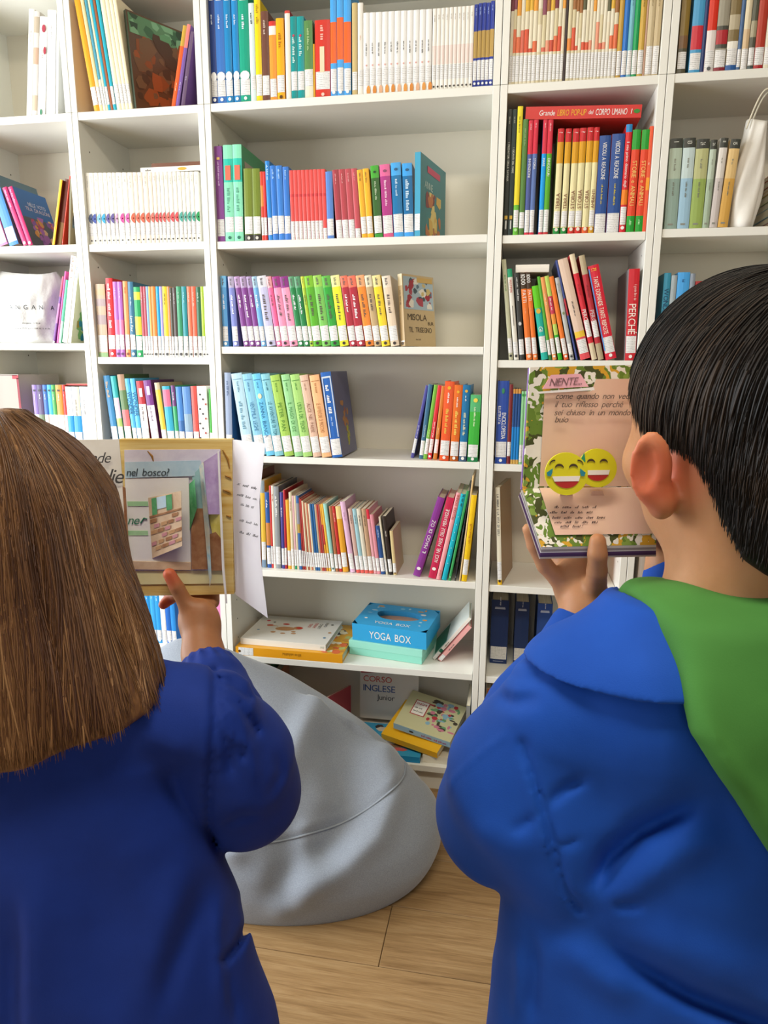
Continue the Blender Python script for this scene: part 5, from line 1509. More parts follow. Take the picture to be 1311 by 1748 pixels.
def ell(P, c, r, Rm=None):
    q_ = P - np.asarray(c, float)
    if Rm is not None:
        q_ = q_ @ Rm
    r = np.asarray(r, float)
    k0 = np.linalg.norm(q_ / r, axis=1)
    k1 = np.linalg.norm(q_ / (r * r), axis=1)
    return k0 * (k0 - 1) / np.maximum(k1, 1e-9)


def smin(a, b, k):
    h = np.clip(.5 + .5 * (b - a) / k, 0, 1)
    return b + (a - b) * h - k * h * (1 - h)


def smax(a, b, k):
    return -smin(-a, -b, k)


def ecol(P, keys, z_axis=2):
    """Elliptic column: keys = [(z, cu, cv, a, b)] from low to high; returns a distance-like value."""
    K = np.array(keys, float)
    z = P[:, 2]
    cu, cv, a, b = (np.interp(z, K[:, 0], K[:, i]) for i in (1, 2, 3, 4))
    x, y = (P[:, 0] - cu) / a, (P[:, 1] - cv) / b
    k0 = np.sqrt(x * x + y * y) + 1e-9
    k1 = np.sqrt((x / a) ** 2 + (y / b) ** 2) + 1e-9
    d = k0 * (k0 - 1) / k1
    return np.maximum(d, np.maximum(K[0, 0] - z, z - K[-1, 0]))


def folds(P, L):
    """Cloth folds drawn as curves over the garment: (polyline in photo pixels, width px, height m)."""
    q_ = f2px(P)
    o = np.zeros(len(P))
    for poly, w, am in L:
        xs_, ys_ = [p[0] for p in poly], [p[1] for p in poly]
        m = 3.2 * w
        k = np.nonzero((q_[:, 0] > min(xs_) - m) & (q_[:, 0] < max(xs_) + m) & (q_[:, 1] > min(ys_) - m) & (q_[:, 1] < max(ys_) + m))[0]
        if not len(k):
            continue
        s = q_[k]
        d = np.full(len(k), 1e9); tt = np.zeros(len(k))
        ln = np.array([math.hypot(b[0] - a[0], b[1] - a[1]) for a, b in zip(poly, poly[1:])])
        cum = np.concatenate([[0], np.cumsum(ln)]) / ln.sum()
        for i, ((x0, y0), (x1, y1)) in enumerate(zip(poly, poly[1:])):
            ab = np.array([x1 - x0, y1 - y0], float)
            t = np.clip(((s - (x0, y0)) @ ab) / (ab @ ab), 0, 1)
            e = s - (np.array([x0, y0]) + t[:, None] * ab)
            e = np.hypot(e[:, 0], e[:, 1])
            b = e < d
            d = np.where(b, e, d); tt = np.where(b, cum[i] + t * (cum[i + 1] - cum[i]), tt)
        f = np.ones(len(k))
        if w > 7.5:                      # soft folds fade out towards both ends, seams do not
            f = np.clip(tt / .35, 0, 1) * np.clip((1 - tt) / .35, 0, 1)
            f = f * f * (3 - 2 * f)
        o[k] += am * f * np.exp(-(d / w) ** 2)
    return o


def surfnet(f, lo, hi, h, coarse=4):
    lo, hi = np.array(lo, float), np.array(hi, float)
    n = np.ceil((hi - lo) / (h * coarse)).astype(int) + 1
    N = n * coarse + 1
    ax = [lo[i] + h * coarse * np.arange(n[i] + 1) for i in range(3)]
    gx = np.stack(np.meshgrid(*ax, indexing='ij'), -1).reshape(-1, 3)
    cv = f(gx).reshape(n + 1)
    # cells near the surface
    m = np.abs(cv) < h * coarse * 2.2
    near = np.zeros(n, bool)
    for dx in (0, 1):
        for dy in (0, 1):
            for dz in (0, 1):
                near |= m[dx:dx + n[0], dy:dy + n[1], dz:dz + n[2]]
    V = np.repeat(np.repeat(np.repeat(cv, coarse, 0), coarse, 1), coarse, 2)[:N[0], :N[1], :N[2]].astype(np.float32)
    nf = np.repeat(np.repeat(np.repeat(near, coarse, 0), coarse, 1), coarse, 2)
    full = np.zeros(N, bool)
    full[:nf.shape[0], :nf.shape[1], :nf.shape[2]] = nf
    full[1:] |= full[:-1]; full[:, 1:] |= full[:, :-1]; full[:, :, 1:] |= full[:, :, :-1]
    idx = np.argwhere(full)
    step = 400000
    for s in range(0, len(idx), step):
        q_ = idx[s:s + step]
        V[q_[:, 0], q_[:, 1], q_[:, 2]] = f(lo + q_ * h)
    S = V < 0
    c = [V[i:N[0] - 1 + i, j:N[1] - 1 + j, k:N[2] - 1 + k] for i in (0, 1) for j in (0, 1) for k in (0, 1)]
    sg = [S[i:N[0] - 1 + i, j:N[1] - 1 + j, k:N[2] - 1 + k] for i in (0, 1) for j in (0, 1) for k in (0, 1)]
    tot = sum(s.astype(np.int8) for s in sg)
    act = (tot > 0) & (tot < 8)
    cells = np.argwhere(act)
    vals = np.stack([q_[act] for q_ in c], 1)
    off = np.array([(i, j, k) for i in (0, 1) for j in (0, 1) for k in (0, 1)], float)
    acc = np.zeros((len(cells), 3)); cnt = np.zeros(len(cells))
    for a in range(8):
        for b in range(a + 1, 8):
            if np.abs(off[a] - off[b]).sum() != 1:
                continue
            va, vb = vals[:, a], vals[:, b]
            x = (va < 0) != (vb < 0)
            t = np.where(x, va / np.where(np.abs(va - vb) < 1e-12, 1, va - vb), 0)
            acc += np.where(x[:, None], off[a] + t[:, None] * (off[b] - off[a]), 0)
            cnt += x
    verts = lo + h * (cells + acc / cnt[:, None])
    vid = -np.ones(N - 1, np.int64)
    vid[cells[:, 0], cells[:, 1], cells[:, 2]] = np.arange(len(cells))
    Q = []
    for d in range(3):
        e = [1, 1, 1]; e[d] = 0
        sl0 = tuple(slice(1, N[i] - 1) if i != d else slice(0, N[i] - 1) for i in range(3))
        sl1 = tuple(slice(1, N[i] - 1) if i != d else slice(1, N[i]) for i in range(3))
        A, B = S[sl0], S[sl1]
        ch = np.argwhere(A != B)
        fl = A[ch[:, 0], ch[:, 1], ch[:, 2]]
        base = ch + np.array([0 if i == d else 1 for i in range(3)])
        o1, o2 = [i for i in range(3) if i != d]
        def g(a, b):
            q_ = base.copy(); q_[:, o1] -= a; q_[:, o2] -= b
            return vid[q_[:, 0], q_[:, 1], q_[:, 2]]
        quad = np.stack([g(1, 1), g(0, 1), g(0, 0), g(1, 0)], 1)
        flip = fl if d != 1 else ~fl
        quad[~flip] = quad[~flip][:, ::-1]
        Q.append(quad)
    Q = np.concatenate(Q)
    Q = Q[(Q >= 0).all(1)]
    return verts, Q


def relax(V, Q, it=2, lam=.5):
    n = len(V)
    E = np.concatenate([Q[:, [0, 1]], Q[:, [1, 2]], Q[:, [2, 3]], Q[:, [3, 0]]])
    for _ in range(it):
        s = np.zeros((n, 3)); c = np.zeros(n)
        for k in range(3):
            s[:, k] = np.bincount(E[:, 0], V[E[:, 1], k], n) + np.bincount(E[:, 1], V[E[:, 0], k], n)
        c = np.bincount(E[:, 0], minlength=n) + np.bincount(E[:, 1], minlength=n)
        V = V + lam * (s / np.maximum(c, 1)[:, None] - V)
    return V


def np_mesh(name, V, Q, mats, parent, midx=None, smooth=True):
    me = bpy.data.meshes.new(name)
    me.vertices.add(len(V)); me.vertices.foreach_set('co', np.asarray(V, np.float32).ravel())
    k = Q.shape[1]
    me.loops.add(Q.size); me.loops.foreach_set('vertex_index', Q.astype(np.int32).ravel())
    me.polygons.add(len(Q)); me.polygons.foreach_set('loop_start', np.arange(0, Q.size, k, dtype=np.int32))
    for m in mats if isinstance(mats, (list, tuple)) else [mats]:
        me.materials.append(m)
    if midx is not None:
        me.polygons.foreach_set('material_index', np.asarray(midx, np.int32))
    if smooth:
        me.polygons.foreach_set('use_smooth', np.ones(len(Q), bool))
    me.update(calc_edges=True)
    me.validate()
    o = bpy.data.objects.new(name, me)
    COL.objects.link(o)
    o.parent = parent
    return o


def sdf_part(name, f, lo, hi, h, mats, parent, base, it=2, mid=None):
    V, Q = surfnet(f, lo, hi, h)
    V = relax(V, Q, it)
    mi = None
    if mid is not None:
        mi = mid(V[Q].mean(1))
    return np_mesh(name, f2w(V) - base, Q, mats, parent, mi)


def grad(f, P, e=.0015):
    g = np.stack([f(P + np.eye(3)[i] * e) - f(P - np.eye(3)[i] * e) for i in range(3)], 1)
    return g / (np.linalg.norm(g, axis=1, keepdims=True) + 1e-9)


def strands(name, f, seeds, flow, steps, ds, off, rad, mats, parent, base, stop=None, n=3, taper=1.0, lens=None, clump=30.0):
    """Locks of hair: every strand walks along the surface f = off, following flow(P, normal)."""
    P = seeds.copy()
    m = len(P)
    paths = [P.copy()]
    alive = np.ones(m, bool)
    for s in range(steps):
        g = grad(f, P)
        d = flow(P, g, s)
        d = d - g * (d * g).sum(1, keepdims=True)
        d /= np.linalg.norm(d, axis=1, keepdims=True) + 1e-9
        Pn = P + d * ds
        o = off * np.ones(m)
        Pn = Pn - grad(f, Pn) * (f(Pn) - o)[:, None]
        if stop is not None:
            alive &= ~stop(Pn)
        if lens is not None:
            alive &= (s < lens)
        P = np.where(alive[:, None], Pn, P)
        paths.append(P.copy())
    path = np.stack(paths, 1)                 # m, steps+1, 3
    L = steps + 1
    moved = (np.abs(np.diff(path, axis=1)).sum(2) > 1e-7).sum(1)
    keep = moved >= 1
    path, moved, off_, rad = path[keep], moved[keep], (off * np.ones(m))[keep], rad[keep]
    m = len(path)
    # resample so that every strand uses all its rings
    res = np.empty_like(path)
    tt = np.linspace(0, 1, L)
    for i in range(m):
        k = moved[i]
        x = tt * k
        j = np.minimum(x.astype(int), k - 1)
        fr = (x - j)[:, None]
        res[i] = path[i, j] * (1 - fr) + path[i, j + 1] * fr
    path = res
    T = np.gradient(path, axis=1)
    T /= np.linalg.norm(T, axis=2, keepdims=True) + 1e-9
    G = grad(f, path.reshape(-1, 3)).reshape(path.shape)
    S = np.cross(T, G)
    S /= np.linalg.norm(S, axis=2, keepdims=True) + 1e-9
    U = np.cross(S, T)
    prof = np.clip(np.minimum(1, (1 - tt) * 4 / taper + .12) * np.minimum(1, tt * 6 + .15), .08, 1)
    R = rad[:, None] * prof[None]
    ring = []
    for q_ in range(n):
        th = 2 * math.pi * q_ / n + .5
        ring.append(path + S * (R * math.cos(th) * 1.5)[..., None] + U * (R * math.sin(th) * .8)[..., None])
    V = np.stack(ring, 2).reshape(-1, 3)       # m, L, n
    idx = np.arange(m * L * n).reshape(m, L, n)
    Q = []
    for q_ in range(n):
        r_ = (q_ + 1) % n
        Q.append(np.stack([idx[:, :-1, q_], idx[:, 1:, q_], idx[:, 1:, r_], idx[:, :-1, r_]], -1).reshape(-1, 4))
    Q = np.concatenate(Q)
    sm_ = np.clip(((vnoise(path[:, L // 2], 5, clump) * 1.1 + 1) / 2 * len(mats) + rng.normal(0, 1.0, m)), 0, len(mats) - 1).astype(int)
    mi = np.concatenate([np.repeat(sm_, L - 1)] * n)
    return np_mesh(name, f2w(V) - base, Q, mats, parent, mi)


def skin(name, red, rad=.045, c0='#b27e56', c1='#c48f68'):
    """Skin; the places in red (ears, fingertips) are flushed."""
    def f(nt, b, tc):
        f = n_noise(nt, tc.outputs['Object'], 22, 4)
        col = n_ramp(nt, f, [(0.3, c0), (0.7, c1)])
        for c in red:
            dn = nt.nodes.new('ShaderNodeVectorMath'); dn.operation = 'DISTANCE'
            nt.links.new(tc.outputs['Object'], dn.inputs[0]); dn.inputs[1].default_value = tuple(c)
            mr = nt.nodes.new('ShaderNodeMapRange'); mr.inputs['From Min'].default_value = rad * .35; mr.inputs['From Max'].default_value = rad
            mr.inputs['To Min'].default_value = .75; mr.inputs['To Max'].default_value = 0.0
            nt.links.new(dn.outputs['Value'], mr.inputs['Value'])
            mx = nt.nodes.new('ShaderNodeMix'); mx.data_type = 'RGBA'
            nt.links.new(mr.outputs[0], mx.inputs[0]); nt.links.new(col, mx.inputs[6]); mx.inputs[7].default_value = (*lin('#c4583a'), 1)
            col = mx.outputs[2]
        nt.links.new(col, b.inputs['Base Color'])
        b.inputs['Subsurface Weight'].default_value = 0.25
        b.inputs['Subsurface Radius'].default_value = (1.0, .3, .15)
        b.inputs['Subsurface Scale'].default_value = 0.012
        n_bump(nt, b, n_noise(nt, tc.outputs['Object'], 380, 3), .12, .0006)
    return nmat(name, f, .5, .35)


def cloth(name, c0, c1):
    def f(nt, b, tc):
        v = tc.outputs['Object']
        f1 = n_noise(nt, v, 900, 2)
        f2 = n_noise(nt, v, 14, 3)
        nt.links.new(n_ramp(nt, f2, [(0.3, c0), (0.7, c1)]), b.inputs['Base Color'])
        b.inputs['Sheen Weight'].default_value = 0.02
        n_bump(nt, b, f1, .16, .0008)
    return nmat(name, f, 0.75, 0.2)


M_SMOCK_B = cloth('royal_blue_cotton', '#1246a4', '#184eb0')
M_SMOCK_G = cloth('shaded_royal_blue_cotton', '#142e7c', '#183488')  # the other smock's blue, darkened to put her shade into the colour
M_FLEECE = cloth('green_fleece', '#3f7634', '#46803a')
M_TROUS = cloth('dark_denim', '#262c3c', '#303850')

# ================================================================== the dark-haired child with the green hood
def hand_sdf(P, wrist, palm, fingers, thumb, k=.008):
    d = cone(P, wrist[0], palm, wrist[1], wrist[1] * .98)
    for pts_, r_ in fingers + [thumb]:
        d = smin(d, chain(P, pts_, r_, .004), k)
    return d


HB = np.array([.287, .558, 1.292])          # middle of the skull
face_yaw = math.radians(20)                  # face turned a little to the left, away from the camera
Rh = rotm(math.radians(-6), 0, face_yaw)


def hb(x, y, z):
    return HB + Rh @ np.array([x, y, z])


HBX = np.linalg.inv(Rh)
S1, E1, W1 = np.array([.152, .535, 1.030]), np.array([.118, .600, .888]), pt(1003, 1040, .672)
S2, E2, W2 = np.array([.432, .535, 1.040]), np.array([.462, .640, .905]), np.array([.318, .735, 1.095])
vb = .655    # depth of the front of the held book
B_WR = W1
B_PALM = pt(985, 985, .69)
B_F = [([pt(962, 1000, .682), pt(930, 965, .684), pt(912, 930, .682), pt(903, 903, .680)], [.0095, .0085, .0078, .007]),
       ([pt(968, 985, .70), pt(950, 940, .716), pt(945, 900, .712), pt(948, 875, .708)], [.0095, .0088, .008, .007]),
       ([pt(985, 980, .705), pt(978, 930, .722), pt(975, 885, .716), pt(978, 860, .712)], [.0095, .0088, .008, .007]),
       ([pt(1003, 985, .705), pt(1005, 940, .72), pt(1005, 900, .714), pt(1008, 880, .710)], [.0088, .008, .0075, .0065])]
B_T = ([pt(1015, 1020, .672), pt(1019, 975, .648), pt(1020, 945, .640), pt(1020, 924, .640)], [.0125, .0098, .0092, .0082])
R_PALM = np.array([.315, .742, 1.140])
R_F = [([R_PALM + [-.02 + .013 * i, .0, .01], R_PALM + [-.03 + .012 * i, .012, .04], R_PALM + [-.034 + .012 * i, .012, .062]], [.009, .0082, .0072]) for i in range(4)]
R_T = ([R_PALM + [-.01, -.008, -.01], R_PALM + [-.035, -.03, .012], R_PALM + [-.045, -.042, .03]], [.011, .0092, .008])
ear_out = Rh @ np.array([-1.0, 0, 0])


def ear(P, sgn):
    c = hb(sgn * .089, .002, -.050)
    R2 = Rh @ rotm(0, sgn * .18, sgn * -1.0)
    d = ell(P, c, (.0075, .0155, .0290), R2)
    lobe = ell(P, hb(sgn * .076, .006, -.078), (.008, .011, .013), Rh)
    d = smin(d, lobe, .012)
    con = ell(P, c + (R2 @ np.array([sgn * .006, .006, .002])), (.006, .0095, .019), R2)
    return smax(d, -con, .003)


def head_core(P):
    q_ = (P - HB) @ Rh
    d = ell(q_, (0, 0, 0), (.074, .091, .090))
    d = smin(d, ell(q_, (0, .033, -.062), (.056, .056, .064)), .04)
    d = smin(d, ell(q_, (0, .062, -.098), (.026, .022, .018)), .03)           # chin
    d = smin(d, chain(q_, [np.array([0, .088, -.022]), np.array([0, .104, -.05])], [.007, .011], .01), .014)   # nose
    for s in (-1, 1):
        d = smin(d, ell(q_, (s * .034, .066, -.05), (.022, .02, .02)), .02)   # cheeks
        d = smax(d, -ell(q_, (s * .030, .092, -.02), (.013, .012, .008)), .012)  # eye sockets
    d = smax(d, -ell(q_, (0, .092, -.077), (.019, .006, .0018)), .004)       # mouth
    return d


def boy_body(P):
    d = head_core(P)
    d = smin(d, smin(ear(P, -1), ear(P, 1), .001), .010)
    d = smin(d, chain(P, [hb(0, -.012, -.06), np.array([.288, .552, 1.10]), np.array([.288, .556, 1.02])], [.054, .050, .07], .03), .03)
    d = smin(d, ecol(P, [(.60, .288, .565, .09, .06), (.8, .288, .565, .095, .055), (1.0, .288, .56, .10, .05), (1.04, .288, .56, .08, .045)]), .05)
    d = smin(d, chain(P, [S1, E1, W1, B_PALM], [.028, .026, .0225, .020], .02), .02)
    d = smin(d, chain(P, [S2, E2, W2, R_PALM], [.04, .032, .0225, .020], .02), .02)
    d = smin(d, ell(P, (B_PALM + pt(990, 1005, .69)) / 2, (.026, .016, .028)), .012)
    d = smin(d, ell(P, R_PALM, (.030, .014, .03)), .012)
    for pts_, r_ in B_F + [B_T]:
        d = smin(d, chain(P, pts_, r_, .003), .006)
    for pts_, r_ in R_F + [R_T]:
        d = smin(d, chain(P, pts_, r_, .003), .006)
    for s in (-1, 1):
        d = smin(d, chain(P, [np.array([.288 + s * .055, .56, .64]), np.array([.288 + s * .06, .57, .36]), np.array([.288 + s * .06, .56, .075])], [.07, .047, .033], .03), .03)
        d = smin(d, chain(P, [np.array([.288 + s * .06, .55, .045]), np.array([.288 + s * .065, .64, .03])], [.03, .024], .02), .02)
    return d


fb = f2w(np.array([[.288, .57, 0.0]]))[0]
fb[2] = 0
boy = empty('person', fb)
M_SKIN_B = skin('skin_warm', [f2w(hb(q_ * .086, 0, -.055)[None])[0] - fb for q_ in (-1, 1)])
tag(boy, 'dark-haired child in a blue smock and green hood, holding up an open handmade book', 'person')
sdf_part('body', boy_body, (.06, .40, .005), (.56, .80, 1.40), .0031, M_SKIN_B, boy, fb, 1)

BF = [([(893, 1270), (915, 1340), (930, 1385), (955, 1480), (965, 1520), (988, 1552)], 7, -.0045), ([(880, 1270), (905, 1345), (920, 1400), (945, 1490)], 12, .003),
      ([(1000, 1535), (1040, 1465), (1090, 1420), (1160, 1385), (1215, 1352)], 20, -.022), ([(1010, 1575), (1100, 1500), (1180, 1450), (1260, 1400)], 30, .007),
      ([(985, 1565), (1060, 1630), (1180, 1700), (1330, 1760), (1500, 1840)], 20, -.022), ([(940, 1600), (1010, 1660), (1100, 1720)], 26, .006), ([(1060, 1575), (1160, 1620), (1330, 1690)], 40, .006),
      ([(930, 1382), (960, 1350), (1010, 1322)], 9, -.006), ([(870, 1425), (905, 1400), (925, 1390)], 8, -.004), ([(905, 1575), (915, 1650), (908, 1760)], 9, -.006), ([(880, 1600), (885, 1680), (878, 1760)], 9, .004),
      ([(765, 1350), (772, 1330), (815, 1290), (862, 1255)], 4, .0016), ([(1105, 1545), (1080, 1545), (1040, 1548)], 9, -.006), ([(960, 1445), (985, 1435)], 5, -.003),
      ([(840, 1185), (880, 1200), (930, 1190)], 14, -.006), ([(850, 1150), (900, 1160), (960, 1140)], 12, -.004), ([(1210, 1300), (1230, 1450), (1200, 1560)], 50, -.006), ([(790, 1400), (860, 1440), (940, 1450)], 30, .004)]


def boy_smock_core(P):
    t = ecol(P, [(.46, .288, .565, .195, .125), (.70, .288, .565, .182, .112), (.86, .288, .562, .172, .104), (.96, .288, .555, .165, .095), (1.02, .288, .55, .140, .080), (1.07, .288, .55, .095, .066), (1.10, .288, .555, .07, .055)])
    sh = chain(P, [S1 + [.02, 0, .006], np.array([.215, .528, 1.046]), np.array([.288, .530, 1.052]), np.array([.361, .528, 1.046]), S2 + [-.02, 0, .006]], [.052, .060, .060, .060, .058], .03)
    return smin(t, sh, .04)


def boy_smock(P):
    d = boy_smock_core(P)
    a = chain(P, [S1, S1 * .45 + E1 * .55 + [-.002, -.004, 0], E1, E1 * .5 + W1 * .5 + [-.006, 0, -.004], E1 * .12 + W1 * .88], [.054, .066, .058, .045, .031], .03)
    a = smin(a, ell(P, (.158, .538, .925), (.050, .058, .088)), .03)
    d = smin(d, a, .012)
    b2 = chain(P, [S2, S2 * .45 + E2 * .55, E2, E2 * .5 + W2 * .5, E2 * .05 + W2 * .95], [.064, .070, .060, .050, .038], .03)
    d = smin(d, b2, .012)
    d = d - vnoise(P, 17, 16.0) * .0022 - vnoise(P, 19, 34.0) * .0008
    d = d - folds(P, BF)
    # neck opening
    d = smax(d, -cone(P, (.288, .556, 1.10), (.288, .556, 1.25), .052, .056), .006)
    return d


SMB = sdf_part('smock', boy_smock, (.03, .40, .46), (.56, .82, 1.17), .0034, M_SMOCK_B, boy, fb, 1)


def boy_collar(P):
    c = boy_smock_core(P) - vnoise(P, 23, 30.0) * .0012
    sh = np.maximum(c - .019, .0105 - c)
    zc = 1.080 + .02 * (P[:, 0] - .14) + np.where(P[:, 1] > .6, .03, 0)
    d = smax(sh, zc - P[:, 2], .003)
    d = smax(d, -cone(P, (.288, .550, 1.02), (.288, .556, 1.25), .086, .086), .004)
    rr = np.hypot(P[:, 0] - .288, (P[:, 1] - .55) * 1.25)
    d = smax(d, rr - .172, .003)
    return d


sdf_part('collar', boy_collar, (.08, .42, 1.00), (.50, .70, 1.15), .003, M_SMOCK_B, SMB, fb, 2)


def boy_hood(P):
    c = boy_smock_core(P)
    th = .034 + .006 * vnoise(P, 31, 18.0)
    tri = np.abs(P[:, 0] - .300) - np.clip((P[:, 2] - .945) * .70, -.1, .086)
    drape = smax(smax(c - th, .012 - c, .006), tri * .8, .014)
    drape = smax(drape, P[:, 1] - .57, .01)
    drape = smax(drape, P[:, 2] - 1.135, .01)
    q_ = P - np.array([.290, .556, 1.082])
    q_ = q_ @ rotm(-.34, 0, 0)
    an = np.arctan2(q_[:, 1], q_[:, 0])
    tor = np.sqrt((np.hypot(q_[:, 0], q_[:, 1] * 1.05) - .064) ** 2 + (q_[:, 2] * .8) ** 2) - .026 - .003 * np.sin(5 * an + 1)
    d = smin(drape, tor, .055)
    d = d - vnoise(P, 37, 26.0) * .0014
    d = d - folds(P, [([(1190, 1190), (1240, 1290), (1311, 1400)], 14, .003)])
    return d


sdf_part('hood', boy_hood, (.16, .40, .94), (.43, .68, 1.20), .0032, M_FLEECE, boy, fb, 2)


def boy_trousers(P):
    d = None
    for s in (-1, 1):
        l = chain(P, [np.array([.288 + s * .055, .56, .66]), np.array([.288 + s * .06, .57, .36]), np.array([.288 + s * .06, .56, .06])], [.09, .066, .056], .02)
        d = l if d is None else smin(d, l, .02)
    d = smin(d, ell(P, (.288, .56, .66), (.13, .09, .08)), .03)
    return np.maximum(d - vnoise(P, 41, 14.0) * .003, .045 - P[:, 2])


sdf_part('trousers', boy_trousers, (.10, .42, .03), (.48, .70, .76), .007, M_TROUS, boy, fb, 2)


def shoe(c, s):
    def f(P):
        d = chain(P, [np.array([c[0] + s * .06, c[1] - .02, .05]), np.array([c[0] + s * .065, c[1] + .10, .036])], [.046, .040], .02)
        return smax(d, .0025 - P[:, 2], .004)
    return f


for s in (-1, 1):
    sdf_part('shoe', shoe((.288, .55), s), (.288 + s * .06 - .07, .44, -.004), (.288 + s * .06 + .07, .72, .12), .005, mat('#d8d6d2', .6), boy, fb, 1)
for s in (-1, 1):
    e_ = MB()
    c = hb(s * .030, .078, -.02)
    for i in range(9):
        for j in range(12):
            pass
    bm_ = bmesh.new(); bmesh.ops.create_uvsphere(bm_, u_segments=16, v_segments=10, radius=.011)
    me = bpy.data.meshes.new('eye'); bm_.to_mesh(me); bm_.free()
    me.materials.append(mat('#e8e4de', .2)); o = bpy.data.objects.new('eye', me); COL.objects.link(o); o.parent = boy
    o.location = f2w(c[None])[0] - fb

# ---- his short dark hair
def boy_scalp(P):
    q_ = (P - HB) @ Rh
    return ell(q_, (0, -.003, .003), (.0755, .093, .0915))


def boy_hairline(P):
    """>0 where no hair grows (head-local height below the hairline)."""
    q_ = (P - HB) @ Rh
    an = np.degrees(np.arctan2(np.abs(q_[:, 0]), -q_[:, 1]))      # 0 at the nape, 90 above the ears, 180 at the forehead
    zl = np.interp(an, [0, 25, 45, 58, 70, 84, 100, 115, 135, 180], [-.136, -.132, -.118, -.092, -.050, -.040, -.040, -.005, .040, .050])
    return zl - q_[:, 2]


def boy_hair(P):
    d = boy_scalp(P)
    sh = smax(d - .0055, -(d + .012), .003)
    nape = cone(P, hb(0, -.030, -.05), hb(0, -.016, -.135), .062, .050)
    d2 = smin(d - .005, nape, .02)
    d2 = smax(d2, -(head_core(P) + .004), .004)
    return smax(d2, boy_hairline(P) * .8, .012) - vnoise(P, 51, 40.0) * .001


HAIR_D = []
for hx in ('#0f0c0a', '#14100d', '#1a1410', '#231a14', '#32261c'):
    m = mat(hx, .5, spec=.28)
    HAIR_D.append(m)
HRB = sdf_part('hair', boy_hair, (.15, .42, 1.14), (.43, .70, 1.42), .003, mat('#0f0c0a', .6, spec=.2), boy, fb, 1)


def boy_surface(P):
    q_ = (P - HB) @ Rh
    d = ell(q_, (0, -.003, .003), (.0755, .093, .0915)) - .005
    nape = cone(P, hb(0, -.030, -.05), hb(0, -.016, -.135), .062, .050)
    return smin(d, nape, .02)


CROWN = hb(.020, -.045, .082)


def sphere_seeds(n, c, r):
    z = rng.uniform(-1, 1, n); a = rng.uniform(0, 2 * math.pi, n)
    s = np.sqrt(1 - z * z)
    return np.asarray(c) + r * np.stack([s * np.cos(a), s * np.sin(a), z], 1)


sd = sphere_seeds(15000, HB, .11)
for _ in range(4):
    sd = sd - grad(boy_surface, sd) * boy_surface(sd)[:, None]
sd = sd[boy_hairline(sd) < -.004]
q_ = (sd - HB) @ Rh
sd = sd[(np.abs(q_[:, 0]) < .2)]
hgt = np.clip(((sd - HB) @ Rh)[:, 2] / .09, -1, 1)
lens = np.where(hgt > .15, rng.integers(6, 11, len(sd)), np.where(hgt > -.45, rng.integers(4, 7, len(sd)), rng.integers(3, 5, len(sd))))
lens = np.minimum(lens, np.maximum(1, (-boy_hairline(sd) / .006).astype(int)))
offs = np.clip(.0004 + .0022 * (hgt > .15) * rng.uniform(0, 1, len(sd)) + .001 * rng.uniform(0, 1, len(sd)), 0, .008)
jit = rng.normal(0, .11, sd.shape)


def boy_flow(P, g, s):
    r_ = P - CROWN
    r_ = r_ / (np.linalg.norm(r_, axis=1, keepdims=True) + 1e-6)
    left = np.array([-.55, .25, 0.0])
    top = np.clip((P[:, 2] - HB[2]) / .09, 0, 1)[:, None]
    return r_ * 1.0 + np.array([0, 0, -.8]) * (1 - top * .6) + left * top * .9 + jit * .5


strands('hair_strands', boy_surface, sd, boy_flow, 10, .006, offs, np.where(hgt > -.2, .0006, .0003) * rng.uniform(.6, 1.2, len(sd)), HAIR_D, HRB, fb, lens=lens)['kind'] = 'stuff'

# ================================================================== the child with long brown hair
HG = np.array([-.345, .620, 1.170])
Rg = rotm(math.radians(-8), 0, math.radians(-14))


def hg(x, y, z):
    return HG + Rg @ np.array([x, y, z])


GS1, GE1, GW1 = np.array([-.180, .615, .982]), np.array([-.156, .682, .858]), pt(347, 1118, .845)
GS2, GE2, GW2 = np.array([-.512, .615, .982]), np.array([-.545, .70, .86]), np.array([-.44, .84, .985])
G_PALM = pt(338, 1052, .875)
G_T = ([pt(338, 1062, .868), pt(318, 1032, .868), pt(302, 1003, .868), pt(289, 980, .868)], [.0125, .0105, .0095, .0085])
G_F = [([pt(322, 1030, .892), pt(308, 1012, .915), pt(290, 1022, .922), pt(279, 1032, .915)], [.0095, .009, .0082, .0072]),
       ([pt(335, 1022, .898), pt(325, 980, .93), pt(320, 945, .932), pt(318, 925, .928)], [.0095, .009, .008, .007]),
       ([pt(350, 1022, .898), pt(346, 975, .93), pt(342, 940, .932), pt(340, 918, .928)], [.0095, .009, .008, .007]),
       ([pt(364, 1028, .895), pt(364, 990, .925), pt(362, 960, .928), pt(360, 942, .925)], [.0088, .008, .0075, .0065])]
G2_PALM = np.array([-.43, .885, 1.02])
G2_F = [([G2_PALM + [-.02 + .013 * i, .01, .01], G2_PALM + [-.016 + .012 * i, .03, .035], G2_PALM + [-.014 + .012 * i, .032, .06]], [.009, .0082, .0072]) for i in range(4)]
G2_T = ([G2_PALM + [.012, -.012, 0], G2_PALM + [.03, -.014, .024], G2_PALM + [.038, -.010, .04]], [.011, .0092, .008])


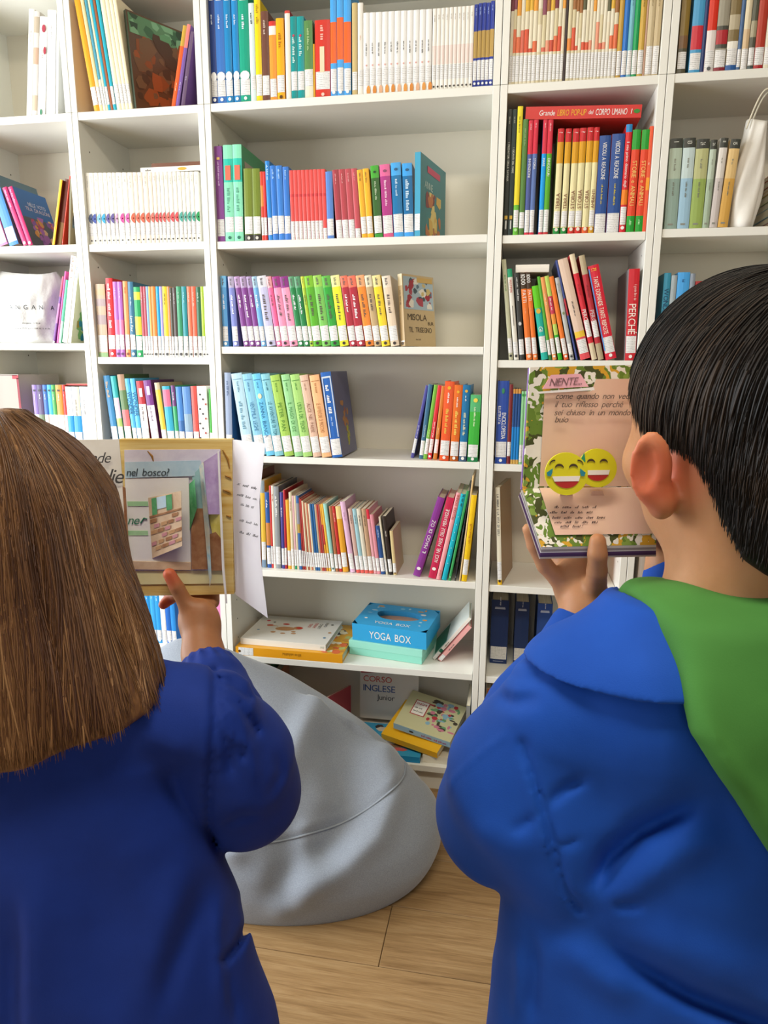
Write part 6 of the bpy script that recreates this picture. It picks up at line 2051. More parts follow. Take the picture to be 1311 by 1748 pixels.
def girl_head(P):
    q_ = (P - HG) @ Rg
    d = ell(q_, (0, 0, 0), (.072, .088, .088))
    d = smin(d, ell(q_, (0, .033, -.060), (.054, .054, .062)), .04)
    d = smin(d, ell(q_, (0, .060, -.095), (.024, .021, .017)), .03)
    d = smin(d, chain(q_, [np.array([0, .086, -.022]), np.array([0, .099, -.048])], [.006, .010], .01), .014)
    for s in (-1, 1):
        d = smin(d, ell(q_, (s * .033, .064, -.05), (.021, .019, .019)), .02)
        d = smax(d, -ell(q_, (s * .029, .089, -.02), (.012, .012, .008)), .012)
        d = smin(d, ell(q_, (s * .072, -.002, -.035), (.008, .017, .026)), .01)
    return smax(d, -ell(q_, (0, .089, -.075), (.018, .006, .0018)), .004)


def girl_body(P):
    d = girl_head(P)
    d = smin(d, chain(P, [hg(0, -.008, -.06), np.array([-.345, .612, 1.03]), np.array([-.345, .615, .95])], [.048, .044, .06], .03), .03)
    d = smin(d, ecol(P, [(.52, -.345, .625, .09, .06), (.74, -.345, .625, .09, .05), (.92, -.345, .62, .09, .05), (.97, -.345, .615, .07, .045)]), .05)
    d = smin(d, chain(P, [GS1, GE1, GW1, G_PALM], [.026, .025, .0235, .022], .02), .02)
    d = smin(d, chain(P, [GS2, GE2, GW2, G2_PALM], [.036, .03, .022, .02], .02), .02)
    d = smin(d, ell(P, (G_PALM + pt(345, 1075, .865)) / 2, (.0275, .016, .033)), .012)
    d = smin(d, ell(P, G2_PALM, (.028, .014, .03)), .012)
    for pts_, r_ in G_F + [G_T]:
        d = smin(d, chain(P, pts_, r_, .003), .006)
    for pts_, r_ in G2_F + [G2_T]:
        d = smin(d, chain(P, pts_, r_, .003), .006)
    for s in (-1, 1):
        d = smin(d, chain(P, [np.array([-.345 + s * .05, .62, .58]), np.array([-.345 + s * .055, .63, .33]), np.array([-.345 + s * .055, .62, .07])], [.064, .043, .03], .03), .03)
        d = smin(d, chain(P, [np.array([-.345 + s * .055, .61, .042]), np.array([-.345 + s * .06, .69, .028])], [.028, .022], .02), .02)
    return d


fg = f2w(np.array([[-.345, .63, 0.0]]))[0]
fg[2] = 0
girl = empty('person', fg)
M_SKIN_G = skin('skin_rosy', [f2w(pt(289, 982, .868)[None])[0] - fg, f2w(pt(280, 1032, .915)[None])[0] - fg], .022, '#96633f', '#a8744d')
tag(girl, 'child with long straight brown hair in a blue smock, holding an open pop-up book', 'person')
sdf_part('body', girl_body, (-.62, .48, .005), (-.05, .98, 1.28), .0031, M_SKIN_G, girl, fg, 1)
GF = [([(366, 1145), (366, 1220), (361, 1300), (356, 1400), (366, 1440)], 7, -.006), ([(350, 1160), (348, 1300), (342, 1400)], 14, .003),
      ([(372, 1160), (395, 1168), (425, 1190)], 6, -.005), ([(372, 1178), (410, 1205), (440, 1250)], 7, -.006), ([(372, 1198), (400, 1240), (415, 1290)], 7, -.005), ([(370, 1150), (400, 1148), (425, 1165)], 5, .003),
      ([(372, 1225), (390, 1280), (395, 1340)], 9, -.006), ([(385, 1240), (425, 1280), (440, 1360)], 12, .005), ([(470, 1270), (480, 1320), (450, 1380)], 10, -.004), ([(375, 1410), (410, 1395), (450, 1390)], 9, -.004),
      ([(60, 1440), (50, 1620), (45, 1860)], 40, .007), ([(25, 1500), (22, 1660), (20, 1900)], 18, -.009), ([(140, 1400), (180, 1560), (170, 1760)], 60, -.007), ([(290, 1380), (320, 1480), (270, 1620), (240, 1760)], 36, .007),
      ([(355, 1470), (330, 1560), (290, 1660), (260, 1760)], 22, -.009), ([(380, 1500), (372, 1600), (385, 1760)], 14, .006), ([(420, 1535), (424, 1575), (405, 1615), (383, 1640)], 7, -.012), ([(383, 1640), (392, 1690), (410, 1760)], 8, -.004), ([(230, 1240), (290, 1280), (340, 1290)], 30, .004)]


def girl_smock_core(P):
    t = ecol(P, [(.40, -.345, .63, .262, .160), (.60, -.345, .63, .228, .138), (.76, -.345, .63, .190, .118), (.88, -.345, .622, .160, .098), (.95, -.345, .615, .135, .082), (1.00, -.345, .612, .09, .062), (1.03, -.345, .612, .06, .05)])
    sh = chain(P, [GS1 + [-.012, 0, .008], np.array([-.26, .615, .998]), np.array([-.345, .615, 1.004]), np.array([-.43, .615, .998]), GS2 + [.012, 0, .008]], [.046, .044, .046, .044, .046], .03)
    return smin(t, sh, .04)


def girl_smock(P):
    d = girl_smock_core(P)
    c = GE1 * .30 + GW1 * .70
    a = chain(P, [GS1 + [.012, 0, 0], GS1 * .45 + GE1 * .55 + [.010, 0, 0], GE1 + [.004, 0, 0], GE1 * .55 + GW1 * .45, GE1 * .24 + GW1 * .76, GE1 * .16 + GW1 * .84], [.046, .057, .054, .048, .038, .027], .03)
    d = smin(d, a, .008)
    b2 = chain(P, [GS2 + [-.012, 0, 0], GS2 * .45 + GE2 * .55, GE2, GE2 * .55 + GW2 * .45, GE2 * .1 + GW2 * .9], [.048, .062, .058, .05, .03], .03)
    d = smin(d, b2, .008)
    d = d - vnoise(P, 61, 15.0) * .0022 - vnoise(P, 63, 32.0) * .0008
    # gathered cuff
    ax = (GW1 - GE1) / np.linalg.norm(GW1 - GE1)
    s_ = (P - GE1) @ ax / np.linalg.norm(GW1 - GE1)
    rel = P - GE1
    e1 = np.cross(ax, [0, 0, 1.0]); e1 /= np.linalg.norm(e1); e2 = np.cross(ax, e1)
    an = np.arctan2(rel @ e2, rel @ e1)
    near = np.exp(-((s_ - .9) / .12) ** 2) * (np.linalg.norm(P - GW1, axis=1) < .07)
    d = d - .0022 * np.sin(16 * an) * near
    d = d - folds(P, GF)
    return smax(d, -cone(P, (-.345, .612, 1.02), (-.345, .612, 1.2), .046, .05), .006)


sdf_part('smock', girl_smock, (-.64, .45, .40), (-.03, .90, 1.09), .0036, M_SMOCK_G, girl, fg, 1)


def girl_trousers(P):
    d = None
    for s in (-1, 1):
        l = chain(P, [np.array([-.345 + s * .05, .62, .58]), np.array([-.345 + s * .055, .63, .33]), np.array([-.345 + s * .055, .62, .06])], [.08, .056, .044], .02)
        d = l if d is None else smin(d, l, .02)
    return np.maximum(d - vnoise(P, 71, 14.0) * .003, .045 - P[:, 2])


sdf_part('trousers', girl_trousers, (-.52, .48, .03), (-.17, .76, .70), .007, M_TROUS, girl, fg, 2)
for s in (-1, 1):
    sdf_part('shoe', shoe((-.345, .61), s), (-.345 + s * .06 - .07, .50, -.004), (-.345 + s * .06 + .07, .78, .12), .005, mat('#c8b8c0', .6), girl, fg, 1)
for s in (-1, 1):
    c = hg(s * .029, .074, -.02)
    bm_ = bmesh.new(); bmesh.ops.create_uvsphere(bm_, u_segments=16, v_segments=10, radius=.0105)
    me = bpy.data.meshes.new('eye'); bm_.to_mesh(me); bm_.free()
    me.materials.append(mat('#e8e4de', .2)); o = bpy.data.objects.new('eye', me); COL.objects.link(o); o.parent = girl
    o.location = f2w(c[None])[0] - fg


def gh_bottom(P):
    return .978 + (P[:, 0] + .345) * .26 + .0025 * np.sin(P[:, 0] * 90)


def girl_hair_vol(P):
    q_ = (P - HG) @ Rg
    d = ell(q_, (0, -.006, .006), (.087, .104, .098))
    col = ecol(P, [(.90, -.338, .585, .150, .080), (1.0, -.338, .588, .142, .080), (1.06, -.340, .595, .128, .084), (1.12, -.342, .606, .108, .090), (1.17, -.344, .614, .088, .096), (1.20, -.345, .617, .078, .090), (1.235, -.345, .62, .05, .06), (1.265, -.345, .62, .01, .01)])
    d = smin(d, col, .03)
    return d


def girl_hair_surf(P):
    d = girl_hair_vol(P)
    d = d - vnoise(np.stack([P[:, 0], P[:, 1], P[:, 2] * .18], 1), 81, 42.0) * .0022 - vnoise(np.stack([P[:, 0], P[:, 1], P[:, 2] * .12], 1), 83, 110.0) * .0006
    return d - folds(P, [([(165, 960), (205, 1060), (235, 1150), (240, 1195)], 9, -.006), ([(190, 930), (235, 1030), (268, 1130), (275, 1190)], 12, .004), ([(60, 760), (60, 900), (90, 1100), (120, 1230)], 10, -.004), ([(130, 800), (160, 950), (190, 1120)], 12, .003)])


def girl_hair(P):
    d = girl_hair_surf(P)
    q_ = (P - HG) @ Rg
    # open at the face: keep the sides and the back
    face = ell(q_, (0, .115, -.06), (.062, .085, .12))
    d = smax(d, -face, .01)
    d = smax(d, P[:, 1] - .66 - np.clip((P[:, 2] - 1.12) * 1.2, 0, .08), .012)
    d = smax(d, gh_bottom(P) - P[:, 2], .008)
    # hollow where the body is
    d = smax(d, -(girl_smock_core(P) - .002), .004)
    return d


def _hairm(c0, c1, c2):
    def f(nt, b, tc):
        n1 = n_noise(nt, n_map(nt, tc.outputs['Object'], (1, 1, .05)), 340, 3)
        n2 = n_noise(nt, n_map(nt, tc.outputs['Object'], (1, 1, .25)), 26, 3)
        mt = nt.nodes.new('ShaderNodeMath'); mt.operation = 'MULTIPLY_ADD'; mt.inputs[1].default_value = .5
        nt.links.new(n1, mt.inputs[0])
        m2 = nt.nodes.new('ShaderNodeMath'); m2.operation = 'MULTIPLY'; m2.inputs[1].default_value = .5
        nt.links.new(n2, m2.inputs[0]); nt.links.new(m2.outputs[0], mt.inputs[2])
        nt.links.new(n_ramp(nt, mt.outputs[0], [(.36, c0), (.5, c1), (.64, c2)]), b.inputs['Base Color'])
        n_bump(nt, b, n1, .35, .0012)
    return f


M_HAIRB = nmat('brown_hair', _hairm('#4c311e', '#74512f', '#9a7048'), .42, .5)
HAIR_B = [mat(hx, .40, spec=.5) for hx in ('#523522', '#66452b', '#735032', '#7f5a39', '#90694450'[:7], '#a47c54')]
HRG = sdf_part('hair', girl_hair, (-.52, .46, .93), (-.17, .78, 1.30), .003, M_HAIRB, girl, fg, 1)
sd = sphere_seeds(13000, HG + np.array([0, 0, .02]), .11)
for _ in range(4):
    sd = sd - grad(girl_hair_surf, sd) * girl_hair_surf(sd)[:, None]
q_ = (sd - HG) @ Rg
sd = sd[(q_[:, 2] > -.03 + .10 * rng.random(len(sd))) & (q_[:, 1] < .075)]
sd2 = sphere_seeds(4200, HG + np.array([0, -.01, -.08]), .14)
for _ in range(5):
    sd2 = sd2 - grad(girl_hair_surf, sd2) * girl_hair_surf(sd2)[:, None]
sd2 = sd2[(sd2[:, 2] > gh_bottom(sd2) + .05) & (sd2[:, 1] < .63) & (sd2[:, 2] < 1.20 - .12 * rng.random(len(sd2)) ** .5)]
sd = np.concatenate([sd, sd2])
jg = rng.normal(0, .05, sd.shape)
GCR = hg(-.005, -.02, .10)


def girl_flow(P, g, s):
    r_ = P - GCR
    r_[:, 2] *= .2
    r_ = r_ / (np.linalg.norm(r_, axis=1, keepdims=True) + 1e-6)
    top = np.clip((P[:, 2] - HG[2] - .01) / .08, 0, 1)[:, None]
    wob = np.sin(P[:, 2:3] * 40 + jg[:, :1] * 60) * .08
    return np.array([0, 0, -1.0]) + r_ * (top * 1.2 + .02) + jg + np.concatenate([wob, wob * 0, wob * 0], 1)


_gb = rng.uniform(-.008, .014, len(sd))
strands('hair_strands', girl_hair_surf, sd, girl_flow, 20, .0155, rng.uniform(.0001, .0013, len(sd)), rng.uniform(.0003, .00075, len(sd)), HAIR_B, HRG, fg,
        stop=lambda P: (P[:, 2] < gh_bottom(P) + _gb) | (P[:, 1] > .70), taper=.5, clump=26.0)['kind'] = 'stuff'

# ================================================================== the two handmade books held by the children
def fbuild(mb, name, mats, parent, base, smooth=False):
    V = f2w(np.array(mb.v)) - base
    mb.v = [tuple(p) for p in V]
    return mb.build(name, mats, parent, smooth)


def slab(mb, pts, th, mi=0, side=None):
    """pts: frame-space polygon (front face, seen from the camera, clockwise in the photo); th: thickness away from the camera."""
    n = len(pts)
    side = mi if side is None else side
    bk = [p + np.array([0, th, 0]) for p in pts]
    mb.face(pts[::-1], mi)
    mb.face(bk, side)
    for i in range(n):
        j = (i + 1) % n
        mb.face([pts[i], pts[j], bk[j], bk[i]], side)


def quadpx(L, v):
    vs = v if isinstance(v, (list, tuple)) else [v] * len(L)
    return [pt(x, y, q_) for (x, y), q_ in zip(L, vs)]


def page_text(mb, s, px, py, v, hpx, maxpx=None, mi=0, shear=.25, ang=0.0, sp=.05):
    o = pt(px, py, v)
    ux = pt(px + 100 * math.cos(ang), py + 100 * math.sin(ang), v) - o
    vy = pt(px + 100 * math.sin(ang), py - 100 * math.cos(ang), v) - o
    k = np.linalg.norm(ux) / 100
    put_text(mb, s, o, ux / np.linalg.norm(ux), vy / np.linalg.norm(vy), hpx * k, maxpx * k if maxpx else None, mi=mi, shear=shear, sp=sp)


# ---- pop-up book of the long-haired child
def _wood_page(nt, b, tc):
    v = n_map(nt, tc.outputs['Object'], (4, 4, 60))
    f = n_noise(nt, v, 2.0, 4, .6, .5)
    nt.links.new(n_ramp(nt, f, [(0.25, '#c79a42'), (0.5, '#dcbf78'), (0.8, '#e6d49a')]), b.inputs['Base Color'])


def _wash(name, c0, c1, sc=40):
    def f(nt, b, tc):
        nt.links.new(n_ramp(nt, n_noise(nt, tc.outputs['Object'], sc, 4, .6, .3), [(.3, c0), (.7, c1)]), b.inputs['Base Color'])
    return nmat(name, f, .7, .15)


M_WPAGE = nmat('wood_painted_page', _wood_page, .6, .2)
M_PAPER = _wash('white_paper', '#e6e4e4', '#efeeee', 20)
M_LILAC = _wash('lilac_wash', '#cfc8da', '#e2dde8')
M_BROWNW = _wash('brown_watercolour', '#8a5a3c', '#b08460', 60)
M_PURPW = _wash('purple_watercolour', '#a88cc0', '#c4b0d6', 50)
M_YELW = _wash('yellow_watercolour', '#c8b84c', '#dccf80', 50)
M_GRNW = _wash('green_watercolour', '#3f8a54', '#6aac78', 60)
M_BLUEW = _wash('blue_watercolour', '#a8c8dc', '#c8dce8', 40)
M_TERR = _wash('sand_watercolour', '#c8a888', '#dcc4a8', 50)
base_w = f2w(pt(310, 1010, .89)[None])[0]
pb = empty('popup_book', base_w)
tag(pb, 'handmade pop-up book with painted room scenes held by the long-haired child', 'book')
vb0 = .884
m_ = MB(); slab(m_, quadpx([(201, 750), (396, 750), (399, 1014), (212, 1018)], vb0), .012); fbuild(m_, 'back_board', M_WPAGE, pb, base_w)
m_ = MB(); slab(m_, quadpx([(212, 768), (376, 767), (379, 974), (216, 975)], vb0 - .001), .0009); fbuild(m_, 'scene_page', M_LILAC, pb, base_w)
m_ = MB(); slab(m_, quadpx([(210, 975), (382, 974), (384, 996), (212, 998)], vb0 - .0016), .0014); fbuild(m_, 'lower_strip', _wash('pale_yellow_page', '#dcd49c', '#e8e0b4', 12), pb, base_w)
m_ = MB(); slab(m_, quadpx([(213, 789), (342, 786), (346, 812), (214, 816)], vb0 - .004), .0009); fbuild(m_, 'caption_strip', M_BLUEW, pb, base_w)
m_ = MB(); page_text(m_, 'nel bosco?', 216, 812, vb0 - .0048, 13, 76, shear=.15); fbuild(m_, 'lettering', mat('#3c4a50', .6), pb, base_w)
m_ = MB(); slab(m_, quadpx([(214, 816), (322, 816), (326, 972), (218, 972)], vb0 - .003), .0009); fbuild(m_, 'room_wall', M_PAPER, pb, base_w)
for (y0, y1) in ((856, 864), (906, 914)):
    m_ = MB(); slab(m_, quadpx([(217, y0), (252, y0), (253, y1), (218, y1)], vb0 - .0038), .0006); fbuild(m_, 'green_stripe', _wash('pale_green_wash', '#98c898', '#b0d8ac', 40), pb, base_w)
m_ = MB(); page_text(m_, 'ne', 218, 895, vb0 - .0042, 16, 24, shear=.3); m_.tube([pt(240, 893, vb0 - .0042), pt(246, 884, vb0 - .0042), pt(251, 886, vb0 - .0042)], .0009, 5); fbuild(m_, 'lettering', mat('#2f7a5c', .6), pb, base_w)
m_ = MB(); slab(m_, quadpx([(218, 958), (326, 960), (326, 973), (218, 972)], vb0 - .0045), .0012); fbuild(m_, 'floor_strip', M_TERR, pb, base_w)
# brick hearth standing out of the page
hv = [vb0 - .004, vb0 - .022, vb0 - .022, vb0 - .004]
m_ = MB(); slab(m_, quadpx([(253, 850), (309, 838), (311, 932), (260, 953)], hv), .0009); fbuild(m_, 'hearth', M_TERR, pb, base_w)


def hearth_pt(s, t, e=.0007):
    c = quadpx([(253, 850), (309, 838), (311, 932), (260, 953)], hv)
    return (c[0] * (1 - s) + c[1] * s) * (1 - t) + (c[3] * (1 - s) + c[2] * s) * t - np.array([0, e, 0])


for (s0, s1, t0, t1, mm) in ((.10, .25, .02, .30, M_GRNW), (.55, .72, .02, .28, M_GRNW), (.26, .54, .02, .22, M_BLUEW), (.0, 1, .30, .33, M_BROWNW)):
    m_ = MB(); slab(m_, [hearth_pt(s0, t0), hearth_pt(s1, t0), hearth_pt(s1, t1), hearth_pt(s0, t1)], .0005); fbuild(m_, 'painted_patch', mm, pb, base_w)
_r = random.Random(2)
for i in range(6):
    for j in range(4):
        if _r.random() < .12:
            continue
        s0 = (j + (.5 if i % 2 else 0)) / 4.4 + .02; t0 = .36 + i * .095
        w_ = .15 + _r.random() * .05
        m_ = MB(); slab(m_, [hearth_pt(min(s0, .97), t0), hearth_pt(min(s0 + w_, .99), t0), hearth_pt(min(s0 + w_, .99), t0 + .06), hearth_pt(min(s0, .97), t0 + .06)], .0005)
        fbuild(m_, 'brick', [M_BROWNW, _wash('rose_watercolour', '#b8787c', '#c8949c', 60), _wash('ochre_watercolour', '#b0845c', '#c49c74', 60)][(i + j) % 3], pb, base_w)
# side flaps
m_ = MB(); slab(m_, quadpx([(323, 826), (332, 818), (336, 868), (324, 905)], [vb0 - .004, vb0 - .016, vb0 - .016, vb0 - .004]), .0008); fbuild(m_, 'side_flap', M_GRNW, pb, base_w)
m_ = MB(); slab(m_, quadpx([(328, 812), (343, 796), (348, 872), (330, 900)], [vb0 - .003, vb0 - .006, vb0 - .006, vb0 - .003]), .0008); fbuild(m_, 'side_flap', _wash('teal_wash', '#88b0b4', '#a4c8c8', 50), pb, base_w)
m_ = MB(); slab(m_, quadpx([(326, 905), (334, 868), (349, 868), (354, 972), (327, 972)], vb0 - .006), .0008); fbuild(m_, 'cupboard_flap', M_BROWNW, pb, base_w)
m_ = MB(); slab(m_, quadpx([(345, 790), (376, 770), (378, 878), (356, 878)], [vb0 - .014, vb0 - .002, vb0 - .002, vb0 - .014]), .0008); fbuild(m_, 'wall_flap', M_PURPW, pb, base_w)
m_ = MB(); slab(m_, quadpx([(356, 878), (378, 878), (379, 920), (362, 910)], vb0 - .004), .0008); fbuild(m_, 'wall_flap', M_YELW, pb, base_w)
m_ = MB(); slab(m_, quadpx([(358, 912), (368, 908), (379, 922), (381, 974), (356, 974)], vb0 - .005), .0008); fbuild(m_, 'chair_flap', M_BROWNW, pb, base_w)
m_ = MB(); slab(m_, quadpx([(340, 795), (347, 788), (357, 900), (361, 985), (358, 1003), (352, 930)], [vb0 - .010, vb0 - .016, vb0 - .016, vb0 - .016, vb0 - .014, vb0 - .010]), .0008); fbuild(m_, 'curtain_flap', _wash('sand_blue_wash', '#7aa0b0', '#d8c8a8', 30), pb, base_w)
m_ = MB(); slab(m_, quadpx([(371, 771), (374, 769), (383, 970), (388, 1030), (385, 1030), (379, 972)], vb0 - .016), .0008); fbuild(m_, 'paper_edge', M_PAPER, pb, base_w)
# brown brush marks on the frame
for (x0, y0, x1, y1) in ((380, 768, 392, 800), (384, 812, 395, 818), (380, 836, 394, 842), (386, 880, 394, 884), (252, 770, 262, 788)):
    m_ = MB(); m_.tube([pt(x0, y0, vb0 - .0012), pt((x0 + x1) / 2 + 3, (y0 + y1) / 2, vb0 - .0012), pt(x1, y1, vb0 - .0012)], [.0006, .0015, .0006], 5); fbuild(m_, 'brush_mark', mat('#9a6a24', .7), pb, base_w)
# left page, hinged towards the viewer
lv = [vb0 + .004, vb0 - .012, vb0 - .012, vb0 + .004]
m_ = MB(); slab(m_, quadpx([(40, 752), (203, 750), (221, 966), (70, 985)], lv), .0012); fbuild(m_, 'page_left', _wash('cream_paper', '#dcd6c8', '#e8e3d8', 20), pb, base_w)
m_ = MB(); page_text(m_, 'ande', 142, 790, vb0 - .0145, 19, 64, shear=.3); page_text(m_, 'Nie', 164, 825, vb0 - .0148, 26, 48, shear=.3); fbuild(m_, 'lettering', mat('#4a4846', .6), pb, base_w)
m_ = MB()
m_.tube([pt(185, 893, vb0 - .0125), pt(200, 896, vb0 - .0125), pt(213, 905, vb0 - .013)], .0014, 5)
m_.tube([pt(195, 931, vb0 - .0125), pt(214, 931, vb0 - .013)], .0012, 5)
fbuild(m_, 'painted_line', mat('#9a6a4c', .7), pb, base_w)
m_ = MB(); slab(m_, quadpx([(209, 830), (214, 833), (221, 958), (217, 958)], vb0 - .014), .0008); fbuild(m_, 'painted_edge', M_BROWNW, pb, base_w)
# loose curled page on the right
m_ = MB()
edgeL = [(396, 750), (397, 840), (399, 930), (402, 1015)]
edgeR = [(453, 757), (443, 850), (445, 955), (457, 1055)]
NV, NU = 18, 14


def crv(E, t):
    ts = [0, .33, .67, 1]
    return np.interp(t, ts, [e[0] for e in E]), np.interp(t, ts, [e[1] for e in E])


grid = []
for i in range(NV):
    t = i / (NV - 1)
    ax_, ay_ = crv(edgeL, t); bx_, by_ = crv(edgeR, t)
    for j in range(NU):
        s = j / (NU - 1)
        vv = vb0 + .002 - .030 * math.sin(s * math.pi * .5) - .014 * s * s * (1 - .3 * math.sin(t * 3.1))
        grid.append(pt(ax_ + (bx_ - ax_) * s, ay_ + (by_ - ay_) * s, vv))
G1 = [g + np.array([0, .0008, 0]) for g in grid]
m_.v = [tuple(p) for p in grid + G1]
for i in range(NV - 1):
    for j in range(NU - 1):
        a = i * NU + j
        m_.f.append((a, a + NU, a + NU + 1, a + 1)); m_.f.append((a + NV * NU, a + 1 + NV * NU, a + NU + 1 + NV * NU, a + NU + NV * NU))
m_.m = [0] * len(m_.f)
fbuild(m_, 'page_right', _wash('white_page_pink_tint', '#e4dfe6', '#eceaee', 12), pb, base_w, True)
m_ = MB()
for i, (x, y, s, L) in enumerate(((404, 828, 'il gatto di Mia', 36), (404, 846, 'di guardia una sera', 38), (410, 863, 'nel bosco', 24), (408, 890, 'Sai che combina', 36), (408, 910, 'Mia e la luna?', 34))):
    page_text(m_, '~ ~ ~', x, y, vb0 - .036, 6, L, shear=.3, ang=.25)
fbuild(m_, 'lettering', mat('#6a686c', .6), pb, base_w)

# ---- open book of the dark-haired child
def _leaf(nt, b, tc):
    v = n_map(nt, tc.outputs['Object'], (1, 1, 1))
    nz = nt.nodes.new('ShaderNodeTexNoise'); nz.inputs['Scale'].default_value = 60; nz.inputs['Detail'].default_value = 2
    nt.links.new(v, nz.inputs['Vector'])
    vo = nt.nodes.new('ShaderNodeTexVoronoi'); vo.inputs['Scale'].default_value = 95; vo.inputs['Randomness'].default_value = 1
    mx = nt.nodes.new('ShaderNodeMix'); mx.data_type = 'VECTOR'; mx.inputs[0].default_value = .06
    nt.links.new(v, mx.inputs[4]); nt.links.new(nz.outputs['Color'], mx.inputs[5])
    nt.links.new(mx.outputs[1], vo.inputs['Vector'])
    sp_c = nt.nodes.new('ShaderNodeSeparateColor'); nt.links.new(vo.outputs['Color'], sp_c.inputs[0])
    c = n_ramp(nt, sp_c.outputs[0], [(0, '#6a8a34'), (.28, '#d8a834'), (.46, '#f0eee4'), (.68, '#4a5228'), (.82, '#86a44c'), (.93, '#f2f0e8')], const=True)
    nt.links.new(c, b.inputs['Base Color'])


M_LEAF = nmat('leafy_gift_paper', _leaf, .5, .3)
M_PINKP = _wash('pink_beige_paper', '#e6bfae', '#eccdb2', 14)
base_b = f2w(pt(1000, 945, .66)[None])[0]
hbk = empty('handmade_book', base_b)
tag(hbk, 'handmade leaf-patterned book with two yellow laughing faces held by the dark-haired child', 'book')
vt, vf, vl = .668, .676, .652          # depth at the top edge, the fold, the lower edge
m_ = MB(); slab(m_, quadpx([(905, 627), (1120, 622), (1120, 831), (893, 833)], [vt, vt, vf, vf]), .004); fbuild(m_, 'page_upper', M_LEAF, hbk, base_b)
m_ = MB(); slab(m_, quadpx([(903, 629), (909, 627), (899, 834), (890, 836)], [vt + .0045, vt + .0045, vf + .0045, vf + .0045]), .005); fbuild(m_, 'cover', mat('#8a6ab0', .5), hbk, base_b)
m_ = MB(); slab(m_, quadpx([(892, 834), (1120, 832), (1120, 930), (924, 934)], [vf - .001, vf - .001, vl, vl]), .0015); fbuild(m_, 'page_lower', M_LEAF, hbk, base_b)
for i, (c_, dy) in enumerate((('#e8e4e4', 3), ('#a8a0a0', 7), ('#efecec', 9), ('#6a4a7c', 12), ('#5a3f6c', 16), ('#d8ccc0', 19))):
    e_ = .002 + .0022 * i
    m_ = MB(); slab(m_, quadpx([(890 - i * 1.0, 836 + dy * .6), (1120, 834 + dy * .6), (1120, 931 + dy), (924 - i * .6, 935 + dy)], [vf + e_, vf + e_, vl + e_ * .6, vl + e_ * .6]), .0016); fbuild(m_, 'page_layer', mat(c_, .6), hbk, base_b)
m_ = MB(); slab(m_, quadpx([(930, 668), (1010, 668), (1018, 647), (1118, 646), (1118, 830), (921, 830)], [vt - .0012, vt - .0012, vt - .002, vt - .002, vf - .0012, vf - .0012]), .001); fbuild(m_, 'letter_upper', M_PINKP, hbk, base_b)
m_ = MB(); slab(m_, quadpx([(921, 833), (1118, 832), (1118, 911), (948, 913)], [vf - .0024, vf - .0024, vl + .0026, vl + .0026]), .001); fbuild(m_, 'letter_lower', M_PINKP, hbk, base_b)
m_ = MB(); slab(m_, quadpx([(926, 664), (941, 640), (991, 638), (1005, 660)], vt - .004), .001); fbuild(m_, 'title_tag', _wash('pink_card', '#e8a8b8', '#f0bcc8', 20), hbk, base_b)
m_ = MB(); slab(m_, quadpx([(917, 669), (1014, 661), (1015, 666), (920, 672)], vt - .005), .001); fbuild(m_, 'paper_strip', M_PAPER, hbk, base_b)
m_ = MB(); page_text(m_, 'NIENTE...', 938, 659, vt - .0046, 13, 56, shear=.35, ang=-.05); fbuild(m_, 'lettering', mat('#7a5a5c', .6), hbk, base_b)
m_ = MB()
for s_, x, y, L in (('come quando non vedi', 948, 681, 128), ('il tuo riflesso perch\u00e9', 947, 695, 116), ('sei chiuso in un mondo', 946, 709, 130), ('buio', 947, 721, 24)):
    page_text(m_, s_, x, y, vt - .0024, 10.5, L, shear=.35)
fbuild(m_, 'lettering', mat('#5e4f4a', .7), hbk, base_b)
m_ = MB()
for i, (x, y, L) in enumerate(((946, 868, 130), (938, 877, 150), (942, 886, 150), (946, 894, 110), (956, 901, 54))):
    f = (y - 833) / 80
    page_text(m_, '~ ~ ~ ~ ~' if i < 4 else '~ ~!', x, y, (vf - .0026) * (1 - f) + (vl + .0024) * f - .0012, 6, L, shear=.4)
fbuild(m_, 'lettering', mat('#6e5a54', .7), hbk, base_b)


def arc_pts(cx, cy, rx, ry, a0, a1, n=10):
    return [(cx + rx * math.cos(a0 + (a1 - a0) * i / n), cy - ry * math.sin(a0 + (a1 - a0) * i / n)) for i in range(n + 1)]


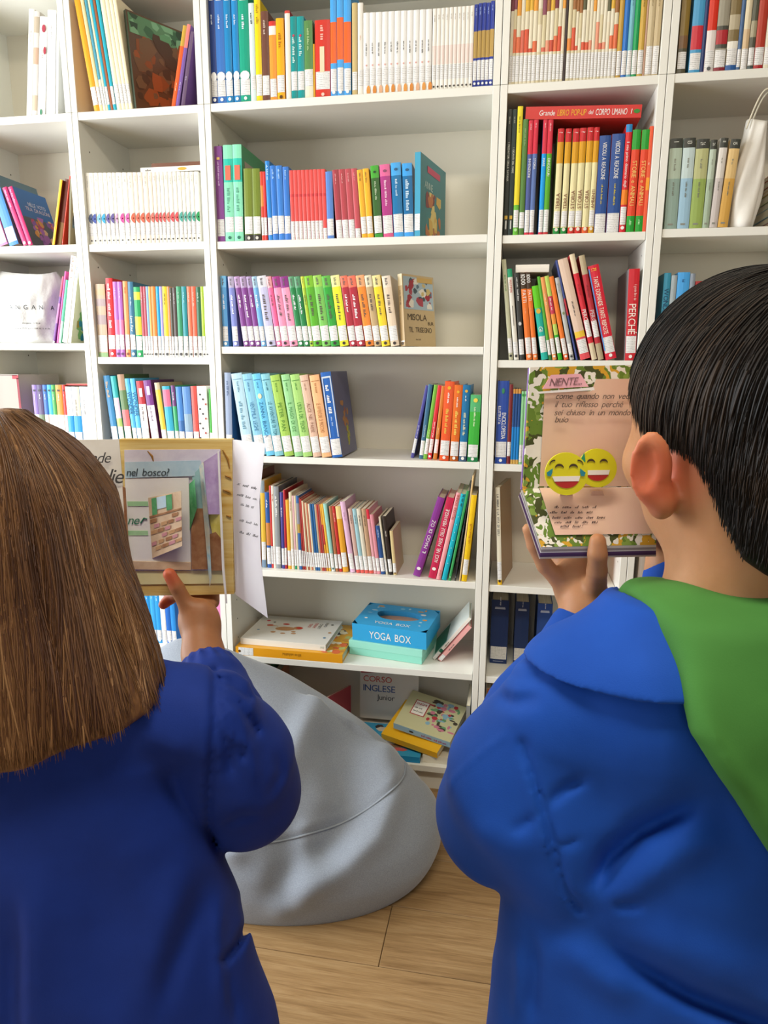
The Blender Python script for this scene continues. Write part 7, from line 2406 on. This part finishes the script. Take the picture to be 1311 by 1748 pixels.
def smiley(cx, cy, r, v, tears, label):
    em = MB(); slab(em, quadpx(arc_pts(cx, cy, r, r, 2 * math.pi, 2 * math.pi / 40, 39), v), .002)
    e0 = fbuild(em, 'laughing_face', mat('#dcd722', .5), hbk, base_b)
    e0['label'] = label

    def sub(nm, pts_, hx, e):
        q_ = MB(); slab(q_, quadpx(pts_, v - e), .0003)
        V = f2w(np.array(q_.v)) - base_b
        q_.v = [tuple(p) for p in V]
        q_.build(nm, mat(hx, .5), e0)
    sub('mouth', [(cx - .62 * r, cy + .17 * r), (cx + .62 * r, cy + .12 * r)] + arc_pts(cx, cy + .15 * r, .62 * r, .52 * r, 0, -math.pi, 12), '#b8302c', .0006)
    sub('teeth', [(cx - .66 * r, cy + .12 * r), (cx + .64 * r, cy + .10 * r), (cx + .58 * r, cy + .34 * r), (cx - .56 * r, cy + .36 * r)], '#f2efe8', .001)
    for s in (-1, 1):
        ex, ey = cx + s * .33 * r, cy - .28 * r
        sub('eye', arc_pts(ex, ey, .21 * r, .2 * r, math.pi, 0, 8) + arc_pts(ex, ey + .01 * r, .19 * r, .09 * r, 0, math.pi, 8), '#4a3c24', .0008)
        if tears == 'both':
            bx_ = cx + s * .56 * r
            sub('eyebrow', arc_pts(bx_, cy - .40 * r, .24 * r, .27 * r, math.pi * (.95 if s < 0 else .55), math.pi * (.45 if s < 0 else .05), 6) + arc_pts(bx_, cy - .38 * r, .22 * r, .22 * r, math.pi * (.45 if s < 0 else .05), math.pi * (.95 if s < 0 else .55), 6), '#4a3c24', .0008)
            tx, ty = cx + s * .78 * r, cy - .06 * r
            sub('tear', [(tx - s * .14 * r, ty - .2 * r), (tx + .12 * r, ty), (tx + .05 * r, ty + .17 * r), (tx - .1 * r, ty + .16 * r), (tx - .14 * r, ty)][::1 if s > 0 else 1], '#2a8a9c', .0012)
    if tears == 'one':
        sub('tear', [(cx - .68 * r, cy - .80 * r), (cx - .62 * r, cy - .35 * r), (cx - .75 * r, cy - .2 * r), (cx - .92 * r, cy - .36 * r)], '#23906c', .0012)


smiley(1020, 799, 33, .657, 'one', 'rear yellow face with one green drop')
smiley(967, 809, 36.5, .648, 'both', 'front yellow face crying with laughter')
for (x, v0, v1) in ((967, .6502, .674), (1020, .6592, .675)):
    m_ = MB(); slab(m_, [pt(x - 9, 838, v0), pt(x + 9, 838, v0), pt(x + 11, 846, v1 - .004), pt(x - 11, 846, v1 - .004)], .0008); fbuild(m_, 'paper_tab', M_PINKP, hbk, base_b)
